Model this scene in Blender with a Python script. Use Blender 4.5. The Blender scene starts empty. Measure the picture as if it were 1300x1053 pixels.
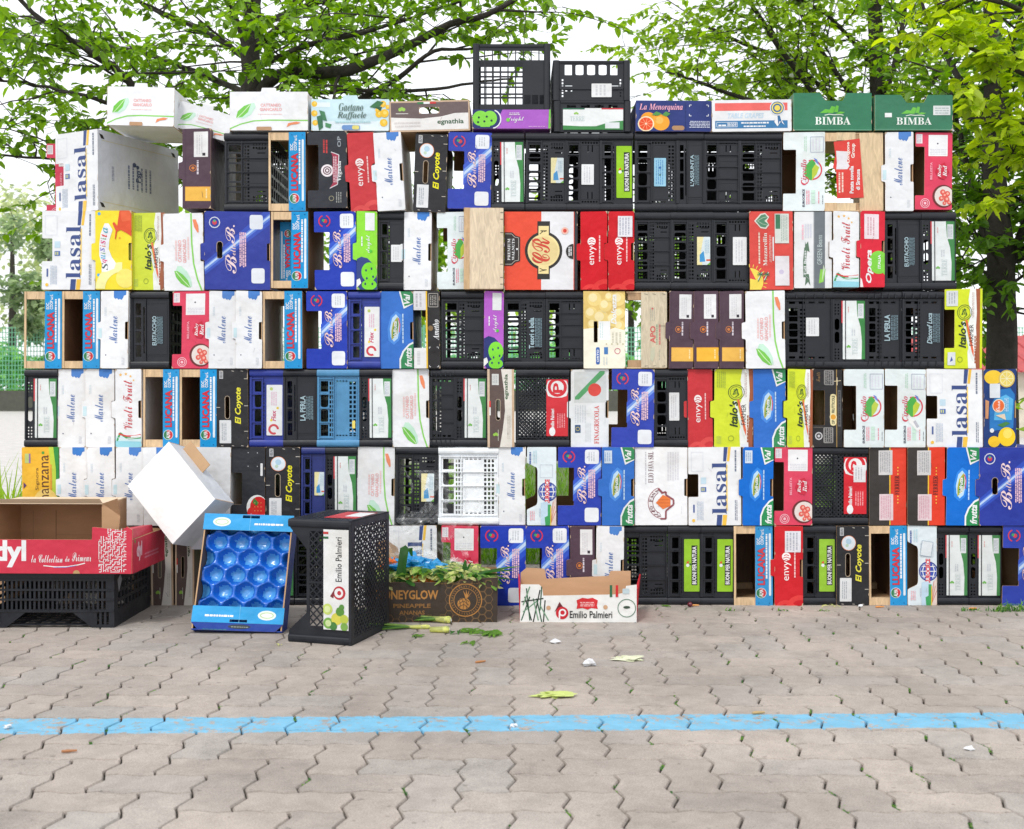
import bpy, math, random
from mathutils import Vector, Matrix, noise
from mathutils.geometry import tessellate_polygon
R = random.Random(7)
rad = math.radians
# ------------------------------------------------------------------ camera, sky, sun, exposure
sc = bpy.context.scene
COL = sc.collection
S = 0.004                 # one pixel of the photo at the face of the wall, in metres
FPX = 1489.0              # focal length in photo pixels
HOR = 495.0               # horizon row of the photo
DIST = FPX * S            # camera to wall face
CAMZ = (769 - HOR) * S
cam_d = bpy.data.cameras.new('camera'); cam = bpy.data.objects.new('camera', cam_d); COL.objects.link(cam)
cam.location = (0, -DIST, CAMZ); cam.rotation_euler = (rad(90), 0, 0)
cam_d.sensor_width = 36; cam_d.lens = 36 * FPX / 1300; cam_d.shift_y = -31.5 / 1300
cam_d.clip_start = 0.1; cam_d.clip_end = 2000
cam_d.dof.use_dof = True; cam_d.dof.focus_distance = DIST; cam_d.dof.aperture_fstop = 5.6
sc.camera = cam
SUN_EL, SUN_AZ = 50, 205   # azimuth, degrees clockwise from +Y: the sun stands behind the camera, a little to the left
world = bpy.data.worlds.new('World'); sc.world = world; world.use_nodes = True
nt = world.node_tree; nt.nodes.clear()
sky = nt.nodes.new('ShaderNodeTexSky'); sky.sky_type = 'NISHITA'; sky.sun_disc = False
sky.sun_elevation = rad(SUN_EL); sky.sun_rotation = rad(SUN_AZ); sky.dust_density = 3; sky.air_density = 1.2
mixn = nt.nodes.new('ShaderNodeMix'); mixn.data_type = 'RGBA'; mixn.inputs['Factor'].default_value = 0.86
mixn.inputs['B'].default_value = (11.6, 11.8, 12.1, 1)
bg = nt.nodes.new('ShaderNodeBackground'); bg.inputs['Strength'].default_value = 0.1
wo = nt.nodes.new('ShaderNodeOutputWorld')
nt.links.new(sky.outputs['Color'], mixn.inputs['A']); nt.links.new(mixn.outputs['Result'], bg.inputs['Color'])
nt.links.new(bg.outputs['Background'], wo.inputs['Surface'])
sun_d = bpy.data.lights.new('sun', 'SUN'); sun_d.energy = 1.35; sun_d.angle = rad(10); sun_d.color = (1, 0.965, 0.91)
sun = bpy.data.objects.new('sun', sun_d); COL.objects.link(sun)
az = rad(SUN_AZ); el = rad(SUN_EL)
sdir = Vector((math.sin(az) * math.cos(el), math.cos(az) * math.cos(el), math.sin(el)))
sun.rotation_euler = sdir.to_track_quat('Z', 'Y').to_euler()
sc.view_settings.view_transform = 'Standard'; sc.view_settings.look = 'None'
sc.view_settings.exposure = 0.32; sc.view_settings.gamma = 1
sc.render.engine = 'CYCLES'; sc.cycles.max_bounces = 8; sc.cycles.transparent_max_bounces = 12
sc.cycles.use_denoising = True

# ------------------------------------------------------------------ helpers
def lin(c):
    return tuple(((x / 255) / 12.92 if x / 255 <= .04045 else ((x / 255 + .055) / 1.055) ** 2.4) for x in c)
def wp(px, py, d):
    """photo pixel at distance d in front of the camera -> world point"""
    return Vector(((px - 650) * d / FPX, d - DIST, CAMZ - (py - HOR) * d / FPX))
MATS = {}
def mat(c, kind='print'):
    """c: colour as it reads on the photo (sRGB 0-255); kind: print, kraft, plastic, wood, leaf ..."""
    key = (c, kind)
    if key in MATS: return MATS[key]
    m = bpy.data.materials.new('%s_%02x%02x%02x' % ((kind,) + c)); m.use_nodes = True
    t = m.node_tree; b = t.nodes['Principled BSDF']
    base = tuple(min(x * .86, .84) for x in lin(c))
    def N(k, **kw):
        n = t.nodes.new(k)
        for a, v in kw.items(): n.inputs[a].default_value = v
        return n
    tc = N('ShaderNodeTexCoord'); oi_ = N('ShaderNodeObjectInfo'); va = N('ShaderNodeVectorMath'); va.operation = 'MULTIPLY_ADD'; va.inputs[1].default_value = (3.1, 5.7, 4.3)
    t.links.new(oi_.outputs['Location'], va.inputs[0]); t.links.new(tc.outputs['Object'], va.inputs[2]); co = va.outputs[0]   # every copy gets its own wear
    def noise_(scale, detail=4, rough=.6):
        n = N('ShaderNodeTexNoise', Scale=scale, Detail=detail, Roughness=rough); t.links.new(co, n.inputs['Vector']); return n
    def ramp(src, a, b_, ca, cb):
        r = t.nodes.new('ShaderNodeValToRGB'); r.color_ramp.elements[0].position = a; r.color_ramp.elements[1].position = b_
        r.color_ramp.elements[0].color = ca + (1,); r.color_ramp.elements[1].color = cb + (1,); t.links.new(src, r.inputs['Fac']); return r
    def bump(src, s, d):
        bp = N('ShaderNodeBump', Strength=s, Distance=d); t.links.new(src, bp.inputs['Height']); t.links.new(bp.outputs['Normal'], b.inputs['Normal'])
    if kind == 'print':
        n = noise_(9, 5); dk = tuple(x * .92 for x in base); lt = tuple(min(x * 1.06 + .004, .86) for x in base)
        r = ramp(n.outputs['Fac'], .3, .7, dk, lt)
        n2 = noise_(70, 3, .8)
        r2 = ramp(n2.outputs['Fac'], .70, .78, (0, 0, 0), (1, 1, 1))
        mx = t.nodes.new('ShaderNodeMix'); mx.data_type = 'RGBA'; mx.inputs['B'].default_value = tuple(x * .75 + .07 for x in base) + (1,)
        mu = N('ShaderNodeMath'); mu.operation = 'MULTIPLY'; mu.inputs[1].default_value = .5; t.links.new(r2.outputs['Color'], mu.inputs[0])
        t.links.new(mu.outputs[0], mx.inputs['Factor']); t.links.new(r.outputs['Color'], mx.inputs['A'])
        hv = N('ShaderNodeHueSaturation'); mr = N('ShaderNodeMapRange'); wn = N('ShaderNodeTexWhiteNoise'); t.links.new(oi_.outputs['Location'], wn.inputs['Vector']); t.links.new(wn.outputs['Value'], mr.inputs['Value'])
        mr.inputs['To Min'].default_value = .92; mr.inputs['To Max'].default_value = 1.04; t.links.new(mr.outputs[0], hv.inputs['Value']); ms_ = N('ShaderNodeMapRange'); ms_.inputs['To Min'].default_value = .95; ms_.inputs['To Max'].default_value = 1.03
        t.links.new(wn.outputs['Value'], ms_.inputs['Value']); t.links.new(ms_.outputs[0], hv.inputs['Saturation']); st_ = noise_(2.3, 6, .62); sr = ramp(st_.outputs['Fac'], .54, .70, (0, 0, 0), (.34, .34, .34)); sm = t.nodes.new('ShaderNodeMix'); sm.data_type = 'RGBA'; sm.blend_type = 'MULTIPLY'; sm.inputs['B'].default_value = (.70, .62, .50, 1)
        t.links.new(sr.outputs['Color'], sm.inputs['Factor']); t.links.new(mx.outputs['Result'], sm.inputs['A']); t.links.new(sm.outputs['Result'], hv.inputs['Color']); t.links.new(hv.outputs['Color'], b.inputs['Base Color'])
        b.inputs['Roughness'].default_value = .48; b.inputs['Specular IOR Level'].default_value = .28
        n3 = noise_(7, 3); bump(n3.outputs['Fac'], .55, .02)
    elif kind == 'kraft':
        mp = N('ShaderNodeMapping'); mp.inputs['Scale'].default_value = (9, 9, 30); t.links.new(co, mp.inputs['Vector'])
        n = N('ShaderNodeTexNoise', Scale=1, Detail=4); t.links.new(mp.outputs['Vector'], n.inputs['Vector'])
        r = ramp(n.outputs['Fac'], .3, .7, tuple(x * .93 for x in base), tuple(x * 1.04 for x in base)); t.links.new(r.outputs['Color'], b.inputs['Base Color'])
        b.inputs['Roughness'].default_value = .85; bump(n.outputs['Fac'], .2, .002)
    elif kind == 'wood':
        mp = N('ShaderNodeMapping'); mp.inputs['Scale'].default_value = (40, 9, 9); t.links.new(co, mp.inputs['Vector'])
        n = N('ShaderNodeTexNoise', Scale=1.4, Detail=6, Distortion=1.2); t.links.new(mp.outputs['Vector'], n.inputs['Vector'])
        r = ramp(n.outputs['Fac'], .3, .72, tuple(x * .7 for x in base), tuple(min(1, x * 1.06) for x in base)); t.links.new(r.outputs['Color'], b.inputs['Base Color'])
        b.inputs['Roughness'].default_value = .7; bump(n.outputs['Fac'], .3, .002)
    elif kind == 'plastic':
        n = noise_(14, 6, .7); r = ramp(n.outputs['Fac'], .35, .75, base, tuple(x * 1.35 + .008 for x in base)); t.links.new(r.outputs['Color'], b.inputs['Base Color'])
        r2 = ramp(n.outputs['Fac'], .3, .7, (.32,) * 3, (.6,) * 3); t.links.new(r2.outputs['Color'], b.inputs['Roughness'])
        b.inputs['Specular IOR Level'].default_value = .42
    elif kind == 'gloss':
        n = noise_(11, 3); r = ramp(n.outputs['Fac'], .35, .7, tuple(x * .8 for x in base), base); t.links.new(r.outputs['Color'], b.inputs['Base Color'])
        b.inputs['Roughness'].default_value = .2; b.inputs['Coat Weight'].default_value = .3; bump(noise_(40, 4).outputs['Fac'], .5, .006)
    elif kind == 'leaf':
        oi = t.nodes.new('ShaderNodeAttribute'); oi.attribute_name = 'tint'
        r = ramp(oi.outputs['Fac'], 0, 1, tuple(x * .55 for x in base), (min(1, base[0] * 1.45), min(1, base[1] * 1.3), base[2] * 1.1)); t.links.new(r.outputs['Color'], b.inputs['Base Color'])
        b.inputs['Roughness'].default_value = .45
        tr = t.nodes.new('ShaderNodeBsdfTranslucent'); hs = N('ShaderNodeHueSaturation', Saturation=1.15, Value=1.5); t.links.new(r.outputs['Color'], hs.inputs['Color']); t.links.new(hs.outputs['Color'], tr.inputs['Color'])
        ms = t.nodes.new('ShaderNodeMixShader'); ms.inputs[0].default_value = .5
        t.links.new(b.outputs[0], ms.inputs[1]); t.links.new(tr.outputs[0], ms.inputs[2]); t.links.new(ms.outputs[0], t.nodes['Material Output'].inputs['Surface'])
    elif kind == 'bark':
        n = noise_(18, 8, .7); r = ramp(n.outputs['Fac'], .3, .75, tuple(x * .5 for x in base), tuple(x * 1.3 for x in base)); t.links.new(r.outputs['Color'], b.inputs['Base Color'])
        b.inputs['Roughness'].default_value = .9; bump(n.outputs['Fac'], .8, .03)
    elif kind == 'film':
        b.inputs['Base Color'].default_value = (.9, .92, .93, 1); b.inputs['Roughness'].default_value = .18; b.inputs['Specular IOR Level'].default_value = .9
        tr = t.nodes.new('ShaderNodeBsdfTransparent'); ms = t.nodes.new('ShaderNodeMixShader')
        n = noise_(30, 5); r = ramp(n.outputs['Fac'], .5, .8, (.07,) * 3, (.5,) * 3); t.links.new(r.outputs['Color'], ms.inputs[0])
        t.links.new(tr.outputs[0], ms.inputs[1]); t.links.new(b.outputs[0], ms.inputs[2]); t.links.new(ms.outputs[0], t.nodes['Material Output'].inputs['Surface'])
    else:
        n = noise_(5, 5); r = ramp(n.outputs['Fac'], .3, .7, tuple(x * .8 for x in base), tuple(min(1, x * 1.1) for x in base)); t.links.new(r.outputs['Color'], b.inputs['Base Color'])
        b.inputs['Roughness'].default_value = .8
    MATS[key] = m
    return m
KR = ((196, 160, 122), 'kraft'); KRD = ((150, 118, 88), 'kraft'); BLK = ((19, 23, 32), 'plastic'); WD = ((232, 200, 158), 'wood')
WHITE = (240, 242, 244)
def P(c): return (c, 'print')

class MB:
    """collects faces with a colour each, linked as ONE mesh object"""
    def __init__(s): s.v = []; s.f = []; s.m = []; s.mats = []; s.tint = None
    def mi(s, c):
        if c not in s.mats: s.mats.append(c)
        return s.mats.index(c)
    def face(s, pts, c):
        n = len(s.v); s.v += [tuple(p) for p in pts]; s.f.append(tuple(range(n, n + len(pts)))); s.m.append(s.mi(c))
    def mesh(s, vs, fs, c):
        n = len(s.v); s.v += [tuple(p) for p in vs]; k = s.mi(c)
        for f in fs: s.f.append(tuple(i + n for i in f)); s.m.append(k)
    def box(s, a, b, c, M=None):
        x0, y0, z0 = a; x1, y1, z1 = b
        vs = [Vector(p) for p in ((x0, y0, z0), (x1, y0, z0), (x1, y1, z0), (x0, y1, z0), (x0, y0, z1), (x1, y0, z1), (x1, y1, z1), (x0, y1, z1))]
        if M: vs = [M @ v for v in vs]
        cs = c if isinstance(c, list) else [c] * 6      # front(-y), back(+y), left, right, top, bottom
        n = len(s.v); s.v += [tuple(v) for v in vs]
        for q, k in zip(((0, 1, 5, 4), (2, 3, 7, 6), (3, 0, 4, 7), (1, 2, 6, 5), (4, 5, 6, 7), (3, 2, 1, 0)), cs):
            s.f.append(tuple(n + i for i in q)); s.m.append(s.mi(k))
    def prism(s, loops, y0, y1, cf, cs, cb, fn=None):
        """loops in (x, z); front face at y0, back at y1; fn maps (x, y, z)"""
        fn = fn or (lambda x, y, z: (x, y, z))
        flat = [p for l in loops for p in l]
        tris = tessellate_polygon([[Vector((p[0], p[1], 0)) for p in l] for l in loops])
        n = len(s.v); N = len(flat)
        s.v += [tuple(fn(p[0], y0, p[1])) for p in flat] + [tuple(fn(p[0], y1, p[1])) for p in flat]
        a, b, c = s.mi(cf), s.mi(cs), s.mi(cb)
        for t in tris:
            s.f.append(tuple(n + i for i in t)); s.m.append(a)
            s.f.append(tuple(n + N + i for i in reversed(t))); s.m.append(c)
        k = 0
        for l in loops:
            L = len(l)
            for i in range(L):
                j = (i + 1) % L
                s.f.append((n + k + i, n + k + j, n + N + k + j, n + N + k + i)); s.m.append(b)
            k += L
    def tube(s, pts, rs, c, seg=7):
        n0 = len(s.v); k = s.mi(c); pts = [Vector(p) for p in pts]; up = Vector((.13, .2, 1)).normalized()
        for i, p in enumerate(pts):
            d = (pts[min(i + 1, len(pts) - 1)] - pts[max(i - 1, 0)]).normalized()
            a = d.cross(up); a = a.normalized() if a.length > .05 else d.cross(Vector((1, 0, 0))).normalized()
            b = d.cross(a)
            for q in range(seg):
                t = 2 * math.pi * q / seg; s.v.append(tuple(p + (a * math.cos(t) + b * math.sin(t)) * rs[i]))
        for i in range(len(pts) - 1):
            for q in range(seg):
                r = (q + 1) % seg; s.f.append((n0 + i * seg + q, n0 + i * seg + r, n0 + (i + 1) * seg + r, n0 + (i + 1) * seg + q)); s.m.append(k)
        s.f.append(tuple(n0 + q for q in range(seg))); s.m.append(k)
        s.f.append(tuple(n0 + (len(pts) - 1) * seg + q for q in range(seg))); s.m.append(k)
    def build(s, name, parent=None, smooth=False, M=None):
        me = bpy.data.meshes.new(name)
        vs = [tuple(M @ Vector(v)) for v in s.v] if M else s.v
        me.from_pydata(vs, [], s.f)
        for c in s.mats: me.materials.append(mat(*c) if isinstance(c, tuple) else c)
        me.polygons.foreach_set('material_index', s.m)
        if smooth: me.polygons.foreach_set('use_smooth', [True] * len(s.f))
        if s.tint:
            a = me.attributes.new('tint', 'FLOAT', 'FACE'); a.data.foreach_set('value', s.tint)
        me.update()
        o = bpy.data.objects.new(name, me); COL.objects.link(o)
        if parent: o.parent = parent
        return o
def empty(name, loc, label, cat, group=None, rot=(0, 0, 0)):
    o = bpy.data.objects.new(name, None); COL.objects.link(o); o.location = loc; o.rotation_euler = rot; o.empty_display_size = .1
    return tag(o, label, cat, group)
def tag(o, label=None, cat=None, group=None, kind=None):
    if label: o['label'] = label
    if cat: o['category'] = cat
    if group: o['group'] = group
    if kind: o['kind'] = kind
    return o
def rnd(loop, r=1.2):
    """cut the corners of a loop"""
    out = []; n = len(loop)
    for i in range(n):
        p = Vector(loop[i]); a = Vector(loop[i - 1]); b = Vector(loop[(i + 1) % n])
        da, db = a - p, b - p; k = min(r, da.length * .45, db.length * .45)
        if k < .05: out.append(tuple(p)); continue
        q0 = p + da.normalized() * k; q1 = p + db.normalized() * k
        out += [tuple(q0), tuple((q0 + q1) * .25 + p * .5), tuple(q1)]
    return out
def rect(u0, v0, u1, v1): return [(u0, v0), (u1, v0), (u1, v1), (u0, v1)]
def stadium(u0, v0, u1, v1, n=4):
    w, h = u1 - u0, v1 - v0; r = min(w, h) / 2; pts = []
    for cx, cy, a in ((u1 - r, v1 - r, 0), (u0 + r, v1 - r, 90), (u0 + r, v0 + r, 180), (u1 - r, v0 + r, 270)):
        for i in range(n + 1): t = rad(a + 90 * i / n); pts.append((cx + r * math.cos(t), cy + r * math.sin(t)))
    return pts
def rrect(u0, v0, u1, v1, r=2): return rnd(rect(u0, v0, u1, v1), r)
# ------------------------------------------------------------------ lettering
TXT = {}; GLY = {}; FALLBACK = {'script': (0x1D4D0, 0x1D4EA), 'serif': (0x1D400, 0x1D41A), 'serifi': (0x1D468, 0x1D482)}
def outline(body, off=0):
    c = bpy.data.curves.new('t', 'FONT'); c.resolution_u = 2; c.offset = off; c.body = body
    o = bpy.data.objects.new('t', c); me = bpy.data.meshes.new_from_object(o)
    vs = [(v.co.x, v.co.y) for v in me.vertices]; fs = [tuple(p.vertices) for p in me.polygons]
    bpy.data.objects.remove(o); bpy.data.curves.remove(c); bpy.data.meshes.remove(me)
    return vs, fs
REF = None
def glyph(st, ch):
    """outline of one script or serif letter; the bar behind it gives its advance"""
    global REF
    if (st, ch) in GLY: return GLY[(st, ch)]
    if REF is None: REF = max(v[0] for v in outline('     |')[0])
    U_, L_ = FALLBACK[st]; x = chr(U_ + ord(ch) - 65) if 'A' <= ch <= 'Z' else chr(L_ + ord(ch) - 97) if 'a' <= ch <= 'z' else ch
    vs, fs = outline(x + '     |'); xm = max(v[0] for v in vs); idx = {}; pv = []; g = []
    for f in fs:
        if sum(vs[i][0] for i in f) / len(f) < xm - .5:
            for i in f:
                if i not in idx: idx[i] = len(pv); pv.append(vs[i])
            g.append(tuple(idx[i] for i in f))
    GLY[(st, ch)] = (pv, g, xm - REF); return GLY[(st, ch)]
def textmesh(s, st, off):
    k = (s, st, off)
    if k in TXT: return TXT[k]
    if st in FALLBACK:
        x = 0; vs = []; fs = []
        for ch in s:
            if ch == ' ': x += .32; continue
            pv, pf, adv = glyph(st, ch); n = len(vs); vs += [(a + x, b) for a, b in pv]; fs += [tuple(i + n for i in f) for f in pf]; x += adv
    else:
        vs, fs = outline(s, off + (.028 if st else 0))
        if st == 'boldi': vs = [(a + b * .25, b) for a, b in vs]
    x0 = min(v[0] for v in vs); x1 = max(v[0] for v in vs); y0 = min(v[1] for v in vs); y1 = max(v[1] for v in vs)
    vs = [((x - x0) / (x1 - x0), (y - y0) / (y1 - y0)) for x, y in vs]
    TXT[k] = (vs, fs); return TXT[k]

class Art:
    """draws printed shapes on the face of a panel. Units: photo pixels of a nominal W0 x H0 face, origin bottom left."""
    STEP = .00013
    def __init__(s, mb, W, H, W0, H0, fn=None):
        s.lw = W0; s.lh = H0; s.mb = mb; s.sx = W / W0; s.sy = H / H0; s.W = W; s.k = 1
        s.fn = fn or (lambda u, v, k: ((u - s.W / 2) * S, -.0004 - k * s.STEP, v * S))
    def pt(s, u, v): return s.fn(u * s.sx, v * s.sy, s.k)
    def clip(s, pts):
        for ax, lim, sg in ((0, .0, 1), (0, s.lw, -1), (1, .0, 1), (1, s.lh, -1)):
            out = []
            for i in range(len(pts)):
                a, b = pts[i - 1], pts[i]; da, db = (a[ax] - lim) * sg, (b[ax] - lim) * sg
                if (da < 0) != (db < 0): t = da / (da - db); out.append((a[0] + (b[0] - a[0]) * t, a[1] + (b[1] - a[1]) * t))
                if db >= 0: out.append(b)
            pts = out
            if len(pts) < 3: return []
        return pts
    def add(s, pts, c):
        if not (all(-6 <= p[0] for p in pts) and min(p[0] for p in pts) < 0 and max(p[0] for p in pts) < 8): pts = s.clip(pts)
        for q in s.around(pts):
            if len(q) > 2: s.mb.face([s.pt(*p) for p in q], P(c))
    hole = None
    def around(s, pts):
        """keep print off the handle hole"""
        if not s.hole or len(pts) < 3: return [pts]
        a, b, c_, d = s.hole; us = [p[0] for p in pts]; vs = [p[1] for p in pts]
        if max(us) < a or min(us) > c_ or max(vs) < b or min(vs) > d: return [pts]
        def cut(ps, ax, lim, sg):
            out = []
            for i in range(len(ps)):
                p, q = ps[i - 1], ps[i]; da, db = (p[ax] - lim) * sg, (q[ax] - lim) * sg
                if (da < 0) != (db < 0): t = da / (da - db); out.append((p[0] + (q[0] - p[0]) * t, p[1] + (q[1] - p[1]) * t))
                if db >= 0: out.append(q)
            return out
        mid = cut(cut(pts, 0, a, 1), 0, c_, -1)
        return [cut(pts, 0, a, -1), cut(pts, 0, c_, 1), cut(mid, 1, b, -1), cut(mid, 1, d, 1)]
    def poly(s, pts, c): s.add(pts, c); s.k += 1
    def rect(s, u0, v0, u1, v1, c): s.poly(rect(u0, v0, u1, v1), c)
    def rr(s, u0, v0, u1, v1, c, r=2): s.poly(rrect(u0, v0, u1, v1, r), c)
    def circ(s, cu, cv, r, c, n=20, ry=None, a0=0, a1=360):
        ry = ry or r; full = a1 - a0 >= 360; m = n if full else n + 1
        s.poly([(cu + r * math.cos(rad(a0 + (a1 - a0) * i / n)), cv + ry * math.sin(rad(a0 + (a1 - a0) * i / n))) for i in range(m)], c)
    def ring(s, cu, cv, r0, r1, c, a0=0, a1=360, n=20):
        for i in range(n):
            t0, t1 = rad(a0 + (a1 - a0) * i / n), rad(a0 + (a1 - a0) * (i + 1) / n)
            s.add([(cu + r * math.cos(t), cv + r * math.sin(t)) for r, t in ((r0, t0), (r1, t0), (r1, t1), (r0, t1))], c)
        s.k += 1
    def line(s, pts, w, c):
        for (a, b), (d, e) in zip(pts, pts[1:]):
            dx, dy = d - a, e - b; l = math.hypot(dx, dy) or 1; nx, ny = -dy / l * w / 2, dx / l * w / 2
            s.add([(a + nx, b + ny), (a - nx, b - ny), (d - nx, e - ny), (d + nx, e + ny)], c)
        s.k += 1
    def text(s, t, u0, v0, u1, v1, c, st='', rot=90, off=0, shear=0):
        vs, fs = textmesh(t, st, off); out = []
        for x, y in vs:
            if shear: x = (x + shear * y) / (1 + shear)
            if rot == 90: u, v = u1 - (u1 - u0) * y, v0 + (v1 - v0) * x
            elif rot == 0: u, v = u0 + (u1 - u0) * x, v0 + (v1 - v0) * y
            elif rot == -90: u, v = u0 + (u1 - u0) * y, v1 - (v1 - v0) * x
            else: u, v = u1 - (u1 - u0) * x, v1 - (v1 - v0) * y
            out.append(s.pt(u, v))
        s.mb.mesh(out, fs, P(c)); s.k += 1
    def lines(s, u0, v0, u1, v1, n, c, rot=90, fill=.5):
        """rows of print too small to read in the photo"""
        rr_ = random.Random(int(u0 * 7 + v0 * 13 + n))
        for i in range(n):
            if rot == 90:
                a = u0 + (u1 - u0) * i / n; b = a + (u1 - u0) / n * fill; p = v0 + rr_.random() * (v1 - v0) * .06
                while p < v1:
                    q = min(v1, p + 1.2 + rr_.random() * 4); s.mb.face([s.pt(*x) for x in rect(a, p, b, q)], P(c)); p = q + .7
            else:
                a = v0 + (v1 - v0) * i / n; b = a + (v1 - v0) / n * fill; p = u0 + rr_.random() * (u1 - u0) * .06
                while p < u1:
                    q = min(u1, p + 1.2 + rr_.random() * 4); s.mb.face([s.pt(*x) for x in rect(p, a, q, b)], P(c)); p = q + .7
        s.k += 1
# ------------------------------------------------------------------ printed faces, drawn on a nominal W0 x 98 face
def a_marlene(A):
    b = (72, 132, 210)
    A.poly([(17, 98), (17, 90), (19, 88), (21, 89), (23, 87), (25, 88), (27, 86.5), (29, 89), (30, 92), (33, 93), (33, 98)], b)
    A.text('Marlene', 11, 32, 22, 66, (60, 105, 178), 'script')
    A.rect(-3, 39, 1.5, 51, (205, 232, 240)); A.circ(7, 17, .8, (70, 80, 110)); A.lines(5, 66, 8, 78, 2, (210, 225, 235)); A.lines(28, 4, 32, 14, 3, (215, 220, 228))
def a_bella(A):
    A.poly([(19, 30), (54, 62), (54, 86), (46, 82), (19, 56)], (52, 88, 205)); A.poly([(19, 38), (54, 70), (54, 82), (19, 50)], (110, 150, 232)); A.poly([(20, 43), (54, 74), (54, 79), (20, 47)], (200, 222, 250))
    for v0, v1 in ((77, 95), (4, 22)):
        A.rr(33.5, v0, 51, v1, (236, 240, 246), 3)
    A.lines(38, 80, 47, 92, 3, (200, 206, 214))
    A.ring(13.5, 86, 6.3, 7.8, (214, 56, 76), 110, 250); A.ring(13.5, 86, 6.3, 7.8, (214, 56, 76), -70, 70); A.circ(14.5, 86, 2.6, (214, 56, 76)); A.circ(12, 87, 1.8, (60, 160, 110)); A.ring(13.5, 86, 4, 4.6, (60, 80, 120))
    A.text('B', 23.5, 26.5, 36, 46, (70, 30, 90), 'script'); A.text('B', 24, 27, 35.6, 45.6, (246, 214, 214), 'script')
    A.text('ella', 29, 45, 35, 57, (246, 214, 214), 'script'); A.text('B.', 24, 57, 34.5, 75, (70, 30, 90), 'script'); A.text('B.', 24.4, 57.4, 34.2, 74.6, (246, 214, 214), 'script')
    A.lines(38, 34, 47, 70, 4, (238, 200, 216), fill=.7)
def a_royal(A):
    A.poly([(0, 18), (84, 82), (84, 98), (76, 98), (0, 34)], (44, 78, 190)); A.poly([(0, 22), (84, 88), (84, 96), (0, 30)], (90, 130, 222)); A.poly([(0, 25), (84, 91), (84, 94), (0, 28)], (190, 214, 248))
    A.rr(58, 76, 75, 94, (226, 232, 242), 3); A.rr(60, 8, 77, 27, (232, 236, 244), 3)
    A.ring(13, 84, 6, 7.2, (216, 222, 240), n=12); A.circ(13, 84, 3, (210, 60, 80)); A.circ(13, 86, 1.6, (80, 170, 120))
    A.text('B', 26.5, 20, 41, 44, (246, 220, 224), 'script'); A.text('ella', 33, 43, 40, 58, (246, 214, 214), 'script'); A.text('B.', 27, 58, 39, 81, (246, 220, 224), 'script')
    A.lines(45, 28, 54, 72, 4, (236, 196, 214), fill=.7)
def a_lucana(A):           # the blue strip alone, W0=21
    A.text('LUCANA', 2.5, 25, 12, 72, (20, 60, 120), 'bold', off=.03); A.text('LUCANA', 3, 25.4, 11.6, 71.6, (222, 52, 56), 'bold')
    A.text('SOC.', 1.6, 75, 5.6, 84, WHITE, 'bold'); A.text('COOP a.r.l.', 6.2, 75, 10.2, 94, WHITE, 'bold')
    A.lines(12.6, 30, 14.6, 88, 1, WHITE, fill=1); A.rr(16.3, 12, 19, 89, (226, 238, 246), 1.2)
    A.circ(7, 15.5, 6.4, (220, 236, 240)); A.circ(7, 15.5, 5.8, (206, 48, 56)); A.circ(7, 15.5, 5.8, (46, 128, 82), a0=110, a1=290)
    A.text('ALMA', 4.6, 11, 9.4, 20, WHITE, 'bold')
    for v in (3, 94.5): A.circ(4, v, .6, (20, 70, 130)); A.circ(17, v, .6, (20, 70, 130))
def a_vegusia(A):
    A.lines(20, 70, 27, 88, 2, (196, 62, 62), fill=.6)
    A.ring(25, 48, 5.5, 8, (236, 228, 232)); A.circ(25, 48, 5.5, (90, 38, 54)); A.ring(25, 48, 3, 4.2, (236, 228, 232)); A.circ(25, 48, 1.6, (236, 228, 232))
    A.poly([(28, 25), (38, 30), (40, 68), (30, 72), (32, 66), (32, 32)], (170, 60, 84)); A.line([(28, 25), (38, 30), (40, 68), (30, 72)], 1, (220, 220, 226)); A.lines(33, 32, 38, 66, 2, (220, 200, 208))
    A.text('Vegusia', 37.5, 34, 44, 60, WHITE, 'serif'); A.text('OP', 38, 78, 43, 92, (150, 156, 164), 'bold'); A.lines(36, 6, 44, 20, 3, (150, 152, 150)); A.ring(30, 12, 2.6, 3.4, (150, 146, 120), n=12)
def a_envy(A):
    A.ring(30, -3, 10, 16, (226, 66, 66), 60, 200); A.ring(13, -6, 8, 13, (226, 66, 66), 20, 170)
    A.text('envy', 11.5, 31, 20, 55, (250, 240, 240)); A.circ(14, 60.5, 5.2, (250, 240, 240))
    for d in (-3, 0, 3): A.line([(10 + abs(d) * .4, 58.5 + d), (14, 60 + d), (18.5 - abs(d) * .4, 58.5 + d)], .9, (200, 40, 48))
    A.lines(23.4, 33, 25, 68, 1, (246, 200, 200), fill=1)
def a_leaf(A):             # W0=50, rotated: the same art serves upright boxes through a turned frame
    g = (140, 214, 96)
    A.line([(35, 98), (35.5, 60), (37.5, 34), (42, 14), (47, 0)], 2, g)
    A.poly([(15, 26), (17, 18), (23, 9), (31, 4.5), (35, 5), (34, 14), (29, 24), (22, 31), (17, 31)], (198, 236, 214)); A.poly([(13, 25), (15, 17), (21, 9), (29, 4), (33, 4), (30, 13), (24, 20), (17, 25)], (122, 202, 82)); A.line([(15, 24), (24, 13), (32, 4.5)], 1, (210, 240, 190))
    A.text('CATTANEO', 18, 36, 22.4, 64, (242, 178, 178), 'bold'); A.text('GIANCARLO', 24, 35, 28.4, 65, (242, 178, 178), 'bold'); A.lines(30, 38, 32, 68, 1, (244, 206, 206), fill=1); A.lines(14.6, 38, 16.6, 64, 1, (244, 206, 206), fill=1)
    A.poly([(37, 90), (41, 90), (44, 82), (44.5, 74), (43, 73), (39, 80)], (242, 140, 96))
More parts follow.
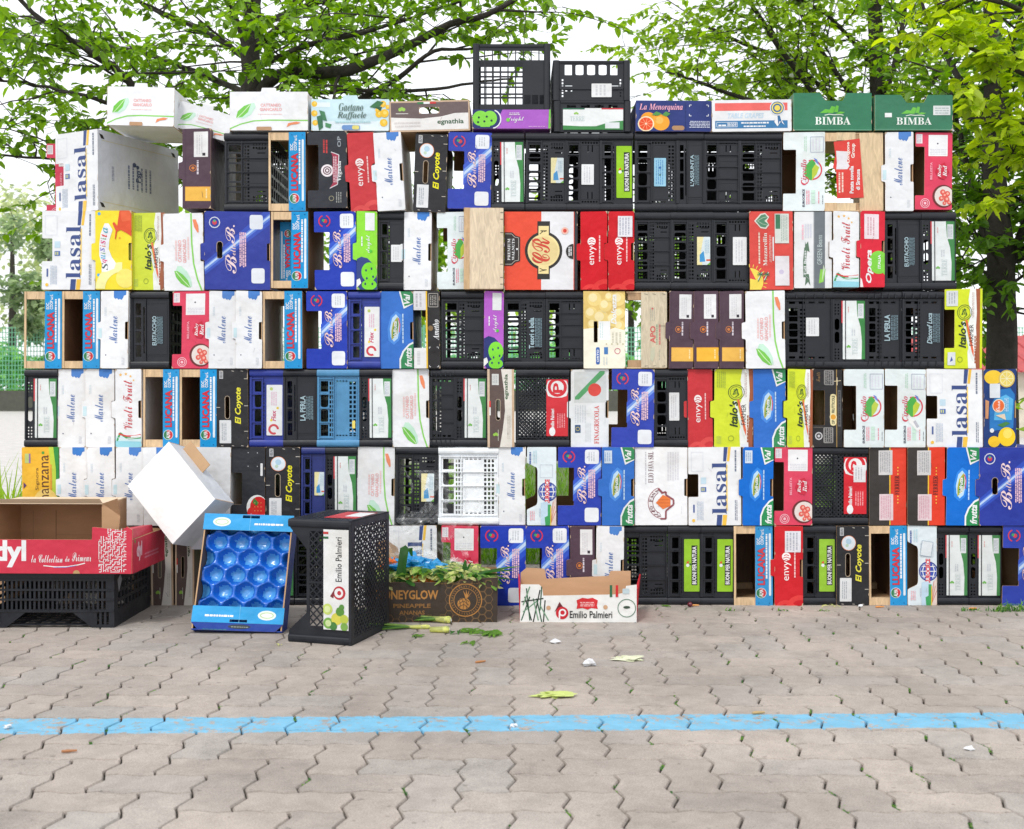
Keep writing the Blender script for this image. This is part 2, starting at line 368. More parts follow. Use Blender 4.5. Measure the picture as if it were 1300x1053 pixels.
def a_coyote(A):
    A.text('El Coyote', 24, 29, 34, 75, (240, 232, 40), 'boldi')
    A.rr(4, 5, 19, 34, (226, 228, 230), .6); A.lines(7, 8, 14, 30, 3, (170, 176, 184)); A.rr(4, 86, 9, 96, (190, 192, 196), .3); A.lines(5, 87, 8.5, 95, 3, (40, 40, 44))
    for v in (20, 52, 86): A.line([(36, v), (41, v)], .8, (196, 190, 180))
    for u in (6, 20, 32): A.line([(u, 96), (u + 3, 95.4)], .7, (196, 190, 180)); A.line([(u, 2), (u + 3, 1.6)], .7, (196, 190, 180))
    A.line([(0, 50), (5, 50)], .8, (196, 190, 180))
def a_coyote_round(A):
    a_coyote(A); A.circ(15, 77, 9.3, (232, 150, 110)); A.circ(15, 77, 8.6, (222, 232, 240)); A.circ(15, 79, 3.6, (176, 206, 226)); A.circ(13, 74, 2, (190, 214, 190))
def a_lasal(A):            # W0=68
    nv = (62, 82, 140); ye = (250, 200, 70)
    A.poly([(46, 98), (51, 98), (49, 80), (45, 80)], nv); A.poly([(51.6, 98), (55, 98), (53, 80), (49.8, 80)], ye); A.poly([(36, 0), (42.6, 0), (43.6, 13), (37, 13)], nv); A.poly([(43.4, 0), (48.5, 0), (50, 13), (44.4, 13)], ye)
    A.rect(48.6, 18, 50.6, 76, (250, 214, 110)); A.text('lasal', 30.6, 14, 49.6, 79, nv, 'serif')
    A.text('Lasal', 29, 14.4, 49.4, 78.6, nv, 'serif') if False else None
    A.lines(60, 5, 64, 32, 2, (120, 130, 150)); A.lines(60, 66, 62, 94, 1, (120, 130, 150), fill=1); A.rect(16, 52, 23, 60, (200, 226, 240)); A.rect(16, 42, 23, 48, (84, 116, 184)); A.lines(17, 43, 22, 47, 2, (220, 220, 120))
    A.rect(6, 16, 8, 26, (80, 100, 160)); A.circ(6.6, 6, 2, (250, 200, 70)); A.lines(11, 6, 20, 30, 5, (196, 208, 224)); A.line([(4, 92), (19, 92), (19, 68), (4, 68), (4, 92)], .3, (210, 216, 226))
def a_squisita(A):
    A.circ(5, 94, 2, (86, 176, 232)); A.circ(4, 18, 2, (86, 176, 232)); A.circ(36, 13, 1.2, (240, 130, 50)); A.circ(31, 64, 1.2, (240, 150, 60))
    A.ring(34, 0, 22, 34, (250, 246, 170), 90, 178); A.circ(38, 14, 12, (252, 236, 120))
    A.poly([(8, 22), (14, 22), (24, 26), (26, 33), (21, 40), (17, 50), (18, 62), (22, 74), (17, 82), (12, 82), (7, 70), (5, 56), (5, 42), (8, 32)], (240, 242, 246))
    for t, u0, v0, u1, v1, c in (('S', 8, 24, 16, 33, (70, 90, 90)), ('q', 9, 33, 15, 38, (222, 60, 130)), ('u', 7, 38, 13, 43, (90, 180, 220)), ('i', 7, 44, 13, 46, (90, 160, 90)), ('s', 6, 47, 12, 52, (120, 120, 200)), ('i', 6, 53, 13, 55, (230, 120, 60)), ('s', 7, 56, 13, 61, (222, 60, 130)), ('i', 7, 62, 14, 64, (90, 160, 90)), ('t', 8, 65, 15, 69, (222, 60, 60)), ('a', 10, 70, 16, 77, (90, 170, 190))):
        A.text(t, u0, v0, u1, v1, c, 'serifi')
    A.poly([(31, 98), (46, 98), (46, 66), (40, 70), (32, 74), (28, 72), (26, 62), (25, 63), (26, 73), (22, 82), (24, 84), (28, 79)], (226, 86, 48)); A.poly([(32, 97), (45, 97), (45, 86), (34, 84)], (234, 104, 62))
def a_italo(A):            # W0=46; lime, white and brown edge on the right
    A.poly([(31, 0), (30, 20), (33, 34), (30, 52), (34, 66), (31, 84), (33, 98), (46, 98), (46, 0)], (242, 244, 240)); A.poly([(41, 0), (40, 18), (42, 34), (41, 50), (42, 70), (40.5, 98), (46, 98), (46, 0)], (164, 92, 60))
    A.lines(39, 6, 43, 40, 2, (164, 92, 60), fill=.8); A.lines(36, 62, 39, 94, 2, (190, 160, 150))
    A.ring(26, 69, 9, 9.8, (60, 90, 50)); A.ring(26, 69, 7, 7.5, (60, 90, 50)); A.line([(22, 66), (26, 74), (29, 66), (25, 63)], .9, (60, 90, 50)); A.lines(23, 66, 29, 73, 3, (70, 110, 50))
    A.poly([(23, 58), (26, 58), (36, 18), (37, 8), (33, 18)], (226, 236, 230)); A.poly([(27, 60), (29.5, 60), (38, 22), (38, 14), (35, 22)], (232, 110, 70)); A.text("Italo's", 18, 25, 28, 58, (40, 60, 40), 'boldi'); A.text('FARMER', 32, 28, 37.5, 54, (50, 50, 50), '')
    A.ring(20, 11, 3, 3.5, (110, 140, 50), n=14); A.lines(3, 4, 9, 14, 4, (190, 210, 90))
def a_italo_sticker(A):
    a_italo(A); A.rr(4, 4, 14, 20, (224, 230, 234), .5); A.poly([(7, 8), (11, 10), (9, 15)], (70, 90, 170)); A.rr(2, 77, 17, 96, (214, 218, 220), .5); A.lines(5, 80, 15, 94, 3, (170, 176, 180))
def a_italo_text(A): a_italo(A); A.lines(3, 74, 14, 95, 5, (170, 190, 60))
def a_kiwi(A, main=(146, 226, 66), second=(52, 70, 130), fruit=(130, 224, 60)):  # W0=26
    A.poly([(0, 38), (6, 41), (14, 39), (21, 32), (26, 26), (26, 0), (4, 0), (0, 6)], second)
    A.circ(16, 22, 10, fruit, ry=12); A.circ(16, 6, 9.5, fruit, ry=6.5)
    for a, b in ((12, 24), (19, 26), (21, 16), (13, 14), (11, 7), (20, 7)): A.circ(a, b, 1.1, (40, 60, 110), ry=1.6)
    A.poly([(0, 2), (6, 8), (4, 14), (0, 12)], (240, 242, 240)); A.poly([(8, 22), (4, 16), (10, 12)], WHITE) if False else None
    A.rr(11, 74, 23, 96, (232, 236, 236), .5); A.text('dright', 12, 46, 19, 68, WHITE, 'script'); A.circ(18, 48, 2, (90, 200, 70)); A.lines(6, 54, 9, 66, 1, WHITE)
def a_kiwi_purple(A): a_kiwi(A, (186, 98, 206), (40, 52, 118))
def a_kiwi_flat(A):        # W0=99, H0=24, horizontal
    A.poly([(0, 24), (38, 24), (34, 16), (36, 6), (30, 0), (0, 0)], (36, 44, 110)); A.ring(24, 12, 11, 12.5, (238, 236, 244), -80, 70)
    A.circ(10, 13, 10, (130, 218, 60), ry=9.6); A.circ(22, 13, 9, (130, 218, 60), ry=9.6); A.poly([(10, 2), (22, 2), (22, 8), (10, 8)], (130, 218, 60))
    for a, b in ((7, 8), (8, 14), (15, 9), (18, 15), (24, 10)): A.circ(a, b, 1.4, (30, 60, 60))
    A.text('SUN KISS', 46, 17.5, 60, 20, WHITE, 'bold', rot=0) if False else A.lines(46, 17, 60, 21, 2, (240, 226, 244), rot=0)
    A.text('dright', 44, 7, 65, 15, WHITE, 'script', rot=0); A.circ(45, 11, 2.4, (120, 210, 70)); A.poly([(96, 0), (99, 0), (99, 24), (97, 24)], (120, 210, 70)); A.lines(70, 2, 92, 4, 1, (214, 160, 226), rot=0)
def a_circello(A, cover=False):   # W0=52
    A.ring(36, 51, 11, 12.8, (224, 70, 90), -130, 110); A.poly([(26, 46), (28, 56), (33, 62), (36, 64), (40, 60), (42, 52), (40, 44), (35, 38), (30, 40)], (80, 180, 80)); A.poly([(36, 38), (42, 46), (45, 54), (40, 58), (36, 52)], (196, 214, 70)); A.poly([(38, 66), (42, 64), (45, 57), (41, 60)], (110, 140, 220))
    A.text('Circello', 22, 32, 29, 64, (214, 70, 100), 'serifi'); A.ring(27, 38, 4, 5, (224, 60, 80), 180, 420)
    A.line([(34, 92), (34, 73), (50, 73), (50, 92), (34, 92)], .5, (150, 156, 190)); A.lines(36, 75, 48, 90, 3, (226, 228, 240)); A.lines(26, 74, 30, 93, 2, (190, 226, 206)); A.text('EUROCIRCE', 24, 5, 27, 27, (50, 54, 80), 'bold'); A.lines(29, 8, 34, 26, 2, (240, 150, 170)); A.lines(35, 8, 40, 26, 1, (206, 236, 220), fill=1)
    A.lines(44, 9, 45, 24, 1, (236, 130, 150), fill=1); A.lines(49, 8, 50, 20, 1, (90, 100, 110), fill=.7)
def a_circello_torn(A): a_circello(A); A.poly([(30, 42), (35, 36), (46, 24), (42, 19), (36, 26), (30, 32)], (240, 242, 242)); A.poly([(36, 32), (39, 34), (44, 26), (41, 24)], (190, 192, 202))
def a_crnut(A):            # W0=93
    A.rect(47, 0, 88, 98, (236, 236, 240)); A.rect(89, 0, 93, 98, (52, 54, 60))
    A.rect(42, 13, 58, 86, (50, 48, 46)); A.circ(50, 49, 24, (50, 48, 46), n=32); A.circ(50, 49, 20.5, (246, 226, 160), n=32); A.rect(43.5, 20, 56.5, 80, (246, 226, 160)); A.circ(50, 49, 18, (236, 214, 150), n=32)
    A.text('CR', 35, 33, 58, 66, (205, 62, 44), 'script', off=.03); A.text('CR', 36.5, 34, 57.5, 65, (214, 70, 48), 'script'); A.line([(45, 70), (49, 73), (46, 74), (54, 74), (50, 73)], .9, (60, 50, 40)); A.line([(45, 27), (49, 25), (54, 25), (49, 24), (45, 23)], .9, (60, 50, 40))
    A.poly([(0, 30), (10, 30), (14, 34), (20, 36), (20, 66), (14, 68), (10, 72), (0, 72)], (52, 46, 44)); A.line([(1, 32), (9, 32), (13, 36), (18, 37), (18, 65), (13, 66), (9, 70), (1, 70)], .5, (220, 210, 200)); A.text('PREMIUM', 4, 37, 7.4, 64, WHITE, 'serif'); A.text('WALNUTS', 9.4, 37, 12.8, 64, WHITE, 'serif'); A.circ(16, 51, 1.2, WHITE)
    A.circ(88, 48, 9.5, (52, 50, 48), a0=90, a1=270); A.lines(82, 42, 87, 54, 2, WHITE); A.circ(77, 74, 4.5, (250, 196, 180)); A.circ(77, 74, 2.4, (226, 70, 50))
def a_mozz(A):             # W0=55
    A.circ(0, 10, 17, (250, 222, 70), a0=-36, a1=90); A.poly([(0, 0), (14, 0), (17, 10), (0, 14)], (250, 222, 70))
    for t in range(-20, 95, 14): A.line([(18 * math.cos(rad(t)), 10 + 18 * math.sin(rad(t))), (22 * math.cos(rad(t)), 10 + 22 * math.sin(rad(t)))], 1, (250, 214, 70))
    A.poly([(6, 86), (14, 95), (20, 96), (25, 91), (22, 86), (25, 81), (21, 76), (14, 77)], (236, 232, 220)); A.poly([(8, 86), (15, 93.5), (20, 94.5), (23.5, 90), (19, 86), (24, 82), (20, 77.6), (14, 78.8)], (86, 146, 112)); A.line([(10, 86), (17, 90), (22, 91)], .7, (180, 210, 180)); A.line([(10, 86), (17, 82), (22, 81)], .7, (180, 210, 180))
    A.text('Mozzarellin', 17, 30, 22, 71, (250, 246, 236), 'serif'); A.lines(11, 30, 13, 72, 1, (248, 220, 200), fill=1); A.lines(25, 34, 28, 68, 2, (248, 200, 190)); A.rect(29, 36, 30.6, 66, WHITE)
    A.rect(32, 58, 50, 95, (220, 226, 218)); A.rect(33, 76, 39, 94, (60, 128, 92)); A.lines(40, 60, 49, 93, 4, (176, 190, 180)); A.rect(32, 5, 50, 42, (240, 236, 240)); A.circ(40, 22, 3, (214, 204, 230))
    for cu in (13, 21):
        A.line([(cu - 3, 12), (cu, 17), (cu + 2, 22)], 1.4, (236, 240, 230)); A.line([(cu - 3, 10), (cu, 16), (cu + 1, 22)], 1, (46, 120, 84))
        for t in (20, 70, 130, 190, 330): A.line([(cu, 19), (cu + 4 * math.cos(rad(t)), 19 + 3.4 * math.sin(rad(t)))], 1.1, (46, 120, 84))
def a_beans(A):            # W0=49
    A.rect(26, 0, 40, 98, (112, 120, 126)); A.rect(25, 0, 26, 98, (170, 174, 178)); A.text('GREEN Beans', 30, 30, 36.4, 68, (190, 204, 204), ''); A.poly([(32, 6), (38, 8), (41, 24), (34, 24)], (140, 206, 80)); A.poly([(36, 8), (40, 24), (38, 30)], (200, 222, 190))
    A.poly([(13, 16), (16, 10), (20, 16), (21, 5), (18, 2), (15, 12), (14, 0)], (92, 122, 100)) if False else A.poly([(14, 3), (18, 8), (21, 3), (19, 18), (15.5, 18)], (92, 122, 100))
    A.poly([(12, 14), (16, 14), (15.5, 34), (17, 52), (13, 52), (11.5, 34)], (92, 122, 100)); A.poly([(14, 50), (20, 46), (18, 60), (15, 56), (14, 60)], (92, 122, 100)); A.text('Full Beans', 12.4, 17, 15.6, 48, WHITE, 'serif')
    A.lines(10, 62, 12, 82, 1, (244, 190, 204), fill=1); A.lines(14, 64, 24, 82, 3, (216, 218, 232))
def a_vivoli(A):           # W0=34
    for a, b, r in ((7, 91, 2.4), (14, 92, 2.2), (20, 89, 2), (24, 84, 1.6)): A.poly([(a + (r if i % 2 == 0 else r * .45) * math.cos(rad(90 + i * 36)), b + (r if i % 2 == 0 else r * .45) * math.sin(rad(90 + i * 36))) for i in range(10)], (246, 190, 90))
    A.text('Vivoli Fruit', 10, 22, 22, 84, (206, 60, 72), 'script'); A.poly([(0, 0), (34, 0), (34, 8), (0, 9)], (150, 214, 230)); A.poly([(0, 8), (34, 7), (34, 11), (0, 14)], (206, 238, 244))
    A.line([(2, 8), (6, 18), (11, 14), (16, 11), (33, 12)], 2.4, (60, 160, 90)); A.line([(3, 12), (10, 10), (20, 11), (33, 13)], .8, WHITE); A.line([(4, 17), (14, 14), (24, 14), (33, 15.6)], 1.8, (220, 60, 60)); A.line([(20, 13), (33, 14.4)], 2, WHITE)
def a_opera(A):            # W0=32
    A.circ(24, 32, 13, (130, 212, 70), ry=15); A.poly([(28, 40), (32, 44), (32, 16), (28, 20)], (130, 212, 70)); A.text('Opera', 7, 5, 17, 48, WHITE, 'boldi'); A.text('ITALIA', 23, 24, 26.6, 42, WHITE, 'bold'); A.rr(5, 62, 24, 94, (238, 224, 230), .5); A.lines(9, 66, 20, 90, 3, (214, 170, 180)); A.poly([(0, 0), (4, 0), (2, 10), (0, 12)], (250, 236, 238))
def a_pink(A):             # W0=48
    A.rect(1, 84, 9, 96, (236, 226, 230)); A.lines(2, 85, 8, 95, 3, (190, 190, 200)); A.rr(17, 68, 42, 95, (240, 240, 242), .5); A.circ(29, 84, 1, (50, 50, 70)); A.lines(19, 70, 40, 78, 4, (216, 216, 224), rot=0)
    A.ring(13, 8, 3.4, 4.2, (250, 200, 210), n=14); A.ring(13, 8, 5.4, 6.2, (250, 200, 210), n=14); A.circ(13, 8, 1.8, (250, 200, 210))
    A.circ(37, 17, 14.5, (110, 46, 46), n=26); A.circ(38, 17, 12.6, (232, 220, 214), n=26)
    for a, b, r in ((36, 22, 3.6), (42, 20, 3.6), (34, 14, 3.2), (41, 13, 3.8), (38, 18, 3), (44, 9, 2.6), (38, 8, 2.4)): A.circ(a, b, r, (226, 96, 84)); A.circ(a + .4, b + .4, r * .45, (246, 176, 160))
    A.poly([(26, 48), (31, 40), (38, 38), (44, 48), (38, 60), (30, 56)], (206, 40, 66)); A.text('Ruby', 29, 41, 34.4, 57, WHITE, 'serifi'); A.text('Red', 35.6, 42, 41, 56, WHITE, 'serifi'); A.text('BELLISETA', 19, 38, 22, 60, (244, 170, 186), 'bold')
def a_valfrutta(A):        # W0=42
    A.poly([(9, 50), (13, 66), (20, 73), (27, 68), (28, 52), (24, 36), (17, 30), (10, 36)], (60, 140, 232)); A.poly([(12, 50), (15, 64), (20, 69), (24, 64), (25, 52), (22, 38), (17, 34), (13, 40)], (190, 224, 250)); A.poly([(14, 36), (14, 48), (16, 58), (22, 66), (23.4, 56), (21.6, 44)], (180, 176, 60)); A.poly([(15.4, 40), (16.6, 52), (22, 63), (22.4, 54), (20, 44)], (56, 140, 80)); A.line([(23, 64), (25, 56), (24, 46)], 1.2, (214, 70, 70))
    A.text('Valfrutta', 16.4, 40, 21, 60, WHITE, 'boldi'); A.lines(28, 30, 29.6, 70, 1, (190, 220, 246), fill=1)
    g = (44, 142, 86)
    A.poly([(24, 98), (42, 98), (42, 82), (30, 76)], WHITE); A.poly([(26, 98), (42, 98), (42, 83), (31, 79)], g); A.text('Val', 30, 82, 38, 95, WHITE, 'boldi')
    A.poly([(24, 0), (24, 12), (28, 22), (36, 31), (42, 34), (42, 0)], WHITE); A.poly([(26, 0), (26, 11), (30, 21), (37, 29), (42, 31.6), (42, 0)], g); A.text('frutta', 31, 2, 40, 26, WHITE, 'boldi'); A.rect(3, 78, 13, 93, (206, 222, 240)) if A.W > 100 else None
def a_valfrutta_tag(A): a_valfrutta(A); A.rect(3, 78, 13, 94, (212, 226, 240)); A.lines(4, 80, 12, 92, 3, (150, 180, 216))
def a_ametho(A):           # W0=34
    A.rect(0, 0, 16, 26, (238, 238, 240)); A.lines(4, 4, 12, 22, 1, (214, 214, 218)); A.rect(0, 74, 16, 98, (226, 226, 230)); A.lines(3, 78, 13, 95, 2, (190, 190, 196)); A.rect(16, 0, 18, 98, (246, 200, 50))
    A.text('Ametho', 25, 36, 33, 62, WHITE, 'serifi'); A.circ(22, 51, 3.4, (130, 104, 70)); A.line([(20, 95), (32, 95), (32, 78), (20, 78), (20, 95)], .8, (180, 176, 170)); A.lines(22, 80, 31, 93, 4, (170, 166, 160)); A.line([(20, 25), (20, 27), (22, 27)], .6, WHITE); A.line([(32, 25), (32, 27), (30, 27)], .6, WHITE); A.line([(20, 4), (20, 2), (22, 2)], .6, WHITE); A.line([(32, 4), (32, 2), (30, 2)], .6, WHITE)
def a_dolcezza(A):         # W0=53
    A.poly([(0, 50), (53, 50), (53, 98), (0, 98)], (226, 196, 120))
    for a, b, r in ((14, 88, 9), (28, 80, 8), (44, 88, 9), (10, 70, 8), (22, 64, 10), (38, 62, 9), (48, 70, 7), (33, 93, 6), (12, 56, 7), (46, 54, 7)):
        b = min(b, 97 - r); a = min(max(a, r), 53 - r); A.circ(a, b, r, (238, 214, 140)); A.circ(a - r * .2, b + r * .2, r * .6, (246, 230, 178))
    A.poly([(0, 0), (53, 0), (53, 48), (40, 52), (30, 48), (16, 52), (0, 50)], (246, 242, 224))
    A.text('Dolcezza', 35, 56, 42, 94, WHITE, 'boldi'); A.rr(19, 36, 34, 60, (240, 242, 242), .6); A.lines(21, 38, 26, 58, 2, (210, 226, 226)); A.rr(15.6, 5, 20.6, 27, (70, 110, 180), 2); A.text('ORTO', 16.8, 8, 19.4, 24, WHITE, 'bold'); A.rect(26, 18, 31, 27, (80, 130, 190)); A.ring(43, 22, 3, 3.8, (200, 90, 120)); A.lines(36, 32, 50, 46, 3, (214, 210, 190)); A.lines(25, 4, 32, 15, 2, (214, 218, 214))
    for u in (29, 36, 43, 50): A.circ(u, 31, 1, (200, 196, 160))
def a_apo(A):              # W0=32
    A.text('APO', 11, 32, 18, 54, (216, 96, 88), 'bold'); A.lines(19, 30, 20, 56, 1, (90, 160, 130), fill=1); A.lines(22, 30, 24, 56, 1, (216, 130, 120), fill=1); A.lines(11, 60, 18, 78, 3, (196, 190, 170)); A.circ(14, 76, 1.2, (216, 96, 88)); A.poly([(11, 12), (14, 8), (17, 16), (17, 28), (12, 26)], (206, 206, 178)); A.lines(22, 10, 24, 24, 1, (190, 190, 170)); A.line([(22, 54), (30, 54)], .5, (130, 120, 100))
    for u in (4, 14, 26): A.line([(u, 95), (u + 4, 94)], .6, (140, 130, 110)); A.line([(u, 3), (u + 4, 3.6)], .6, (140, 130, 110))
def a_maroon(A):           # W0=32
    A.rr(13, 63, 29, 94, (236, 236, 238), .4); A.lines(16, 66, 24, 90, 3, (214, 214, 218)); A.rect(22.6, 64.5, 26, 68, (50, 44, 54)); A.rect(3, 9, 32, 26, (246, 190, 74)); A.rect(3, 26, 32, 26.8, (222, 150, 60)); A.lines(26.4, 12, 28, 24, 1, (250, 226, 170), fill=1)
    A.ring(12, 49.5, 3.4, 4.2, (214, 128, 60), n=14); A.circ(12, 49.5, 1.9, (214, 128, 60)); A.lines(16.4, 41, 18.4, 59, 1, (220, 210, 220), fill=1); A.line([(3, 0), (3, 98)], .35, (90, 70, 86))
def a_fina(A):             # W0=47
    A.rr(4, 56, 44, 95, (214, 220, 222), .6); A.poly([(5, 60), (10, 60), (42, 92), (42, 95.4), (36, 95.4), (5, 63.5)], (92, 168, 112)); A.circ(29.5, 72, 8.2, (222, 78, 70)); A.text('FINAGRICOLA', 29, 4, 35, 52, (220, 84, 84), 'serif'); A.lines(5, 30, 20, 53, 5, (214, 220, 226)); A.line([(6, 42), (24, 42)], .4, (200, 206, 214))
    A.rect(5, 18, 12, 28, (60, 90, 130)); A.ring(8.5, 23, 2, 2.6, (226, 206, 100), n=12); A.lines(18, 6, 26, 30, 3, (220, 226, 230)); A.lines(42, 30, 43, 60, 1, (222, 224, 228), fill=1)
def a_egnathia(A):         # W0=35: reads bottom to top
    A.poly([(16, 0), (20, 22), (23, 46), (22, 70), (18, 98), (32, 98), (33, 0)], (226, 222, 214)); A.rect(32, 0, 35, 98, (206, 178, 150)); A.rect(0, 0, 3, 98, (214, 190, 164)); A.text('egnathia', 22, 60, 28, 92, (70, 100, 70), 'bold'); A.rr(6, 78, 15, 92, (216, 218, 216), .4); A.lines(7, 80, 14, 90, 3, (180, 184, 184))
    A.rect(2.4, 50, 4.4, 58, (216, 70, 70)); A.rect(2.4, 40, 4.4, 50, (234, 234, 230))
    for t in (40, 90, 140): A.circ(11 + 2.6 * math.cos(rad(t)), 14 + 2.6 * math.sin(rad(t)), 1.8, (150, 196, 80))
    A.line([(14, 8), (14, 22)], .7, (200, 196, 186)); A.lines(26, 10, 31, 40, 2, (206, 200, 190))
def a_egnathia_flat(A):    # W0=103, H0=38
    A.rect(2, 2, 101, 36, (112, 96, 96)); A.poly([(2, 2), (101, 2), (101, 22), (84, 22), (66, 18), (40, 16), (2, 18)], (236, 234, 232)); A.text('egnathia', 61, 7, 95, 15, (70, 100, 76), 'bold', rot=0)
    for t in (40, 90, 140): A.circ(16 + 3 * math.cos(rad(t)), 26 + 2.6 * math.sin(rad(t)), 2.2, (160, 208, 90))
    A.line([(8, 22.6), (24, 22.4)], .8, (230, 228, 224)); A.rect(36, 34, 44, 36.4, (60, 130, 80)); A.rect(44, 34, 52, 36.4, WHITE); A.rect(52, 34, 60, 36.4, (206, 60, 60)); A.lines(5, 6, 40, 14, 2, (220, 214, 212), rot=0)
def a_op(A):               # W0=39
    A.rect(31, 0, 32, 98, (170, 140, 80)); A.rr(23, 27, 31, 67, (236, 222, 170), 4); A.circ(27, 38, 4.6, (236, 222, 170)); A.circ(27, 38, 3.4, (226, 160, 50)); A.text('OP', 25, 29, 29, 34, (30, 60, 50), 'bold'); A.text('FRUTTICOLE', 25, 43, 29, 65, (30, 60, 50), 'bold'); A.rr(33, 26, 37, 72, (96, 96, 98), 1); A.lines(34, 28, 36, 70, 1, (60, 60, 64), fill=1)
    A.rr(15, 78, 28, 97, (140, 138, 136), 1.6); A.lines(17, 79, 27, 96, 4, (50, 50, 54)); A.rr(14, 5, 27, 25, (140, 138, 136), 1.6); A.lines(16, 6, 26, 24, 4, (50, 50, 54)); A.ring(8, 14, 3.4, 5, (196, 196, 198)); A.circ(8, 14, 1.8, (196, 196, 198)); A.text('Frutti', 5, 82, 10, 94, (150, 120, 80), 'script')
    A.line([(1, 25), (14, 25)], .5, (140, 130, 120)); A.line([(32, 88), (32, 78)], 1, (236, 220, 180)); A.line([(28, 83), (37, 84)], .7, (236, 220, 180))
def a_lemon(A):            # W0=44
    A.poly([(8, 20), (40, 24), (42, 66), (36, 74), (20, 72), (8, 50)], (44, 120, 190)); A.poly([(14, 34), (38, 34), (40, 60), (30, 66), (16, 60)], (90, 176, 224))
    A.circ(13, 88, 12, (244, 204, 64), ry=9); A.circ(31, 86, 11, (222, 190, 90), ry=11); A.circ(31, 86, 9.4, (240, 232, 170), ry=9.4); A.circ(31, 86, 8, (236, 214, 110), ry=8)
    for t in range(0, 360, 45): A.line([(31, 86), (31 + 8 * math.cos(rad(t)), 86 + 8 * math.sin(rad(t)))], .7, (246, 240, 200))
    A.circ(31, 13, 11.5, (246, 208, 50), ry=12); A.circ(32, 17, 6, (252, 228, 110), ry=6); A.circ(14, 7, 8, (240, 196, 50), ry=7); A.poly([(18, 28), (30, 32), (36, 30), (26, 25)], (70, 130, 70))
    A.rr(8, 62, 22, 80, (222, 228, 234), .6); A.circ(20, 52, 8.4, (236, 226, 200)); A.circ(20, 52, 7.4, (232, 110, 60)); A.text('Oranfrizer'[:4], 16, 45, 22, 58, (240, 236, 230), 'script'); A.poly([(16, 40), (30, 34), (28, 42)], (226, 206, 180)); A.circ(11, 21, 2.8, (222, 228, 234)); A.lines(28, 44, 34, 62, 3, (190, 220, 240)); A.poly([(2, 36), (6, 36), (7, 58), (2, 60)], (206, 150, 110))
def a_signora(A):          # W0=47
    A.rect(38, 0, 47, 98, (52, 150, 70)); A.poly([(34, 98), (40, 98), (43, 70), (43, 0), (38, 0), (38, 60)], (196, 220, 70)); A.circ(30, 20, 18, (250, 214, 120), ry=26); A.text('manzana', 25, 26, 34, 88, (96, 60, 44), ''); A.text('Signora', 17, 44, 22, 72, (96, 60, 44), ''); A.rect(4, 78, 11, 90, (196, 210, 130)); A.rect(9, 78, 11, 90, (160, 120, 170)); A.circ(27, 91, 1.8, (90, 170, 70)); A.poly([(2, 46), (6, 50), (2, 54)], (96, 60, 110)); A.lines(36, 44, 38, 76, 1, (230, 160, 60), fill=1); A.circ(32, 14, 7, (200, 190, 70))
def a_strawberry(A):       # W0=44
    A.circ(34, 22, 14, (232, 234, 232), ry=16); A.circ(36, 23, 11.4, (206, 46, 44), ry=13); A.circ(28, 16, 7, (212, 52, 48), ry=7); A.poly([(30, 34), (36, 28), (33, 24), (28, 28)], (60, 120, 50)); A.rr(38, 62, 41, 78, (230, 230, 232), 1); A.line([(2, 79), (36, 79)], .5, (60, 62, 68)); A.line([(2, 70), (36, 70)], .5, (60, 62, 68))
    for a, b in ((22, 91), (34, 91), (22, 74), (34, 74)): A.circ(a, b, .6, (200, 200, 204))
    for i in range(9): A.circ(31 + (i % 3) * 4, 18 + (i // 3) * 5, .5, (250, 200, 120))
def a_euro(A):             # W0=38
    A.circ(27, 42, 12, WHITE, ry=13); A.ring(27, 42, 11, 12.4, (40, 64, 150)); A.circ(27, 42, 10.6, (60, 86, 180), ry=11)
    for d in (-6, 0, 6): A.line([(27 + d * .9, 31 + abs(d) * .4), (27 + d * 1.3, 42), (27 + d * .9, 53 - abs(d) * .4)], 1.1, WHITE); A.line([(17 + abs(d) * .3, 42 + d), (37 - abs(d) * .3, 42 + d)], 1.1, WHITE)
    A.rect(23.4, 28, 28.6, 57, (238, 240, 244)); A.text('EUROCIRCE', 23.2, 28, 29.4, 57.6, (220, 60, 70), 'bold', off=.02)
    A.poly([(18, 0), (30, 0), (30, 26), (26, 30), (18, 28)], (196, 222, 240)); A.poly([(24, 0), (32, 0), (31, 26), (27, 26), (27, 12), (23, 10)], (66, 166, 96)); A.poly([(30, 0), (38, 0), (38, 36), (33, 28)], (230, 210, 200))
    for t in (0, 3, 6): A.line([(31, 2), (34 + t * .6, 30 - t * 2)], .6, (196, 90, 70))
    A.rect(30.4, 0, 31.6, 24, (240, 200, 60)); A.line([(17, 60), (33, 60), (33, 76), (17, 76), (17, 60)], .4, (190, 196, 206)); A.lines(3, 76, 5, 92, 1, (90, 110, 170), fill=1); A.lines(8, 78, 14, 94, 2, (196, 226, 236)); A.lines(4, 6, 11, 18, 3, (240, 180, 190)); A.lines(16, 10, 18, 22, 1, (190, 206, 226))
def a_euro_tag(A): a_euro(A); A.poly([(16, 62), (30, 60), (33, 78), (19, 80)], (224, 232, 236)); A.line([(16, 62), (30, 60), (33, 78), (19, 80), (16, 62)], .5, (150, 170, 190))
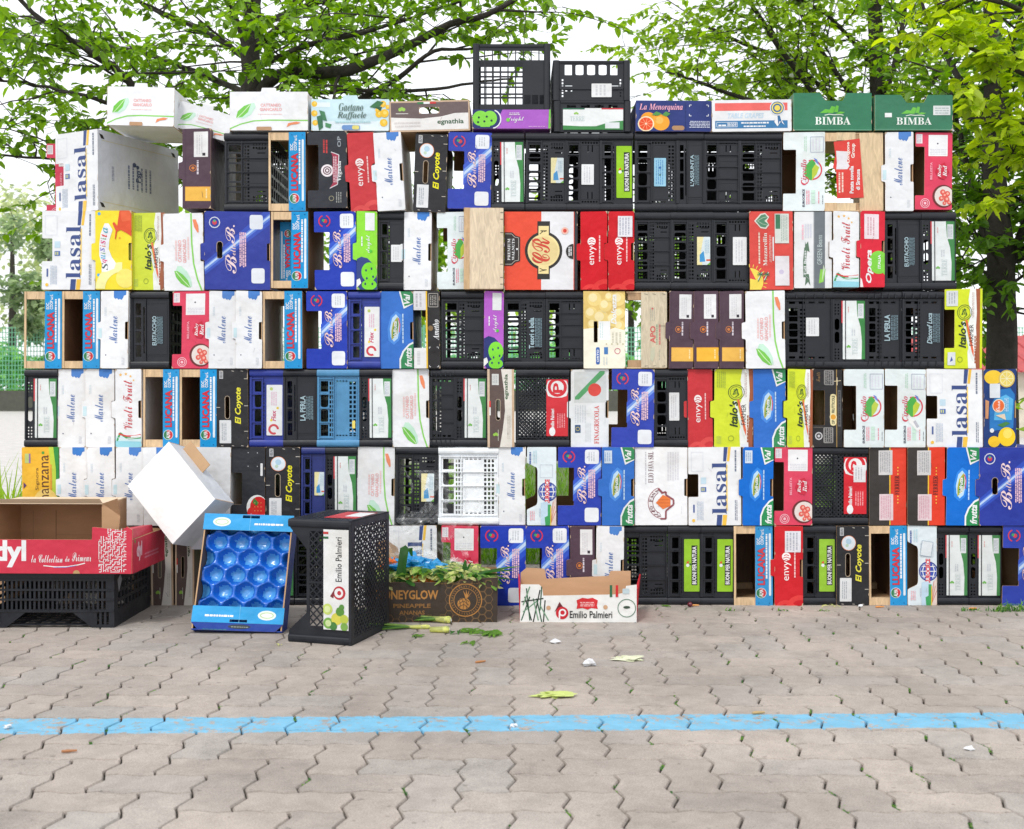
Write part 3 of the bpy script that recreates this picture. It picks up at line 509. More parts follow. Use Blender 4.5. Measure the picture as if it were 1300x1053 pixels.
def a_fava(A):             # W0=68
    b = (146, 84, 92)
    A.text('ELIO FAVA SRL', 17, 53, 24, 92, (110, 70, 80), 'serif'); A.lines(13, 50, 14.6, 92, 1, (206, 206, 212), fill=1)
    A.ring(37, 28, 16, 20, (232, 228, 230), 110, 262); A.ring(37, 28, 19.6, 20.4, b, 110, 262); A.ring(37, 28, 13.6, 14.4, b, 120, 250)
    for i, ch in enumerate('ELIO FAVA'):
        if ch == ' ': continue
        t = rad(250 - i * 16); cu, cv = 37 + 17 * math.cos(t), 28 + 17 * math.sin(t); A.text(ch, cu - 2.2, cv - 2, cu + 2.2, cv + 2, (110, 60, 70), 'serif')
    A.poly([(27, 28), (36, 20), (46, 24), (46, 34), (36, 38)], (232, 130, 74)); A.line([(34, 40), (40, 42), (40, 38), (50, 32), (50, 26), (40, 18), (40, 8), (33, 8)], 2.2, b); A.line([(30, 46), (36, 40)], 2.6, b)
    for v in (24, 28, 32): A.line([(30, v), (45, v)], .5, (196, 100, 60))
    A.lines(42, 56, 58, 92, 5, (222, 222, 228)); A.lines(60, 14, 61, 24, 1, (214, 214, 220))
def a_ferrier(A, torn=False):    # W0=48
    A.rect(28, 0, 48, 98, (226, 66, 44)); A.rect(26, 0, 27.6, 98, (240, 190, 60)); A.rr(12, 63, 30, 94, (208, 206, 206), .4); A.lines(14, 66, 28, 92, 6, (160, 160, 164)); A.rr(13, 6, 31, 39, (226, 206, 210), .4); A.lines(15, 8, 29, 37, 6, (214, 160, 176))
    A.text('FERRIER', 33, 38, 39, 62, (70, 30, 34), 'serif')
    for v in (28, 32, 36, 64, 68, 72): A.circ(37, v, .9, (246, 190, 80))
def a_bimba(A):            # W0=100, H0=49
    A.text('BIMBA', 28, 8, 73, 18, (240, 246, 240), 'serif', rot=0, off=.02)
    for a, b, c, d in ((34, 23, 48, 27), (44, 23, 54, 31), (52, 24, 58, 32), (54, 22, 66, 24)): A.poly([(a, b), ((a + c) / 2, d + 1), (c, d), ((a + c) / 2 + 2, b)], (110, 196, 70))
    A.line([(40, 20), (46, 21.4), (52, 20.6), (60, 21), (64, 20)], 1, (230, 240, 230)); A.line([(0, 1.4), (100, 1)], .6, (120, 180, 150)); A.line([(1, 0), (1, 48)], .5, (110, 170, 140))
def a_bimba_tag(A): a_bimba(A); A.rr(75, 21, 97, 34, (222, 228, 226), .4); A.lines(77, 23, 95, 33, 3, (180, 190, 190), rot=0); A.rect(13, 18, 22, 24, (236, 240, 238))
def a_gaetano(A):          # W0=99, H0=40
    A.rect(2, 0, 98, 12, (226, 240, 246)); A.rr(4, 30, 24, 36, (230, 242, 248), .6)
    for a, b, r in ((4, 34, 4), (3, 22, 4.4), (5, 10, 4), (91, 36, 4.6), (86, 21, 5), (93, 22, 6), (92, 10, 5.4), (84, 26, 3), (97, 30, 3)): A.circ(max(a, r * .9), min(b, 38 - r * .9), r * .9, (244, 196, 50)); A.circ(max(a, r) + .6, min(b, 38 - r * .9) + .8, r * .4, (250, 220, 110))
    A.poly([(10, 26), (17, 24), (20, 12), (14, 14)], (70, 130, 90)); A.poly([(7, 18), (14, 20), (15, 4), (10, 0)], (60, 116, 84)); A.poly([(18, 10), (26, 8), (24, 3), (18, 5)], (80, 146, 100)); A.poly([(74, 30), (84, 38), (92, 36), (84, 28)], (60, 116, 76)); A.poly([(80, 30), (90, 30), (88, 25)], (40, 90, 60))
    A.text('Gaetano', 35, 25, 66, 35, (96, 120, 112), 'serifi', rot=0); A.text('Raffaele', 33, 14, 70, 24, (96, 120, 112), 'serifi', rot=0); A.rr(39, 1, 62, 7, (110, 150, 206), 2.5); A.rr(52, 1.4, 61, 6.6, (226, 214, 120), 2); A.lines(28, 10, 76, 12, 1, (180, 220, 226), rot=0, fill=1)
def a_menor(A):            # W0=96, H0=42
    A.rect(0, 0, 4, 38, (52, 70, 134)); A.text('La Menorquina', 4, 26, 60, 38, (30, 40, 90), 'serifi', rot=0, off=.04); A.text('La Menorquina', 4.4, 27, 59.6, 37.6, (240, 176, 196), 'serifi', rot=0)
    A.circ(16, 16, 10, (240, 160, 60)); A.circ(32, 12, 11, (244, 168, 66)); A.circ(30, 15, 5, (250, 190, 100)); A.circ(13, 10, 10.4, (244, 226, 190)); A.circ(13, 10, 8.8, (232, 88, 54))
    for t in range(0, 360, 40): A.line([(13, 10), (13 + 8.6 * math.cos(rad(t)), 10 + 8.6 * math.sin(rad(t)))], .5, (246, 180, 140))
    A.circ(13, 10, 1.2, (246, 220, 200)); A.poly([(20, 22), (26, 27), (33, 24), (28, 21)], (90, 150, 80)); A.poly([(33, 22), (38, 27), (44, 24), (39, 20)], (90, 150, 80)); A.line([(63, 0), (63, 40)], .4, (30, 40, 90))
    for a, b, c, d in ((68, 36, 2.6, -2.6), (92, 36, -2.6, -2.6), (68, 21, 2.6, 2.6), (92, 21, -2.6, 2.6)): A.line([(a + c, b), (a, b), (a, b + d)], .9, (226, 230, 240))
    A.lines(68, 5, 94, 15, 5, (206, 212, 230), rot=0)
def a_grapes(A):           # W0=101, H0=41
    A.rect(4, 27, 96, 37, (240, 104, 98)); A.rect(4, 4, 96, 14, (54, 124, 178)); A.text('TABLE GRAPES', 20, 17, 66, 24, (200, 222, 240), 'boldi', rot=0); A.line([(6, 6), (6, 12), (32, 12), (32, 6), (6, 6)], .5, WHITE); A.lines(8, 7, 18, 11, 1, WHITE, rot=0); A.lines(19, 7, 31, 12, 3, WHITE, rot=0); A.lines(36, 10, 72, 12, 1, WHITE, rot=0, fill=1); A.lines(40, 5.6, 68, 7.4, 1, WHITE, rot=0, fill=1)
    A.circ(83, 30, 9.4, WHITE); A.circ(83, 30, 8.4, (54, 110, 160)); A.ring(83, 30, 5.6, 7.2, (240, 220, 110)); A.circ(83, 30, 3.6, (246, 220, 90)); A.poly([(82, 20), (85, 20), (92, 8), (87, 12), (83, 6), (79, 12)], WHITE); A.poly([(83, 20), (86, 20), (89, 10), (86, 13), (84, 8)], (54, 110, 160))
def a_leaf_flat(A):        # W0=99, H0=49
    g = (140, 214, 96)
    A.line([(0, 2), (14, 8), (30, 12), (50, 13), (99, 12.6)], 1.6, g); A.poly([(10, 16), (18, 15), (27, 20), (33, 30), (31, 35), (22, 33), (13, 26)], (204, 240, 220)); A.poly([(8, 16), (16, 17), (23, 23), (27, 34), (18, 31), (10, 24)], (122, 202, 82)); A.line([(9, 15.4), (17, 23), (26, 33)], .9, (214, 240, 196))
    A.text('CATTANEO', 39, 30, 65, 34, (242, 178, 178), 'bold', rot=0); A.text('GIANCARLO', 38, 24.6, 66, 28.6, (242, 178, 178), 'bold', rot=0); A.poly([(72, 4), (74, 9), (84, 11), (90, 10), (86, 8), (78, 7)], (242, 150, 104)); A.lines(36, 20, 66, 22, 1, (246, 212, 212), rot=0)
def a_plain(A): A.lines(4, 70, 10, 90, 3, (214, 220, 228))
def a_darkegn(A): a_egnathia(A)

W_ = (240, 242, 245)
# key: (art, W0, ground colour, tab, slot, notch(u, v0, v1), hole, look, short, group)
ART = {
 'marlene': (a_marlene, 36, W_, 1, 1, None, None, 'white box with slanted blue script lettering', 'blue-script box', 'white boxes lettered in blue script'),
 'bella': (a_bella, 54, (36, 62, 178), 0, 0, (20, 25, 73), None, 'deep blue box with cut-out and two white squares', 'cut-out blue box', 'deep blue boxes with a cut-out side'),
 'royal': (a_royal, 84, (36, 56, 160), 1, 1, None, (16, 39, 23, 60), 'wide royal blue box with handle hole', 'royal blue box', 'wide royal blue boxes with a handle hole'),
 'vegusia': (a_vegusia, 50, (44, 47, 56), 0, 0, (14, 22, 80), None, 'black box with white shield emblem', 'shield-emblem box', None),
 'envy': (a_envy, 34, (206, 34, 44), 1, 1, None, None, 'red box with white upright word and swirl', 'red box', 'red boxes with a white word'),
 'leaf': (a_leaf, 50, W_, 1, 1, None, None, 'white box with green leaf and line', 'leaf box', 'white boxes with a green leaf'),
 'coyote': (a_coyote, 41, (40, 40, 44), 0, 0, None, (11.5, 36, 17, 64), 'black box with yellow lettering and oval hole', 'yellow-lettered box', 'black boxes with yellow lettering'),
 'coyote2': (a_coyote_round, 41, (40, 40, 44), 0, 0, None, (11.5, 36, 17, 64), 'black yellow-lettered box with round picture', 'yellow-lettered box', 'black boxes with yellow lettering'),
 'lasal': (a_lasal, 68, W_, 0, 0, (13, 36, 65), None, 'white box with tall navy letters', 'navy-lettered box', 'white boxes with tall navy letters'),
 'squisita': (a_squisita, 46, (250, 226, 50), 1, 1, None, None, 'yellow box with red shape and white banner', 'yellow box', None),
 'italo': (a_italo_text, 46, (214, 228, 40), 1, 1, None, None, 'lime green box with round stamp and carrot', 'lime box', 'lime green boxes with a round stamp'),
 'italo2': (a_italo_sticker, 49, (214, 228, 40), 0, 0, (13, 26, 75), None, 'lime green box with cut-out and stickers', 'lime cut-out box', 'lime green boxes with a round stamp'),
 'kiwi': (a_kiwi, 26, (146, 224, 66), 1, 0, None, None, 'bright green box with kiwi drawing', 'bright green box', None),
 'kiwi2': (a_kiwi_purple, 26, (186, 98, 206), 0, 0, None, None, 'narrow purple box with green kiwi drawing', 'purple box', None),
 'circello': (a_circello, 52, (232, 242, 244), 0, 0, (16, 22, 78), None, 'pale box with green hill in red circle', 'hill-emblem box', 'pale boxes with a hill in a red circle'),
 'circello2': (a_circello_torn, 52, (232, 242, 244), 0, 0, (16, 22, 78), None, 'pale box with hill emblem partly torn', 'torn-emblem box', 'pale boxes with a hill in a red circle'),
 'crnut': (a_crnut, 93, (240, 76, 42), 0, 0, None, None, 'wide orange and white box with round monogram', 'orange monogram box', None),
 'mozz': (a_mozz, 55, (228, 60, 46), 0, 0, None, None, 'orange-red box with melons, palms and sun', 'sun and palm box', None),
 'beans': (a_beans, 49, (232, 234, 236), 0, 1, None, None, 'white box with grey band and ribbon', 'grey-banded box', None),
 'vivoli': (a_vivoli, 34, W_, 1, 1, None, None, 'white box with red script and orange stars', 'red-script box', 'white boxes with red script and stars'),
 'opera': (a_opera, 32, (220, 36, 58), 1, 1, None, None, 'red box with green circle and white word', 'red-green box', None),
 'pink': (a_pink, 48, (224, 66, 96), 0, 0, (12, 18, 80), None, 'pink box picturing a bowl of fruit', 'pink box', 'pink boxes picturing a bowl of fruit'),
 'valfrutta': (a_valfrutta, 42, (22, 110, 208), 1, 1, None, None, 'bright blue box with leaf emblem and green corners', 'leaf-emblem blue box', 'bright blue boxes with green corners'),
 'valfrutta2': (a_valfrutta_tag, 42, (22, 110, 208), 1, 1, None, None, 'bright blue green-cornered box with pale tag', 'leaf-emblem blue box', 'bright blue boxes with green corners'),
 'ametho': (a_ametho, 34, (44, 42, 44), 0, 0, (16, 26, 74), None, 'black and white box with yellow stripe', 'yellow-striped box', None),
 'dolcezza': (a_dolcezza, 53, (244, 238, 214), 0, 0, None, (13, 33, 18, 60), 'cream box printed with pale grapes', 'pale grape box', None),
 'apo': (a_apo, 32, (222, 208, 180), 0, 0, None, None, 'beige board box with red letters', 'beige box', None),
 'maroon': (a_maroon, 32, (84, 62, 76), 1, 0, None, None, 'dark plum box with orange band', 'plum box', 'dark plum boxes with an orange band'),
 'fina': (a_fina, 47, (234, 238, 242), 1, 1, None, None, 'white box with green diagonal and red disc', 'red-disc box', None),
 'egnathia': (a_egnathia, 35, (96, 80, 76), 0, 0, None, (11.5, 34, 16.5, 60), 'brown and cream box with oval handle', 'brown-cream box', 'brown and cream boxes with an oval handle'),
 'op': (a_op, 39, (42, 40, 42), 0, 0, (16, 28, 72), None, 'black box with cream badge and grey panels', 'cream-badge box', None),
 'lemon': (a_lemon, 44, (30, 60, 120), 0, 1, None, None, 'navy box printed with lemons', 'lemon box', None),
 'signora': (a_signora, 47, (246, 190, 50), 0, 0, None, None, 'orange-yellow and green box with brown words', 'orange-yellow box', None),
 'strawberry': (a_strawberry, 44, (44, 46, 52), 0, 0, (14, 26, 66), None, 'black box picturing strawberries', 'strawberry box', None),
 'euro': (a_euro, 38, (226, 238, 244), 0, 0, 'slant', None, 'pale box with blue globe emblem', 'globe box', 'pale boxes with a blue globe'),
 'euro2': (a_euro_tag, 38, (226, 238, 244), 0, 0, 'slant', None, 'pale globe-emblem box with tilted tag', 'globe box', 'pale boxes with a blue globe'),
 'fava': (a_fava, 68, W_, 0, 1, None, None, 'wide white box with brick-red ring emblem', 'ring-emblem box', None),
 'ferrier': (a_ferrier, 48, (56, 52, 50), 0, 0, None, None, 'black and red box with dark lettering', 'black-red box', 'black and red boxes'),
 'plain': (a_plain, 44, W_, 0, 0, None, None, 'plain white box', 'plain white box', None),
 'bimba': (a_bimba, 100, (54, 124, 92), 0, 0, 'top', None, '', '', 'dark green boxes with a scooped top edge'),
 'bimba2': (a_bimba_tag, 100, (54, 124, 92), 0, 0, 'top', None, '', '', 'dark green boxes with a scooped top edge'),
 'gaetano': (a_gaetano, 99, (204, 232, 240), 0, 0, None, None, '', '', None),
 'egnflat': (a_egnathia_flat, 103, (206, 178, 150), 0, 0, None, (38, 22, 64, 30), '', '', None),
 'menor': (a_menor, 96, (44, 58, 120), 0, 0, None, (46, 1.5, 62, 8), '', '', None),
 'grapes': (a_grapes, 101, (236, 238, 240), 0, 0, None, None, '', '', None),
 'leafflat': (a_leaf_flat, 99, W_, 0, 0, None, None, '', '', 'white boxes with a green leaf on top of the wall'),
 'kiwiflat': (a_kiwi_flat, 99, (176, 92, 204), 0, 0, None, None, '', '', None),
}
# ------------------------------------------------------------------ ground: interlocking herringbone pavers, each its own outline, in one sheet of paving
U = 0.145
def pav_edge(a, b):
    """zigzag outline between two lattice corners (always the same from either side)"""
    rev = a > b
    if rev: a, b = b, a
    (i, k), (i2, k2) = a, b
    A_ = Vector((i * U, 3.628 - DIST + k * U)); B_ = Vector((i2 * U, 3.628 - DIST + k2 * U)); am = .0125
    if i == i2: pts = [A_, A_.lerp(B_, .22) + Vector((-am, 0)), A_.lerp(B_, .72) + Vector((am, 0))]
    else: pts = [A_, A_.lerp(B_, .22) + Vector((0, am * .8)), A_.lerp(B_, .72) + Vector((0, -am * .8))]
    pts.append(B_)
    if rev: pts.reverse()
    return pts[:-1]
def pavement():
    mb = MB(); cells = []
    for k in range(-9, 27):
        for i in range(-36, 37):
            q = (i - k) % 4
            if q == 3: cells.append((i, k, 2, 1))
            elif q == 2: cells.append((i, k, 1, 2))
    for i, k, w, h in cells:
        cs = [(i + a, k) for a in range(w)] + [(i + w, k + a) for a in range(h)] + [(i + w - a, k + h) for a in range(w)] + [(i, k + h - a) for a in range(h)]
        pts = []
        for a, b in zip(cs, cs[1:] + cs[:1]): pts += pav_edge(a, b)
        c = Vector(((i + w / 2) * U, 3.628 - DIST + (k + h / 2) * U))
        z = R.uniform(-.0012, .0012); tx, ty = R.uniform(-.006, .006), R.uniform(-.006, .006)
        n = len(pts); vs = []
        for ins, zz in ((.0062, 0), (.0028, -.006), (.0026, -.03)):
            for p in pts:
                d = p - c; d = Vector((d.x * (1 - 2 * ins / (w * U)), d.y * (1 - 1.7 * ins / (h * U)))); vs.append((c.x + d.x, c.y + d.y, z + zz + d.x * tx + d.y * ty))
        fs = [tuple(range(n))] + [(r * n + (j + 1) % n, r * n + j, (r + 1) * n + j, (r + 1) * n + (j + 1) % n) for r in (0, 1) for j in range(n)]
        mb.mesh(vs, fs, 'PAV'); t = R.random(); mb.tint = (mb.tint or []) + [t] * len(fs)
    m = bpy.data.materials.new('paver_concrete'); m.use_nodes = True; t = m.node_tree; b = t.nodes['Principled BSDF']
    N = t.nodes.new; L = t.links.new
    tc = N('ShaderNodeTexCoord'); at = N('ShaderNodeAttribute'); at.attribute_name = 'tint'
    r = N('ShaderNodeValToRGB'); L(at.outputs['Fac'], r.inputs['Fac']); e = r.color_ramp.elements
    e[0].color = (.325, .287, .256, 1); e[1].color = (.385, .335, .295, 1)
    for p, c in ((.3, (.36, .312, .275, 1)), (.62, (.345, .315, .288, 1)), (.8, (.375, .325, .285, 1))): x = e.new(p); x.color = c
    def noise_(sc_, de, ro=.6):
        n = N('ShaderNodeTexNoise'); n.inputs['Scale'].default_value = sc_; n.inputs['Detail'].default_value = de; n.inputs['Roughness'].default_value = ro; L(tc.outputs['Object'], n.inputs['Vector']); return n
    def mul(a, lo, hi, src, p0=.3, p1=.7):
        q = N('ShaderNodeMapRange'); q.inputs['From Min'].default_value = p0; q.inputs['From Max'].default_value = p1; q.inputs['To Min'].default_value = lo; q.inputs['To Max'].default_value = hi; L(src, q.inputs['Value'])
        mx = N('ShaderNodeVectorMath'); mx.operation = 'SCALE'; L(a, mx.inputs[0]); L(q.outputs[0], mx.inputs['Scale']); return mx.outputs[0]
    n1 = noise_(1.1, 4); n2 = noise_(220, 3, .8); n3 = noise_(14, 6, .7)
    c = mul(r.outputs['Color'], .80, 1.22, n1.outputs['Fac']); n7 = noise_(26, 2, .4); c = mul(c, 1.0, .66, n7.outputs['Fac'], .69, .74); n8 = noise_(2.6, 7, .75); c = mul(c, 1.08, .78, n8.outputs['Fac'], .52, .72); c = mul(c, .6, 1.3, n2.outputs['Fac'], .25, .75); c = mul(c, .84, 1.1, n3.outputs['Fac'])
    # worn blue line of paint across the pavers
    sp = N('ShaderNodeSeparateXYZ'); L(tc.outputs['Object'], sp.inputs[0])
    def math_(op, a, b_=None, c_=None):
        q = N('ShaderNodeMath'); q.operation = op
        for i_, x in enumerate((a, b_, c_)):
            if x is None: continue
            if isinstance(x, (int, float)): q.inputs[i_].default_value = x
            else: L(x, q.inputs[i_])
        return q.outputs[0]
    n4 = noise_(9, 8, .75); n5 = noise_(38, 4, .7); n6 = noise_(3.5, 5, .7)
    yc = math_('ADD', math_('SUBTRACT', sp.outputs['Y'], math_('MULTIPLY', sp.outputs['X'], .021)), 2.100)
    dist = math_('SUBTRACT', .092, math_('ABSOLUTE', yc))
    edge = math_('ADD', dist, math_('MULTIPLY', math_('SUBTRACT', n4.outputs['Fac'], .5), .11))
    m1 = math_('MULTIPLY', math_('MULTIPLY', edge, 160), 1); cl = N('ShaderNodeClamp'); L(m1, cl.inputs[0])
    wear = N('ShaderNodeMapRange'); wear.inputs['From Min'].default_value = .60; wear.inputs['From Max'].default_value = .55; L(math_('ADD', math_('MULTIPLY', n4.outputs['Fac'], .6), math_('MULTIPLY', n5.outputs['Fac'], .45)), wear.inputs['Value'])
    msk = math_('MULTIPLY', math_('MULTIPLY', cl.outputs[0], wear.outputs[0]), .95)
    bl = N('ShaderNodeRGB'); bl.outputs[0].default_value = (.16, .43, .62, 1); blc = mul(bl.outputs[0], .85, 1.1, n3.outputs['Fac'])
    mx = N('ShaderNodeMix'); mx.data_type = 'RGBA'; L(msk, mx.inputs['Factor']); L(c, mx.inputs['A']); L(blc, mx.inputs['B']); L(mx.outputs['Result'], b.inputs['Base Color'])
    b.inputs['Roughness'].default_value = .88; bp = N('ShaderNodeBump'); bp.inputs['Strength'].default_value = .5; bp.inputs['Distance'].default_value = .003; L(n2.outputs['Fac'], bp.inputs['Height']); L(bp.outputs['Normal'], b.inputs['Normal'])
    mb.mats = [m]
    tag(mb.build('pavement'), kind='structure')
pavement()
mb = MB(); mb.face([(-400, -8, -.014), (400, -8, -.014), (400, 500, -.014), (-400, 500, -.014)], ((62, 56, 48), 'soil')); tag(mb.build('ground'), kind='structure')
mb = MB(); mb.face([(-60, 1.4, .002), (60, 1.4, .002), (60, 11.4, .002), (-60, 11.4, .002)], ((92, 112, 52), 'soil')); tag(mb.build('lawn'), kind='structure')
mb = MB(); mb.face([(-90, 3.2, .006), (-4.4, 3.2, .006), (-6.4, 11.6, .006), (-90, 11.6, .006)], ((206, 202, 198), 'soil')); mb.face([(-90, 11.6, .004), (90, 11.6, .004), (120, 95, .004), (-120, 95, .004)], ((206, 202, 198), 'soil')); tag(mb.build('road'), kind='structure')
mb = MB(); mb.box((-6.4, 11.4, -.01), (60, 11.6, .09), ((190, 188, 182), 'soil')); tag(mb.build('kerb'), kind='structure')

# ------------------------------------------------------------------ boxes
T = .005
def panel_loop(W, H, tab, slot, notch, sx=1):
    l = [(0, 0), (W, 0)]
    if slot: l += [(W, 37), (W - 4, 37), (W - 4, 59), (W, 59)]
    if notch == 'top': l += [(W, H), (.68 * W, H), (.63 * W, H - 10), (.41 * W, H - 10), (.34 * W, H), (0, H)]
    else: l += [(W, H), (0, H)]
    if notch == 'slant': l += [(0, .80 * H), (.33 * W, .74 * H), (.36 * W, .70 * H), (.36 * W, .3 * H), (.33 * W, .26 * H), (0, .2 * H)]
    elif isinstance(notch, tuple): n = notch[0] * sx; l += [(0, notch[2]), (n, notch[2]), (n, notch[1]), (0, notch[1])]
    elif tab: l += [(0, 59), (-5, 58), (-5, 38), (0, 37)]
    return rnd(l, 1.3)
def bend(root, W, H, rs=None):
    """a used box is never square: shear and spread its parts a little, all together"""
    rs = random.Random(str(round(root.location.x, 3)) + 'b'); w2, h = W / 2 * S, H * S; a, b, c_, d_ = rs.uniform(-.004, .004), rs.uniform(-.0022, .0022), rs.uniform(-.003, .001), rs.uniform(-.010, .010)
    for o in root.children:
        if o.type != 'MESH': continue
        for v in o.data.vertices:
            x, y, z = v.co; f = z / h; v.co.x = x + a * f + c_ * f * (1 - f) * 4 * (x / w2) * .5; v.co.z = z + b * (x / w2) * f; v.co.y = y + d_ * f * .6
def box_parts(root, key, W, H, depth=.55, upright=False, inner=KR, toptab=False):
    fn, W0, col, tab, slot, notch, hole = ART[key][:7]
    H0 = 98 if not upright else {'bimba': 49, 'bimba2': 49, 'gaetano': 40, 'egnflat': 38, 'menor': 42, 'grapes': 41, 'leafflat': 49, 'kiwiflat': 24}[key]
    sx, sy = W / W0, H / H0; c = P(col)
    if upright:
        tab = slot = 0
        if toptab: loop = rnd([(0, 0), (W, 0), (W, H), (.6 * W, H), (.59 * W, H + 5), (.41 * W, H + 5), (.4 * W, H), (0, H)], 1)
        else: loop = panel_loop(W, H, 0, 0, notch)
    else: loop = panel_loop(W, H, tab, slot, notch, sx)
    loops = [[((u - W / 2) * S, v * S) for u, v in loop]]
    if hole: a, b, cc, d = hole; loops.append([((u * sx - W / 2) * S, v * sy * S) for u, v in stadium(a, b, cc, d)][::-1])
    mb = MB(); mb.prism(loops, 0, T, c, KR, inner)
    A = Art(mb, W, H, W0, H0); A.hole = hole; fn(A)
    # knocked corners and scuffed edges, different on every box
    rs = random.Random(root.name + str(round(root.location.x, 3))); kr = (206, 184, 158); A.k += 1; uo = 13 if isinstance(notch, tuple) else 0
    for cu, cv, du, dv in ((0, 0, 1, 1), (W0, 0, -1, 1), (W0, H0, -1, -1), (0, H0, 1, -1)):
        if rs.random() < .45: a_, b_ = rs.uniform(.8, 3), rs.uniform(.8, 4); A.poly([(cu, cv), (cu + du * a_, cv), (cu + du * a_ * .5, cv + dv * b_ * .4), (cu, cv + dv * b_)], kr)
    for _ in range(rs.randint(1, 4)):
        v_ = rs.uniform(4, H0 - 8); l_ = rs.uniform(2, 9); e_ = W0 if rs.random() < .6 or notch else 0; w_ = (.7 if e_ == 0 else -.7) * rs.uniform(.5, 1.3)
        if slot and e_ and 34 < v_ + l_ and v_ < 61: continue
        A.poly([(e_, v_), (e_ + w_, v_ + l_ * .3), (e_ + w_ * .6, v_ + l_ * .8), (e_, v_ + l_)], kr)
    if rs.random() < .5: a_ = rs.uniform(.2, .8) * W0; b_ = rs.uniform(.1, .9) * H0; A.line([(a_, b_), (a_ + rs.uniform(-6, 6), b_ + rs.uniform(-9, 9))], .35, tuple(int(x * .7 + 30) for x in col))
    if hole and not upright: 
        A = Art(mb, W, H, W0, H0); A.k = .5
        a, b, cc, d = hole; o_ = stadium(a - .7, b - .7, cc + .7, d + .7); i_ = stadium(a, b, cc, d)
        for j in range(len(o_)): k_ = (j + 1) % len(o_); mb.face([A.pt(*o_[j]), A.pt(*o_[k_]), A.pt(*i_[k_]), A.pt(*i_[j])], P((176, 160, 140)))
    if key == 'leafflat':
        A = Art(mb, W, H, W0, H0); A.k = 30; A.poly(rrect(34, 0, 53, 4.5, 1), (190, 150, 116))
    mb.build('end_panel', root)
    mb = MB(); mb.prism(loops, depth - T, depth, inner, KR, c); mb.build('end_panel', root)
    w2 = W / 2 * S; h = H * S
    for side in (0, 1):
        mb = MB()
        if upright:
            x0 = -w2 if side == 0 else w2 - T
            mb.box((x0, T, 0), (x0 + T, depth - T, h * .97), [KR, KR, c if side == 0 else inner, inner if side == 0 else c, KR, KR])
        else:
            z0 = 0 if side == 0 else h - T
            mb.box((-w2 + .002, T, z0), (w2 - .0005, depth - T, z0 + T), [KR, KR, KR, KR, inner if side == 0 else c, c if side == 0 else inner])
        mb.build('side_panel', root)
    mb = MB()
    if upright: mb.box((-w2 + T, T, .0005), (w2 - T, depth - T, T), [KR, KR, KR, KR, inner, c if key != 'egnflat' else KR])
    else: mb.box((w2 - T, T, T), (w2 - .0008, depth - T, h - T), [KR, KR, inner, c, KR, KR])
    mb.build('bottom_panel', root)
def wood_parts(root, W, H, depth=.5, split=.55, back=True, flipped=False):
    w2 = W / 2 * S; h = H * S; us = W * split
    A0 = ((30, 150, 214), 'print')
    mb = MB(); mb.prism([[((u - W / 2) * S, v * S) for u, v in rect(us, 0, W, H)]], -.002, .004, A0, WD, WD)
    A = Art(mb, W - us, H, 21, 98, fn=lambda u, v, k: ((u + us - W / 2) * S, -.0025 - k * .00013, v * S)); a_lucana(A); mb.build('printed_strip', root)
    for v0, v1 in ((0, 9.5), (H - 10, H)):
        mb = MB(); mb.box((-w2 + .001, .004, v0 * S + .0006), (w2 - .006, .034, v1 * S - .0006), WD); mb.build('corner_block', root)
        mb = MB(); mb.box((-w2 + .001, depth - .03, v0 * S + .0006), (w2 - .006, depth, v1 * S - .0006), WD); mb.build('corner_block', root)
    mb = MB(); mb.box((-w2, .0, .001), (-w2 + 2.6 * S, .0035, h - .001), WD); mb.build('edge_slat', root)
    for z0, z1 in ((0, .006), (h - .006, h)):
        mb = MB(); mb.box((-w2 + .012, .034, z0 + .001), (w2 - .006, depth - .03, z1 - .001), ((190, 150, 112), 'wood')); mb.build('side_slat', root)
    mb = MB(); mb.box((w2 - .006, .006, .002), (w2, depth, h - .002), ((150, 112, 84), 'wood')); mb.build('bottom_panel', root)
    if back:
        mb = MB(); mb.box((-w2 + 3 * S, depth, .001), (w2, depth + .005, h - .001), ((120, 92, 72), 'wood')); mb.build('end_board', root)
# ------------------------------------------------------------------ plastic crates
def bars(mb, u0, v0, u1, v1, pitch, w, y0, y1, c, fn, sgns=(1, -1)):
    """diagonal lattice clipped to a rectangle"""
    for si, sg in enumerate(sgns):
        off = si * .0004; k = -(v1 - v0)
        while k < (u1 - u0):
            pts = []
            for v in (v0, v1):
                t = (v - v0); u = u0 + k + t if sg > 0 else u0 + k + (v1 - v0) - t; pts.append([u, v])
            (ua, va), (ub, vb) = pts
            def clip(ua, va, ub, vb):
                ts = [0, 1]
                for lim, s_ in ((u0, 1), (u1, -1)):
                    da, db = (ua - lim) * s_, (ub - lim) * s_
                    if da < 0 and db < 0: return None
                    if da < 0: ts[0] = max(ts[0], da / (da - db))
                    elif db < 0: ts[1] = min(ts[1], da / (da - db))
                if ts[1] - ts[0] < .02: return None
                return [(ua + (ub - ua) * t, va + (vb - va) * t) for t in ts]
            q = clip(ua, va, ub, vb)
            if q:
                (a, b), (d, e) = q; dx, dy = d - a, e - b; l = math.hypot(dx, dy); nx, ny = -dy / l * w / 2, dx / l * w / 2
                ps = [(a + nx, b + ny), (a - nx, b - ny), (d - nx, e - ny), (d + nx, e + ny)]
                vs = [fn(p[0], y0 + off, p[1]) for p in ps] + [fn(p[0], y1 + off, p[1]) for p in ps]
                mb.mesh(vs, [(0, 1, 2, 3), (7, 6, 5, 4), (0, 4, 5, 1), (1, 5, 6, 2), (2, 6, 7, 3), (3, 7, 4, 0)], c)
            k += pitch
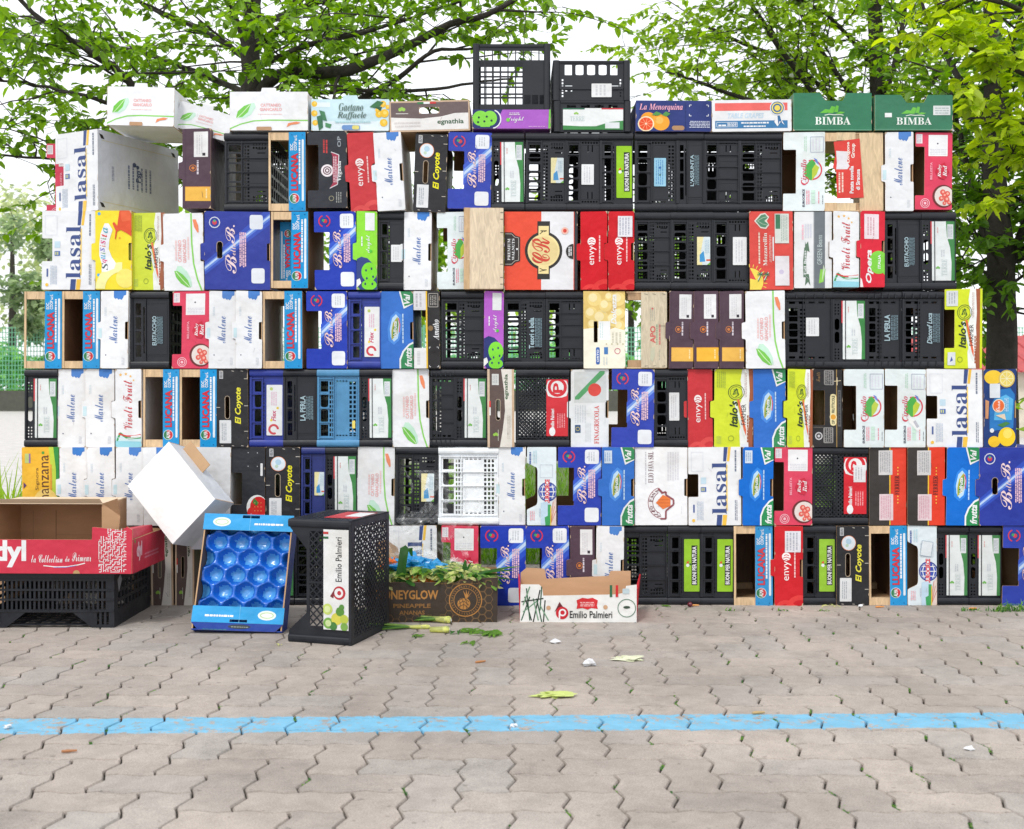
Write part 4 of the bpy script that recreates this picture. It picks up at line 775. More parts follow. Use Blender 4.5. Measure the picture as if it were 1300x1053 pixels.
def gutter(mb, u0, u1, v0, v1, c, fn, out=.014, n=6):
    """a rounded bar along u between v0 and v1, standing proud of the face"""
    prof = [(0.0, v0)] + [(-out * math.sin(math.pi * i / n) ** .6, v0 + (v1 - v0) * (1 - math.cos(math.pi * i / n)) / 2) for i in range(1, n)] + [(0.0, v1)]
    k = len(prof); vs = [fn(u0, y, v) for y, v in prof] + [fn(u1, y, v) for y, v in prof]
    mb.mesh(vs, [(i, i + 1, k + i + 1, k + i) for i in range(k - 1)] + [tuple(range(k - 1, -1, -1)), tuple(range(k, 2 * k))], c)
def end_holes(style, W, H, rg):
    o = []
    def cells(u0, u1, vs, rr_=1):
        for a, b in zip(vs, vs[1:]): o.append(rrect(u0 * W, a * H + 1.2, u1 * W, b * H - 1.2, rr_ if a > .2 and b < .8 else .6))
    def slots(u0, u1, nu, vs):
        for a, b in vs:
            for j in range(nu):
                w = (u1 - u0) / nu; o.append(rect((u0 + j * w) * W, a * H, (u0 + (j + .62) * w) * W, b * H))
    if style == 'slot':
        cells(.09, .36, (.13, .25, .38, .5, .62, .75, .86), 2.4); slots(.43, .57, 2, [(.14 + .045 * i, .165 + .045 * i) for i in range(16)]); slots(.62, .94, 5, [(.13, .155), (.17, .195), (.80, .825), (.84, .865)])
        for v in (.2, .74): o.append(rect(.72 * W, v * H, .9 * W, (v + .012) * H)); o.append(rect(.72 * W, (v + .05) * H, .9 * W, (v + .062) * H))
    elif style == 'two':
        cells(.10, .36, (.13, .27, .42, .57, .72, .86), 3); slots(.46, .94, 6, [(.115, .135), (.865, .885)])
        for v in (.16, .76): o.append(rect(.62 * W, v * H, .65 * W, (v + .09) * H)); o.append(rect(.74 * W, v * H, .77 * W, (v + .09) * H))
    elif style == 'narrow':
        cells(.14, .34, (.13, .3, .5, .7, .86), 2.5); slots(.38, .46, 1, [(.15 + .05 * i, .18 + .05 * i) for i in range(14)])
    elif style == 'mid':
        cells(.09, .30, (.13, .32, .5, .68, .86), 3); slots(.34, .76, 6, [(.115, .135), (.865, .885)]); slots(.80, .96, 2, [(.14 + .045 * i, .165 + .045 * i) for i in range(16)])
    elif style == 'green':
        for v0 in (.12, .70):
            for i in range(4):
                for j in range(2): cu, cv = (.10 + .09 * j) * W, (v0 + .04 * i + .01) * H; o.append([(cu + 1.1 * math.cos(rad(a)), cv + 1.1 * math.sin(rad(a))) for a in range(0, 360, 60)])
        o.append(stadium(.08 * W, .33 * H, .22 * W, .48 * H)); o.append(stadium(.08 * W, .5 * H, .22 * W, .65 * H))
    elif style == 'fold':
        cells(.10, .28, (.2, .4, .6, .8), 2); slots(.33, .48, 2, [(.2 + .05 * i, .225 + .05 * i) for i in range(12)])
        for v in (.13, .84): slots(.10, .92, 4, [(v, v + .03)])
    elif style == 'grid':
        cells(.08, .26, (.13, .3, .5, .7, .86), 3); nu = 2; 
        for (a, b) in ((.29, .42), (.76, .95)):
            slots(a, b, 2 if W < 60 else 3, [(.14 + .06 * i, .18 + .06 * i) for i in range(12)])
        slots(.45, .74, 4, [(.14, .165), (.835, .86)])
    elif style == 'solid':
        cells(.12, .26, (.14, .32, .5, .68, .86), 1); slots(.32, .38, 1, [(.2, .8)])
    elif style == 'tall':   # standing crate seen from its long side
        for i in range(5): 
            for j in range(9): 
                if j > 5 and 0 < i < 4: continue
                o.append(rect((.1 + .165 * i) * W, (.06 + .1 * j) * H, (.1 + .165 * i + .14) * W, (.06 + .1 * j + .085) * H))
    return o
def crate_parts(root, W, H, style='slot', col=BLK, depth=.52, sticker=None, upright=False, shift=0):
    """end face W x H (pixels); upright False: the crate lies on its long side with its opening to the left"""
    fn = lambda u, y, v: ((u - W / 2) * S, y, v * S)
    fn2 = lambda x, y, z: ((x - W / 2) * S, y, z * S)
    rg = random.Random(int(W * 31 + H))
    def face_mesh(front):
        mb = MB()
        if upright:      # turn the layout a quarter so that the rim with the big openings is on top
            hs = [[(v / H * W, H - u / W * H) for u, v in h][::-1] for h in end_holes(style, W, H, rg)]
        else: hs = end_holes(style, W, H, rg)
        if style == 'lattice':
            big = [rrect(.08 * W, .35 * H, .22 * W, .5 * H, 1.5), rrect(.08 * W, .52 * H, .22 * W, .66 * H, 1.5)]
            mb.prism([rect(0, 0, W, H), rect(.05 * W, .1 * H, W - .05 * W, .9 * H)[::-1]], 0, .004, col, col, col, fn2)
            bars(mb, .05 * W, .1 * H, .95 * W, .9 * H, 5.2, 1.6, .0006, .0036, col, lambda u, y, v: fn2(u, y, v))
            for b_ in big: mb.prism([rnd(b_, .5) if False else [(p[0], p[1]) for p in rrect(b_[0][0] - 1.5, .35 * H - 1.5, .22 * W + 1.5, .66 * H + 1.5, 2)]][:1] + [], .0045, .0052, col, col, col, fn2) if False else None
        else:
            mb.prism([rect(0, 0, W, H)] + [h[::-1] for h in hs], 0, .004, col, col, col, fn2)
        sg = 1 if front else -1
        f2 = (lambda u, y, v: fn(u, y, v)) if front else (lambda u, y, v: fn(u, .004 - y, v))
        if upright:
            for u0, u1 in ((0, .085 * W), (W - .085 * W, W)):
                gutter(mb, 0, H, u0, u1, col, lambda a, y, b: f2(b, y, a), .012)
            for v in ((.30, .97) if style != 'tall' else (.97,)): mb.box(f2(.09 * W, -.006 if front else 0, v * H - 1.2), f2(.91 * W, 0 if front else -.006, v * H + 1.2), col)
        else:
            gutter(mb, 0, W, 0.3, .095 * H, col, f2, .016); gutter(mb, 0, W, .905 * H, H - .3, col, f2, .016)
            ys = (-.0055, 0)
            for u, w in ((.03, 1.2), (.39, .45), (.985, .6)):
                a, b = f2(u * W - w, ys[0] * 1.6, .1 * H), f2(u * W + w, ys[1], .9 * H); mb.box([min(p, q) for p, q in zip(a, b)], [max(p, q) for p, q in zip(a, b)], col)
            if style not in ('green', 'solid'):
                for v in ((.12, .32, .5, .68, .88) if style != 'two' else (.12, .27, .42, .57, .72, .88)):
                    a, b = f2(.045 * W, -.0085, v * H - .55), f2(.97 * W if not sticker or front is False else .38 * W, 0, v * H + .5); mb.box([min(p, q) for p, q in zip(a, b)], [max(p, q) for p, q in zip(a, b)], col)
            if style in ('slot', 'two', 'mid', 'solid'):       # raised plate
                a, b = {'slot': (.6, .95), 'two': (.42, .95), 'mid': (.42, .76), 'solid': (.42, .94)}[style]
                p, q = f2(a * W, -.0025, .18 * H), f2(b * W, 0, .82 * H)
                if front and style == 'solid': mb.box([min(x, y) for x, y in zip(p, q)], [max(x, y) for x, y in zip(p, q)], col)
            if front:
                rb = random.Random(int(W)); ys_ = .0014
                for v in (.155, .845) + ((.36, .64) if not sticker else ()): mb.box(fn(.44 * W, -ys_, v * H), fn(.95 * W, -.0001, v * H + .7), col)
                for u in (.44, .945): mb.box(fn(u * W, -ys_ - .0004, .15 * H), fn(u * W + .7, -.0001, .86 * H), col)
            if style == 'fold':
                for j in range(5):
                    for v in (.03, .91): mb.box(fn(W * (.04 + .19 * j), -.021, v * H), fn(W * (.04 + .19 * j) + 1.3, -.001, (v + .06) * H), col)
        return mb
    face_mesh(True).build('end_panel', root)
    b = face_mesh(False).build('end_panel', root); b.location.y = depth
    # long sides and floor of the crate: grids of slots
    def grid(name, a, b, nu, nv, mapf, t):
        mb = MB(); hs = []
        for i in range(nu):
            for j in range(nv):
                u0 = .06 + .88 * i / nu; v0 = .05 + .9 * j / nv; hs.append(rect(u0 * a, v0 * b, (u0 + .88 / nu * .72) * a, (v0 + .9 / nv * .74) * b)[::-1])
        mb.prism([rect(0, 0, a, b)] + hs, 0, t, col, col, col, mapf); return mb.build(name, root)
    w2 = W / 2 * S; D_ = depth - .004
    if upright:
        grid('side_panel', D_, H * S, 7, 4, lambda x, y, z: (-w2 + y, .004 + x, z), .003); grid('side_panel', D_, H * S, 7, 4, lambda x, y, z: (w2 - y, .004 + x, z), .003)
        grid('bottom_panel', W * S * .96, D_, 6, 8, lambda x, y, z: (-w2 * .96 + x, .004 + z, .001 + y), .003)
    else:
        grid('side_panel', W * S * .95, D_, 3, 8, lambda x, y, z: (-w2 * .95 + x, .004 + z, .001 + y), .003); grid('side_panel', W * S * .95, D_, 3, 8, lambda x, y, z: (-w2 * .95 + x, .004 + z, H * S - .001 - y), .003)
        grid('bottom_panel', D_, H * S * .97, 8, 6, lambda x, y, z: (w2 - y - .0005, .004 + x, .003 + z), .003)
    if sticker:
        kind, u0, v0, u1, v1 = sticker[:5]
        mb = MB(); w, h = (u1 - u0) * W, (v1 - v0) * H
        base = {'buoni': (150, 200, 44), 'green': (232, 238, 238), 'white': (230, 232, 234), 'pic': (214, 226, 230), 'blue': (150, 206, 232), 'P': (214, 42, 54), 'flex': (236, 238, 238), 'yellow': (240, 220, 110)}.get(kind)
        A = Art(mb, w, h, w, h, fn=lambda u, v, k: ((u + u0 * W - W / 2) * S, -.0062 - k * .00013, (v + v0 * H) * S))
        if base: mb.prism([[((u + u0 * W - W / 2) * S, (v + v0 * H) * S) for u, v in rrect(0, 0, w, h, .8)]], -.0062, -.0052, P(base), P(base), P(base))
        if kind == 'buoni':
            A.rect(w * .48, h * .12, w * .86, h * .88, (34, 40, 34)); A.text('BUONI PER NATURA', w * .53, h * .14, w * .8, h * .86, WHITE, 'bold'); A.circ(w * .24, h * .5, w * .11, (236, 240, 236), ry=h * .03); A.poly([(w * .14, h * .54), (w * .3, h * .535), (w * .3, h * .585), (w * .2, h * .57)], (220, 70, 50)); A.circ(w * .4, h * .52, w * .07, (60, 120, 50), ry=h * .02)
        elif kind == 'green':
            g = (66, 140, 76); A.poly([(w * .62, h), (w, h), (w, 0), (w * .84, 0), (w * .86, h * .3), (w * .8, h * .55), (w * .66, h * .74)], g); A.rect(w * .68, h * .7, w * .94, h * .95, (222, 228, 230)); A.lines(w * .72, h * .73, w * .9, h * .93, 3, (176, 184, 196)); A.rect(-w * .06, h * .62, 0, h, (206, 60, 70))
            for t in (30, 90, 150): A.circ(w * .26 + 1.6 * math.cos(rad(t)), h * .2 + 2 * math.sin(rad(t)), 1.3, (120, 190, 90))
            A.text('NONNA' if False else 'TERRE', w * .42, h * .08, w * .66, h * .36, (206, 218, 218), 'serif'); A.lines(w * .4, h * .4, w * .6, h * .52, 2, (206, 212, 220)); A.lines(w * .24, h * .8, w * .3, h * .9, 1, (220, 150, 150))
        elif kind == 'P':
            A.rr(0, h * .68, w, h, (236, 234, 234), w * .3); A.ring(w * .5, h * .86, w * .3, w * .44, (214, 42, 54)); A.text('P', w * .3, h * .76, w * .74, h * .94, (214, 42, 54), 'bold'); A.text('Emilio Palmieri', w * .2, h * .12, w * .36, h * .48, WHITE, 'bold'); A.circ(w * .27, h * .08, w * .14, WHITE, ry=w * .2); A.lines(w * .5, h * .14, w * .9, h * .4, 4, (236, 150, 156))
            if len(sticker) > 5: A.rr(w * .42, h * .56, w * .95, h * .86, (226, 226, 228), .4); A.lines(w * .5, h * .6, w * .85, h * .82, 3, (190, 190, 196))
        elif kind == 'pic':
            A.poly([(0, 0), (w * .4, 0), (w * .3, h * .5), (w * .5, h), (0, h)], (234, 224, 170)); A.poly([(w * .2, h * .1), (w * .62, h * .12), (w * .5, h * .5), (w * .2, h * .36)], (70, 150, 206)); A.poly([(w * .7, h * .14), (w, h * .14), (w, h * .2), (w * .7, h * .2)], (210, 90, 60)); A.poly([(w * .74, 0), (w, 0), (w, h * .1)], (110, 170, 70)); A.lines(w * .6, h * .4, w * .95, h * .9, 3, (176, 200, 216))
        elif kind == 'flex':
            A.text('Flex', w * .3, h * .28, w * .6, h * .5, (200, 70, 110), 'boldi'); A.ring(w * .45, h * .12, w * .2, w * .34, (214, 70, 80), 0, 300); A.circ(w * .7, h * .54, w * .08, (240, 210, 60)); A.circ(w * .3, h * .3, w * .08, (240, 210, 60)); A.circ(w * .3, h * .92, w * .1, (190, 210, 110)); A.lines(w * .3, h * .58, w * .7, h * .86, 3, (230, 190, 210))
        elif kind == 'blue': A.lines(w * .15, h * .06, w * .85, h * .94, 4, (100, 160, 206)); A.circ(w * .5, h * .66, w * .1, (40, 110, 180)); A.circ(w * .5, h * .4, w * .07, (60, 110, 70))
        elif kind == 'greenflat':
            A.rect(0, 0, w, h, (234, 238, 238)); A.poly([(0, 0), (w, 0), (w, h * .42), (w * .78, h * .36), (w * .55, h * .16), (w * .3, h * .16), (0, h * .2)], (66, 140, 76)); A.rect(w * .7, h * .06, w * .94, h * .34, (222, 228, 230)); A.text('TERRE', w * .12, h * .4, w * .36, h * .62, (196, 212, 212), 'serif', rot=0); A.rect(w * .64, h * .94, w, h, (206, 60, 70)); A.rect(0, h * .94, w * .36, h, (46, 110, 80))
            for t in (30, 90, 150): A.circ(w * .22 + 2 * math.cos(rad(t)), h * .72 + 1.6 * math.sin(rad(t)), 1.3, (150, 200, 90))
        elif kind == 'white': A.lines(w * .2, h * .1, w * .8, h * .9, 3, (206, 208, 212))
        elif kind.startswith('t:'):
            A.text(kind[2:], 0, 0, w * .4, h, (170, 196, 206), sticker[5] if len(sticker) > 5 else 'bold'); A.lines(w * .46, h * .02, w, h * .98, 5, (110, 132, 142), fill=.7)
        mb.build('label' if base else 'printed_lettering', root)
# ------------------------------------------------------------------ the wall of crates
ROWS = [(168, 268, 'top row'), (269, 368, 'second row'), (370, 468, 'third row'), (469, 568, 'fourth row'), (568, 667, 'fifth row'), (668, 769, 'bottom row')]
NAVY = ((30, 44, 110), 'plastic'); STEEL = ((74, 134, 176), 'plastic'); BLUE2 = ((34, 52, 140), 'plastic'); WPL = ((232, 236, 240), 'plastic')
def L(look, short, style, sticker=None, col=BLK, group='black plastic crates in the wall'): return dict(k='plastic', look=look, short=short, style=style, sticker=sticker, col=col, group=group)
GREENC = L('black crate with white and green label', 'green-label crate', 'green', ('green', .31, .12, .97, .88))
EUST = L('black crate with white lettering on its plate', 'white-lettered crate', 'solid', ('t:EUSTACCHIO', .56, .3, .84, .68))
BUONI = L('black crate with lime green label', 'lime-label crate', 'narrow', ('buoni', .5, .17, .97, .83))
PL = lambda *s: L('black lattice crate with red and white label', 'lattice crate', 'lattice', ('P', .57, .14, .98, .87) + s)
def blk(style='slot', what='with bare plate'): return L('black slotted crate ' + what, 'black crate', style)
def stk(style, kind, rect_, look, short): return L(look, short, style, (kind,) + rect_)
WOOD = 'wood'
TABLE = [
 [('maroon', 232, 268, dict(yb=265, yt=164)), (blk('slot'), 284, 341), (WOOD, 341, 388, dict(back=False)), ('vegusia', 391, 441, dict(yb=264)), ('envy', 446, 480, dict(rot=-3, yt=169)), ('marlene', 480, 515, dict(rot=-3.2, yt=169)),
  ('coyote2', 524, 565, dict(rot=2.6, yb=269, yt=170)), ('bella', 568, 623, dict(rot=.8, yb=265)), (GREENC, 624, 665), (stk('slot', 'pic', (.62, .36, .93, .68), 'black crate with beach picture sticker', 'beach-sticker crate'), 667, 718),
  (stk('two', 'white', (.45, .34, .8, .6), 'black crate with blank white sticker', 'white-sticker crate'), 718, 762), (BUONI, 762, 803), (stk('mid', 'blue', (.46, .32, .74, .68), 'black crate with pale blue sticker', 'blue-sticker crate'), 806, 859), (stk('solid', "t:L'ASSUNTA", (.5, .32, .84, .72), 'narrow black crate with pale upright lettering', 'pale-lettered crate'), 860, 893),
  (blk('two', 'with wide smooth plate'), 894, 938), (blk('slot', 'with tiny slots round its plate'), 939, 993), ('circello', 994, 1047), ('woodtag', 1047, 1122), ('marlene', 1124, 1160), ('pink', 1162, 1209, dict(yb=266))],
 [('lasal', 53, 121, dict(yt=268)), ('squisita', 122, 168, dict(yt=268)), ('italo', 167, 207, dict(yt=270, back_off=.012)), ('leaf', 208, 259, dict(yt=271, yb=369)), ('royal', 260, 343, dict(rot=.4)), ('wood_inner', 344, 391, dict(yb=366)), ('bella', 400, 453), ('kiwi', 453, 479), (stk('narrow', 'white', (.5, .36, .93, .58), 'narrow black crate with crumpled white sticker', 'white-sticker crate'), 480, 511),
  ('marlene', 512, 547), ('circello', 555, 598, dict(rot=-.5, yb=367)), ('woodend', 589, 639, dict(yt=265)), ('crnut', 640, 733), ('envy', 737, 771), ('envy', 772, 805, dict(tag=1)), (blk('slot'), 806, 851), (stk('slot', 'pic', (.62, .32, .93, .68), 'black crate with beach picture sticker', 'beach-sticker crate'), 852, 905),
  (stk('two', 'white', (.56, .32, .95, .68), 'black crate with tilted white sticker', 'tilted-sticker crate'), 906, 950), ('mozz', 952, 1007), ('beans', 1008, 1056, dict(yb=366)), ('vivoli', 1057, 1090, dict(yb=365)), ('opera', 1091, 1122, dict(yb=365)), (EUST, 1123, 1170), (GREENC, 1171, 1214)],
 [(WOOD, 30, 78, dict(back=False)), (WOOD, 79, 127), ('marlene', 128, 163), (EUST, 165, 213), ('pink', 218, 265), ('marlene', 265, 300), ('marlene', 300, 333), (WOOD, 334, 384), ('bella', 389, 441), (L('blue crate with long white label', 'blue crate', 'narrow', ('flex', .5, .15, .97, .8), BLUE2, 'blue plastic crates with a long white label'), 442, 482), ('valfrutta', 483, 525), ('ametho', 526, 559),
  (blk('slot', 'with two small recesses'), 560, 613), ('kiwi2', 614, 639), (stk('slot', 't:Tesori e bella', (.6, .26, .92, .66), 'black crate with pale slanted lettering', 'slant-lettered crate'), 640, 692), (blk('two', 'with big rounded openings'), 693, 740), ('dolcezza', 741, 794), ('wood_apo', 795, 847), ('maroon', 849, 880), ('maroon', 881, 912), ('maroon', 913, 944), ('leaf', 946, 996), (L('black folding crate with tilted white sticker', 'folding crate', 'fold', ('white', .45, .42, .72, .66)), 997, 1057),
  (GREENC, 1058, 1100), (L('black folding crate with small white print', 'small-print crate', 'fold', ('t:LA PERLA', .52, .36, .92, .7)), 1101, 1145), (L('black folding crate with slanted white name', 'slanted-name crate', 'fold', ('t:Disconf Luca', .6, .32, .92, .72, 'boldi')), 1146, 1198), ('italo2', 1199, 1247, dict(yt=367))],
 [(GREENC, 30, 71), ('marlene', 72, 107), ('marlene', 108, 145), ('vivoli', 147, 180), (WOOD, 181, 227), (WOOD, 228, 275), ('coyote', 275, 315), (L('blue crate with long white label', 'blue crate', 'narrow', ('flex', .5, .15, .97, .8), BLUE2, 'blue plastic crates with a long white label'), 316, 358), (L('black crate with small white print', 'small-print crate', 'solid', ('t:LA PERLA', .5, .34, .9, .66)), 359, 401),
  (L('steel blue crate with yellow dot', 'steel blue crate', 'grid', ('yellow', .83, .24, .9, .34), STEEL, None), 402, 455), (GREENC, 456, 497), ('leaf', 498, 545), (L('narrow black crate with tiny slots', 'narrow black crate', 'fold'), 546, 576), (GREENC, 577, 617), ('egnathia', 619, 653), (PL(), 655, 722), ('fina', 725, 773), ('bella', 776, 830), (stk('two', 'white', (.45, .34, .75, .7), 'black crate with tilted blank label', 'blank-label crate'), 831, 873),
  ('envy', 874, 906), ('italo', 907, 956), ('valfrutta', 957, 998), ('italo', 999, 1031), ('op', 1032, 1070), ('circello', 1071, 1122), ('circello2', 1123, 1175), ('lasal', 1177, 1248), ('lemon', 1249, 1291)],
 [('signora', 28, 75), ('marlene', 76, 111), ('marlene', 112, 147), ('marlene', 148, 183), ('marlene', 184, 220), ('plain', 240, 292), ('strawberry', 293, 336), ('coyote2', 337, 380), (L('dark navy crate with torn label', 'navy crate', 'narrow', ('pic', .55, .38, .97, .68), NAVY, None), 382, 411), (GREENC, 412, 452), ('leaf', 453, 500), (stk('slot', 'pic', (.6, .3, .9, .66), 'black crate with beach picture sticker', 'beach-sticker crate'), 502, 555), (L('white crate with fine grid', 'white crate', 'grid', None, WPL, None), 556, 632),
  ('marlene', 633, 667), ('euro', 669, 706), ('bella', 708, 763), ('valfrutta2', 764, 805), ('fava', 806, 873), ('lasal', 874, 941, dict(hole=1)), ('valfrutta2', 942, 981), ('pink', 983, 1031), (PL(1), 1032, 1102), ('ferrier', 1104, 1151), ('ferrier', 1152, 1199), ('valfrutta', 1200, 1241), ('royal', 1242, 1326)],
 [('egnathia', 40, 84), ('egnathia', 86, 126), ('egnathia', 128, 170), ('egnathia', 192, 220), ('egnathia', 222, 246), ('strawberry', 290, 334), (GREENC, 336, 372), (blk('slot', 'half hidden by the standing crate'), 374, 424), ('plain', 430, 486), ('lasal', 488, 555), ('pink', 560, 607), ('bella', 609, 667), ('bella', 668, 723), ('maroon', 724, 755), ('marlene', 756, 791), (blk('slot'), 792, 847), (BUONI, 848, 889), (BUONI, 890, 931), (WOOD, 932, 981), ('envy', 983, 1019, dict(tag=1)), (BUONI, 1020, 1061), ('coyote2', 1062, 1103), (WOOD, 1104, 1152), ('euro2', 1153, 1190), (GREENC, 1191, 1230), (GREENC, 1231, 1271), ('bella', 1272, 1328)],
]
WL = {'wood': ('wooden crate with blue and red printed strip', 'red-lettered wood crate', 'wooden crates with a blue printed strip'), 'wood_inner': ('wooden crate holding an upside-down blue strip', 'wood crate', 'wooden crates with a blue printed strip'),
      'woodtag': ('light wooden crate with torn red tag', 'red-tag wood crate', None), 'woodend': ('pale bare wooden crate end', 'bare wood crate', None), 'wood_apo': ('wooden crate with beige red-lettered board', 'beige wood crate', None)}
def info(k):
    if isinstance(k, dict): return k['look'], k['short'], k['group'], 'plastic crate'
    if k in WL: return WL[k] + ('wooden crate',)
    a = ART[k]; return a[7], a[8], a[9], 'cardboard box'
seen = {}
def place(k, x0, x1, yt, yb, o, label, group, cat):
    W, H = x1 - x0, yb - yt
    if isinstance(k, dict): W += .9
    # hinge the tilt at the base corner that carries the box
    rot = rad(o.get('rot', 0))
    root = empty({'plastic crate': 'plastic_crate', 'wooden crate': 'wooden_crate', 'cardboard box': 'cardboard_box'}[cat], ((x0 + W / 2 - 650) * S, o['y'], (769 - yb) * S), label, cat, group, (0, rot, 0))
    if isinstance(k, dict): crate_parts(root, W, H, k['style'], k['col'], sticker=k['sticker'])
    elif k in ('wood', 'wood_inner', 'wood_apo'):
        wood_parts(root, W, H, split=.55 if k != 'wood_apo' else .4, back=o.get('back', True) and k == 'wood') if k != 'wood_apo' else wood_board(root, W, H)
        if k == 'wood_inner':
            mb = MB(); mb.box(((-W / 2 + 7) * S, .09, .04), ((-W / 2 + 22) * S, .094, H * S - .04), P((30, 150, 214)))
            A = Art(mb, 15, 78, 21, 98, fn=lambda u, v, kk: ((7 - W / 2 + 15 - u) * S, .0895 - kk * .00013, H * S - .05 - v * S)); a_lucana(A); mb.build('printed_strip', root)
    elif k == 'woodtag': wood_tag(root, W, H)
    elif k == 'woodend': wood_end(root, W, H)
    else:
        box_parts(root, k, W, H); bend(root, W, H)
        if o.get('tag'):
            mb = MB(); A = Art(mb, W, H, 34, 98, fn=lambda u, v, kk: ((u - W / 2) * S, -.005 - kk * .00013, v * S)); A.rect(12, 66, 31, 92, (226, 226, 232)); A.lines(14, 68, 29, 90, 4, (180, 182, 194)); mb.build('label', root)
        if o.get('hole'):
            mb = MB(); A = Art(mb, W, H, 68, 98); A.k = 32; A.rr(-.5, 36, 13, 65, (40, 34, 30), 2)
    return root
def nailed(mb, x0, z0, x1, z1, c, y0=0, t=.005): mb.box((x0, y0, z0), (x1, y0 + t, z1), c)
def wood_shell(root, W, H, depth=.5):
    w2, h = W / 2 * S, H * S
    for z0 in (0, h - .007): mb = MB(); mb.box((-w2 + .003, .006, z0), (w2 - .007, depth, z0 + .007), WD); mb.build('side_slat', root)
    mb = MB(); mb.box((w2 - .007, .006, .002), (w2, depth, h - .002), ((190, 154, 116), 'wood')); mb.build('bottom_panel', root)
    for z0 in (.008, h - .043): mb = MB(); mb.box((-w2 + .01, .008, z0), (w2 - .01, .04, z0 + .035), ((196, 160, 122), 'wood')); mb.build('corner_block', root)
def wood_board(root, W, H):
    w2, h = W / 2 * S, H * S; wood_shell(root, W, H); us = W * .37
    mb = MB(); c = ((222, 208, 180), 'wood'); mb.prism([[((u - W / 2) * S, v * S) for u, v in rect(us, 1, W, H - 1)]], 0, .005, c, WD, WD)
    a_apo(Art(mb, W - us, H, 32, 98, fn=lambda u, v, k: ((u + us - W / 2) * S, -.0005 - k * .00013, v * S))); mb.build('printed_board', root)
def wood_end(root, W, H):
    wood_shell(root, W, H); mb = MB(); w2 = W / 2 * S
    nailed(mb, -w2, 0, -w2 + .03, H * S, ((216, 180, 136), 'wood')); nailed(mb, -w2 + .03, .002, w2, H * S - .002, ((236, 216, 186), 'wood'), -.003); mb.build('end_panel', root)
    mb = MB(); A = Art(mb, W, H, 50, 98, fn=lambda u, v, k: ((u - W / 2) * S, -.004 - k * .00013, v * S))
    for v in (6, 14, 30, 68, 84, 92): A.line([(46, v), (49.6, v)], .8, (120, 110, 100))
    mb.build('staples', root)
def wood_tag(root, W, H):
    wood_shell(root, W, H); w2, h = W / 2 * S, H * S
    mb = MB(); nailed(mb, -w2 + 45 * S, .002, w2, h - .002, ((232, 206, 166), 'wood')); mb.build('end_panel', root)
    mb = MB(); nailed(mb, -w2 + 16 * S, .002, -w2 + 40 * S, h * .1, ((232, 206, 166), 'wood'), -.001); nailed(mb, -w2 + 16 * S, h * .9, -w2 + 40 * S, h, ((232, 206, 166), 'wood'), -.001); mb.build('end_board', root)
    for z in (0, h - .045): mb = MB(); nailed(mb, -w2 + .002, z + .001, -w2 + 16 * S, z + .044, WD); mb.build('corner_block', root)
    mb = MB(); mb.prism([[((u - W / 2) * S, v * S) for u, v in [(12, 88), (45, 92), (50, 17), (16, 16), (15, 50), (11, 56), (14, 70)]]], -.004, -.003, P((224, 52, 40)), P((200, 60, 50)), KR)
    A = Art(mb, W, H, 75, 98, fn=lambda u, v, k: ((u - W / 2) * S, -.0043 - k * .00013, v * S))
    A.poly([(15, 75), (30, 74), (29, 62), (32, 56), (29, 52), (15, 52), (16, 60)], (232, 228, 232)); A.text('Longone', 28, 60, 33, 86, (250, 240, 230), 'bold'); A.text('Group', 34, 66, 40, 84, (250, 240, 230), 'bold'); A.text('Patata novella', 32, 22, 37, 56, WHITE, 'bold'); A.text('di Siracusa', 40, 26, 45, 52, WHITE, 'bold'); A.lines(18, 22, 26, 48, 2, (246, 214, 200)); mb.build('tag', root)
HOLD = []
for ri, (yt, yb, rn) in enumerate(ROWS):
    row = TABLE[ri]; prev_y = 0
    for i, it in enumerate(row):
        k, x0, x1 = it[:3]; o = dict(it[3]) if len(it) > 3 else {}
        look, short, group, cat = info(k)
        def nb(j):
            if j < 0: return 'the wall edge' 
            if j >= len(row): return 'the wall end'
            return info(row[j][0])[1]
        ls, rs = nb(i - 1), nb(i + 1)
        if i == 0: where = 'left end of %s, beside %s' % (rn, rs)
        elif i == len(row) - 1: where = 'right end of %s, beside %s' % (rn, ls)
        elif ls == rs: where = 'between two %s, %s' % (ls + ('es' if ls.endswith('x') else 's'), rn)
        else: where = '%s on left and %s on right, %s' % (ls, rs, rn)
        HOLD.append([look, where, rn, ls, rs, (k, x0, x1, o.get('yt', yt), o.get('yb', yb), o, group, cat)])
        y = R.uniform(-.006, .008)
        tabbed = isinstance(k, str) and k in ART and ART[k][3]
        if tabbed: y = prev_y - .0065
        if y < -.022: y = -.022
        if o.get('back_off'): y = max(y, o['back_off'])
        if isinstance(k, dict): y = R.uniform(.016, .026)
        if k == 'woodend': y = -.03
        if k == 'circello' and ri == 1: y = .012
        o['y'] = y; prev_y = y
        o.setdefault('rot', R.uniform(-.35, .35) if abs(x1 - x0) < 90 else 0)
def short_label(look, ls, rs, rn):
    """at most 16 words, unique: look, then the neighbours, then the row"""
    c = ['%s, right of %s, %s' % (look, ls, rn), '%s, left of %s, %s' % (look, rs, rn), '%s, between %s and %s, %s' % (look, ls, rs, rn)]
    return c
labels = {}
EXTRA = {}
def uniq():
    allc = [(h, short_label(h[0], h[3], h[4], h[2])) for h in HOLD]
    from collections import Counter
    cnt = Counter(c for _, cs in allc for c in set(cs))
    out = []
    for h, cs in allc:
        ok = [c for c in cs if cnt[c] == 1 and len(c.split()) <= 16]
        alone = sum(1 for g in HOLD if g[0] == h[0] and g[2] == h[2]) == 1
        if alone: out.append('%s, in the %s of the wall' % (h[0], h[2]) if len(h[0].split()) <= 10 else '%s, %s' % (h[0], h[2]))
        elif ok: out.append(ok[0])
        else: out.append(None)
    return out
LAB = uniq()
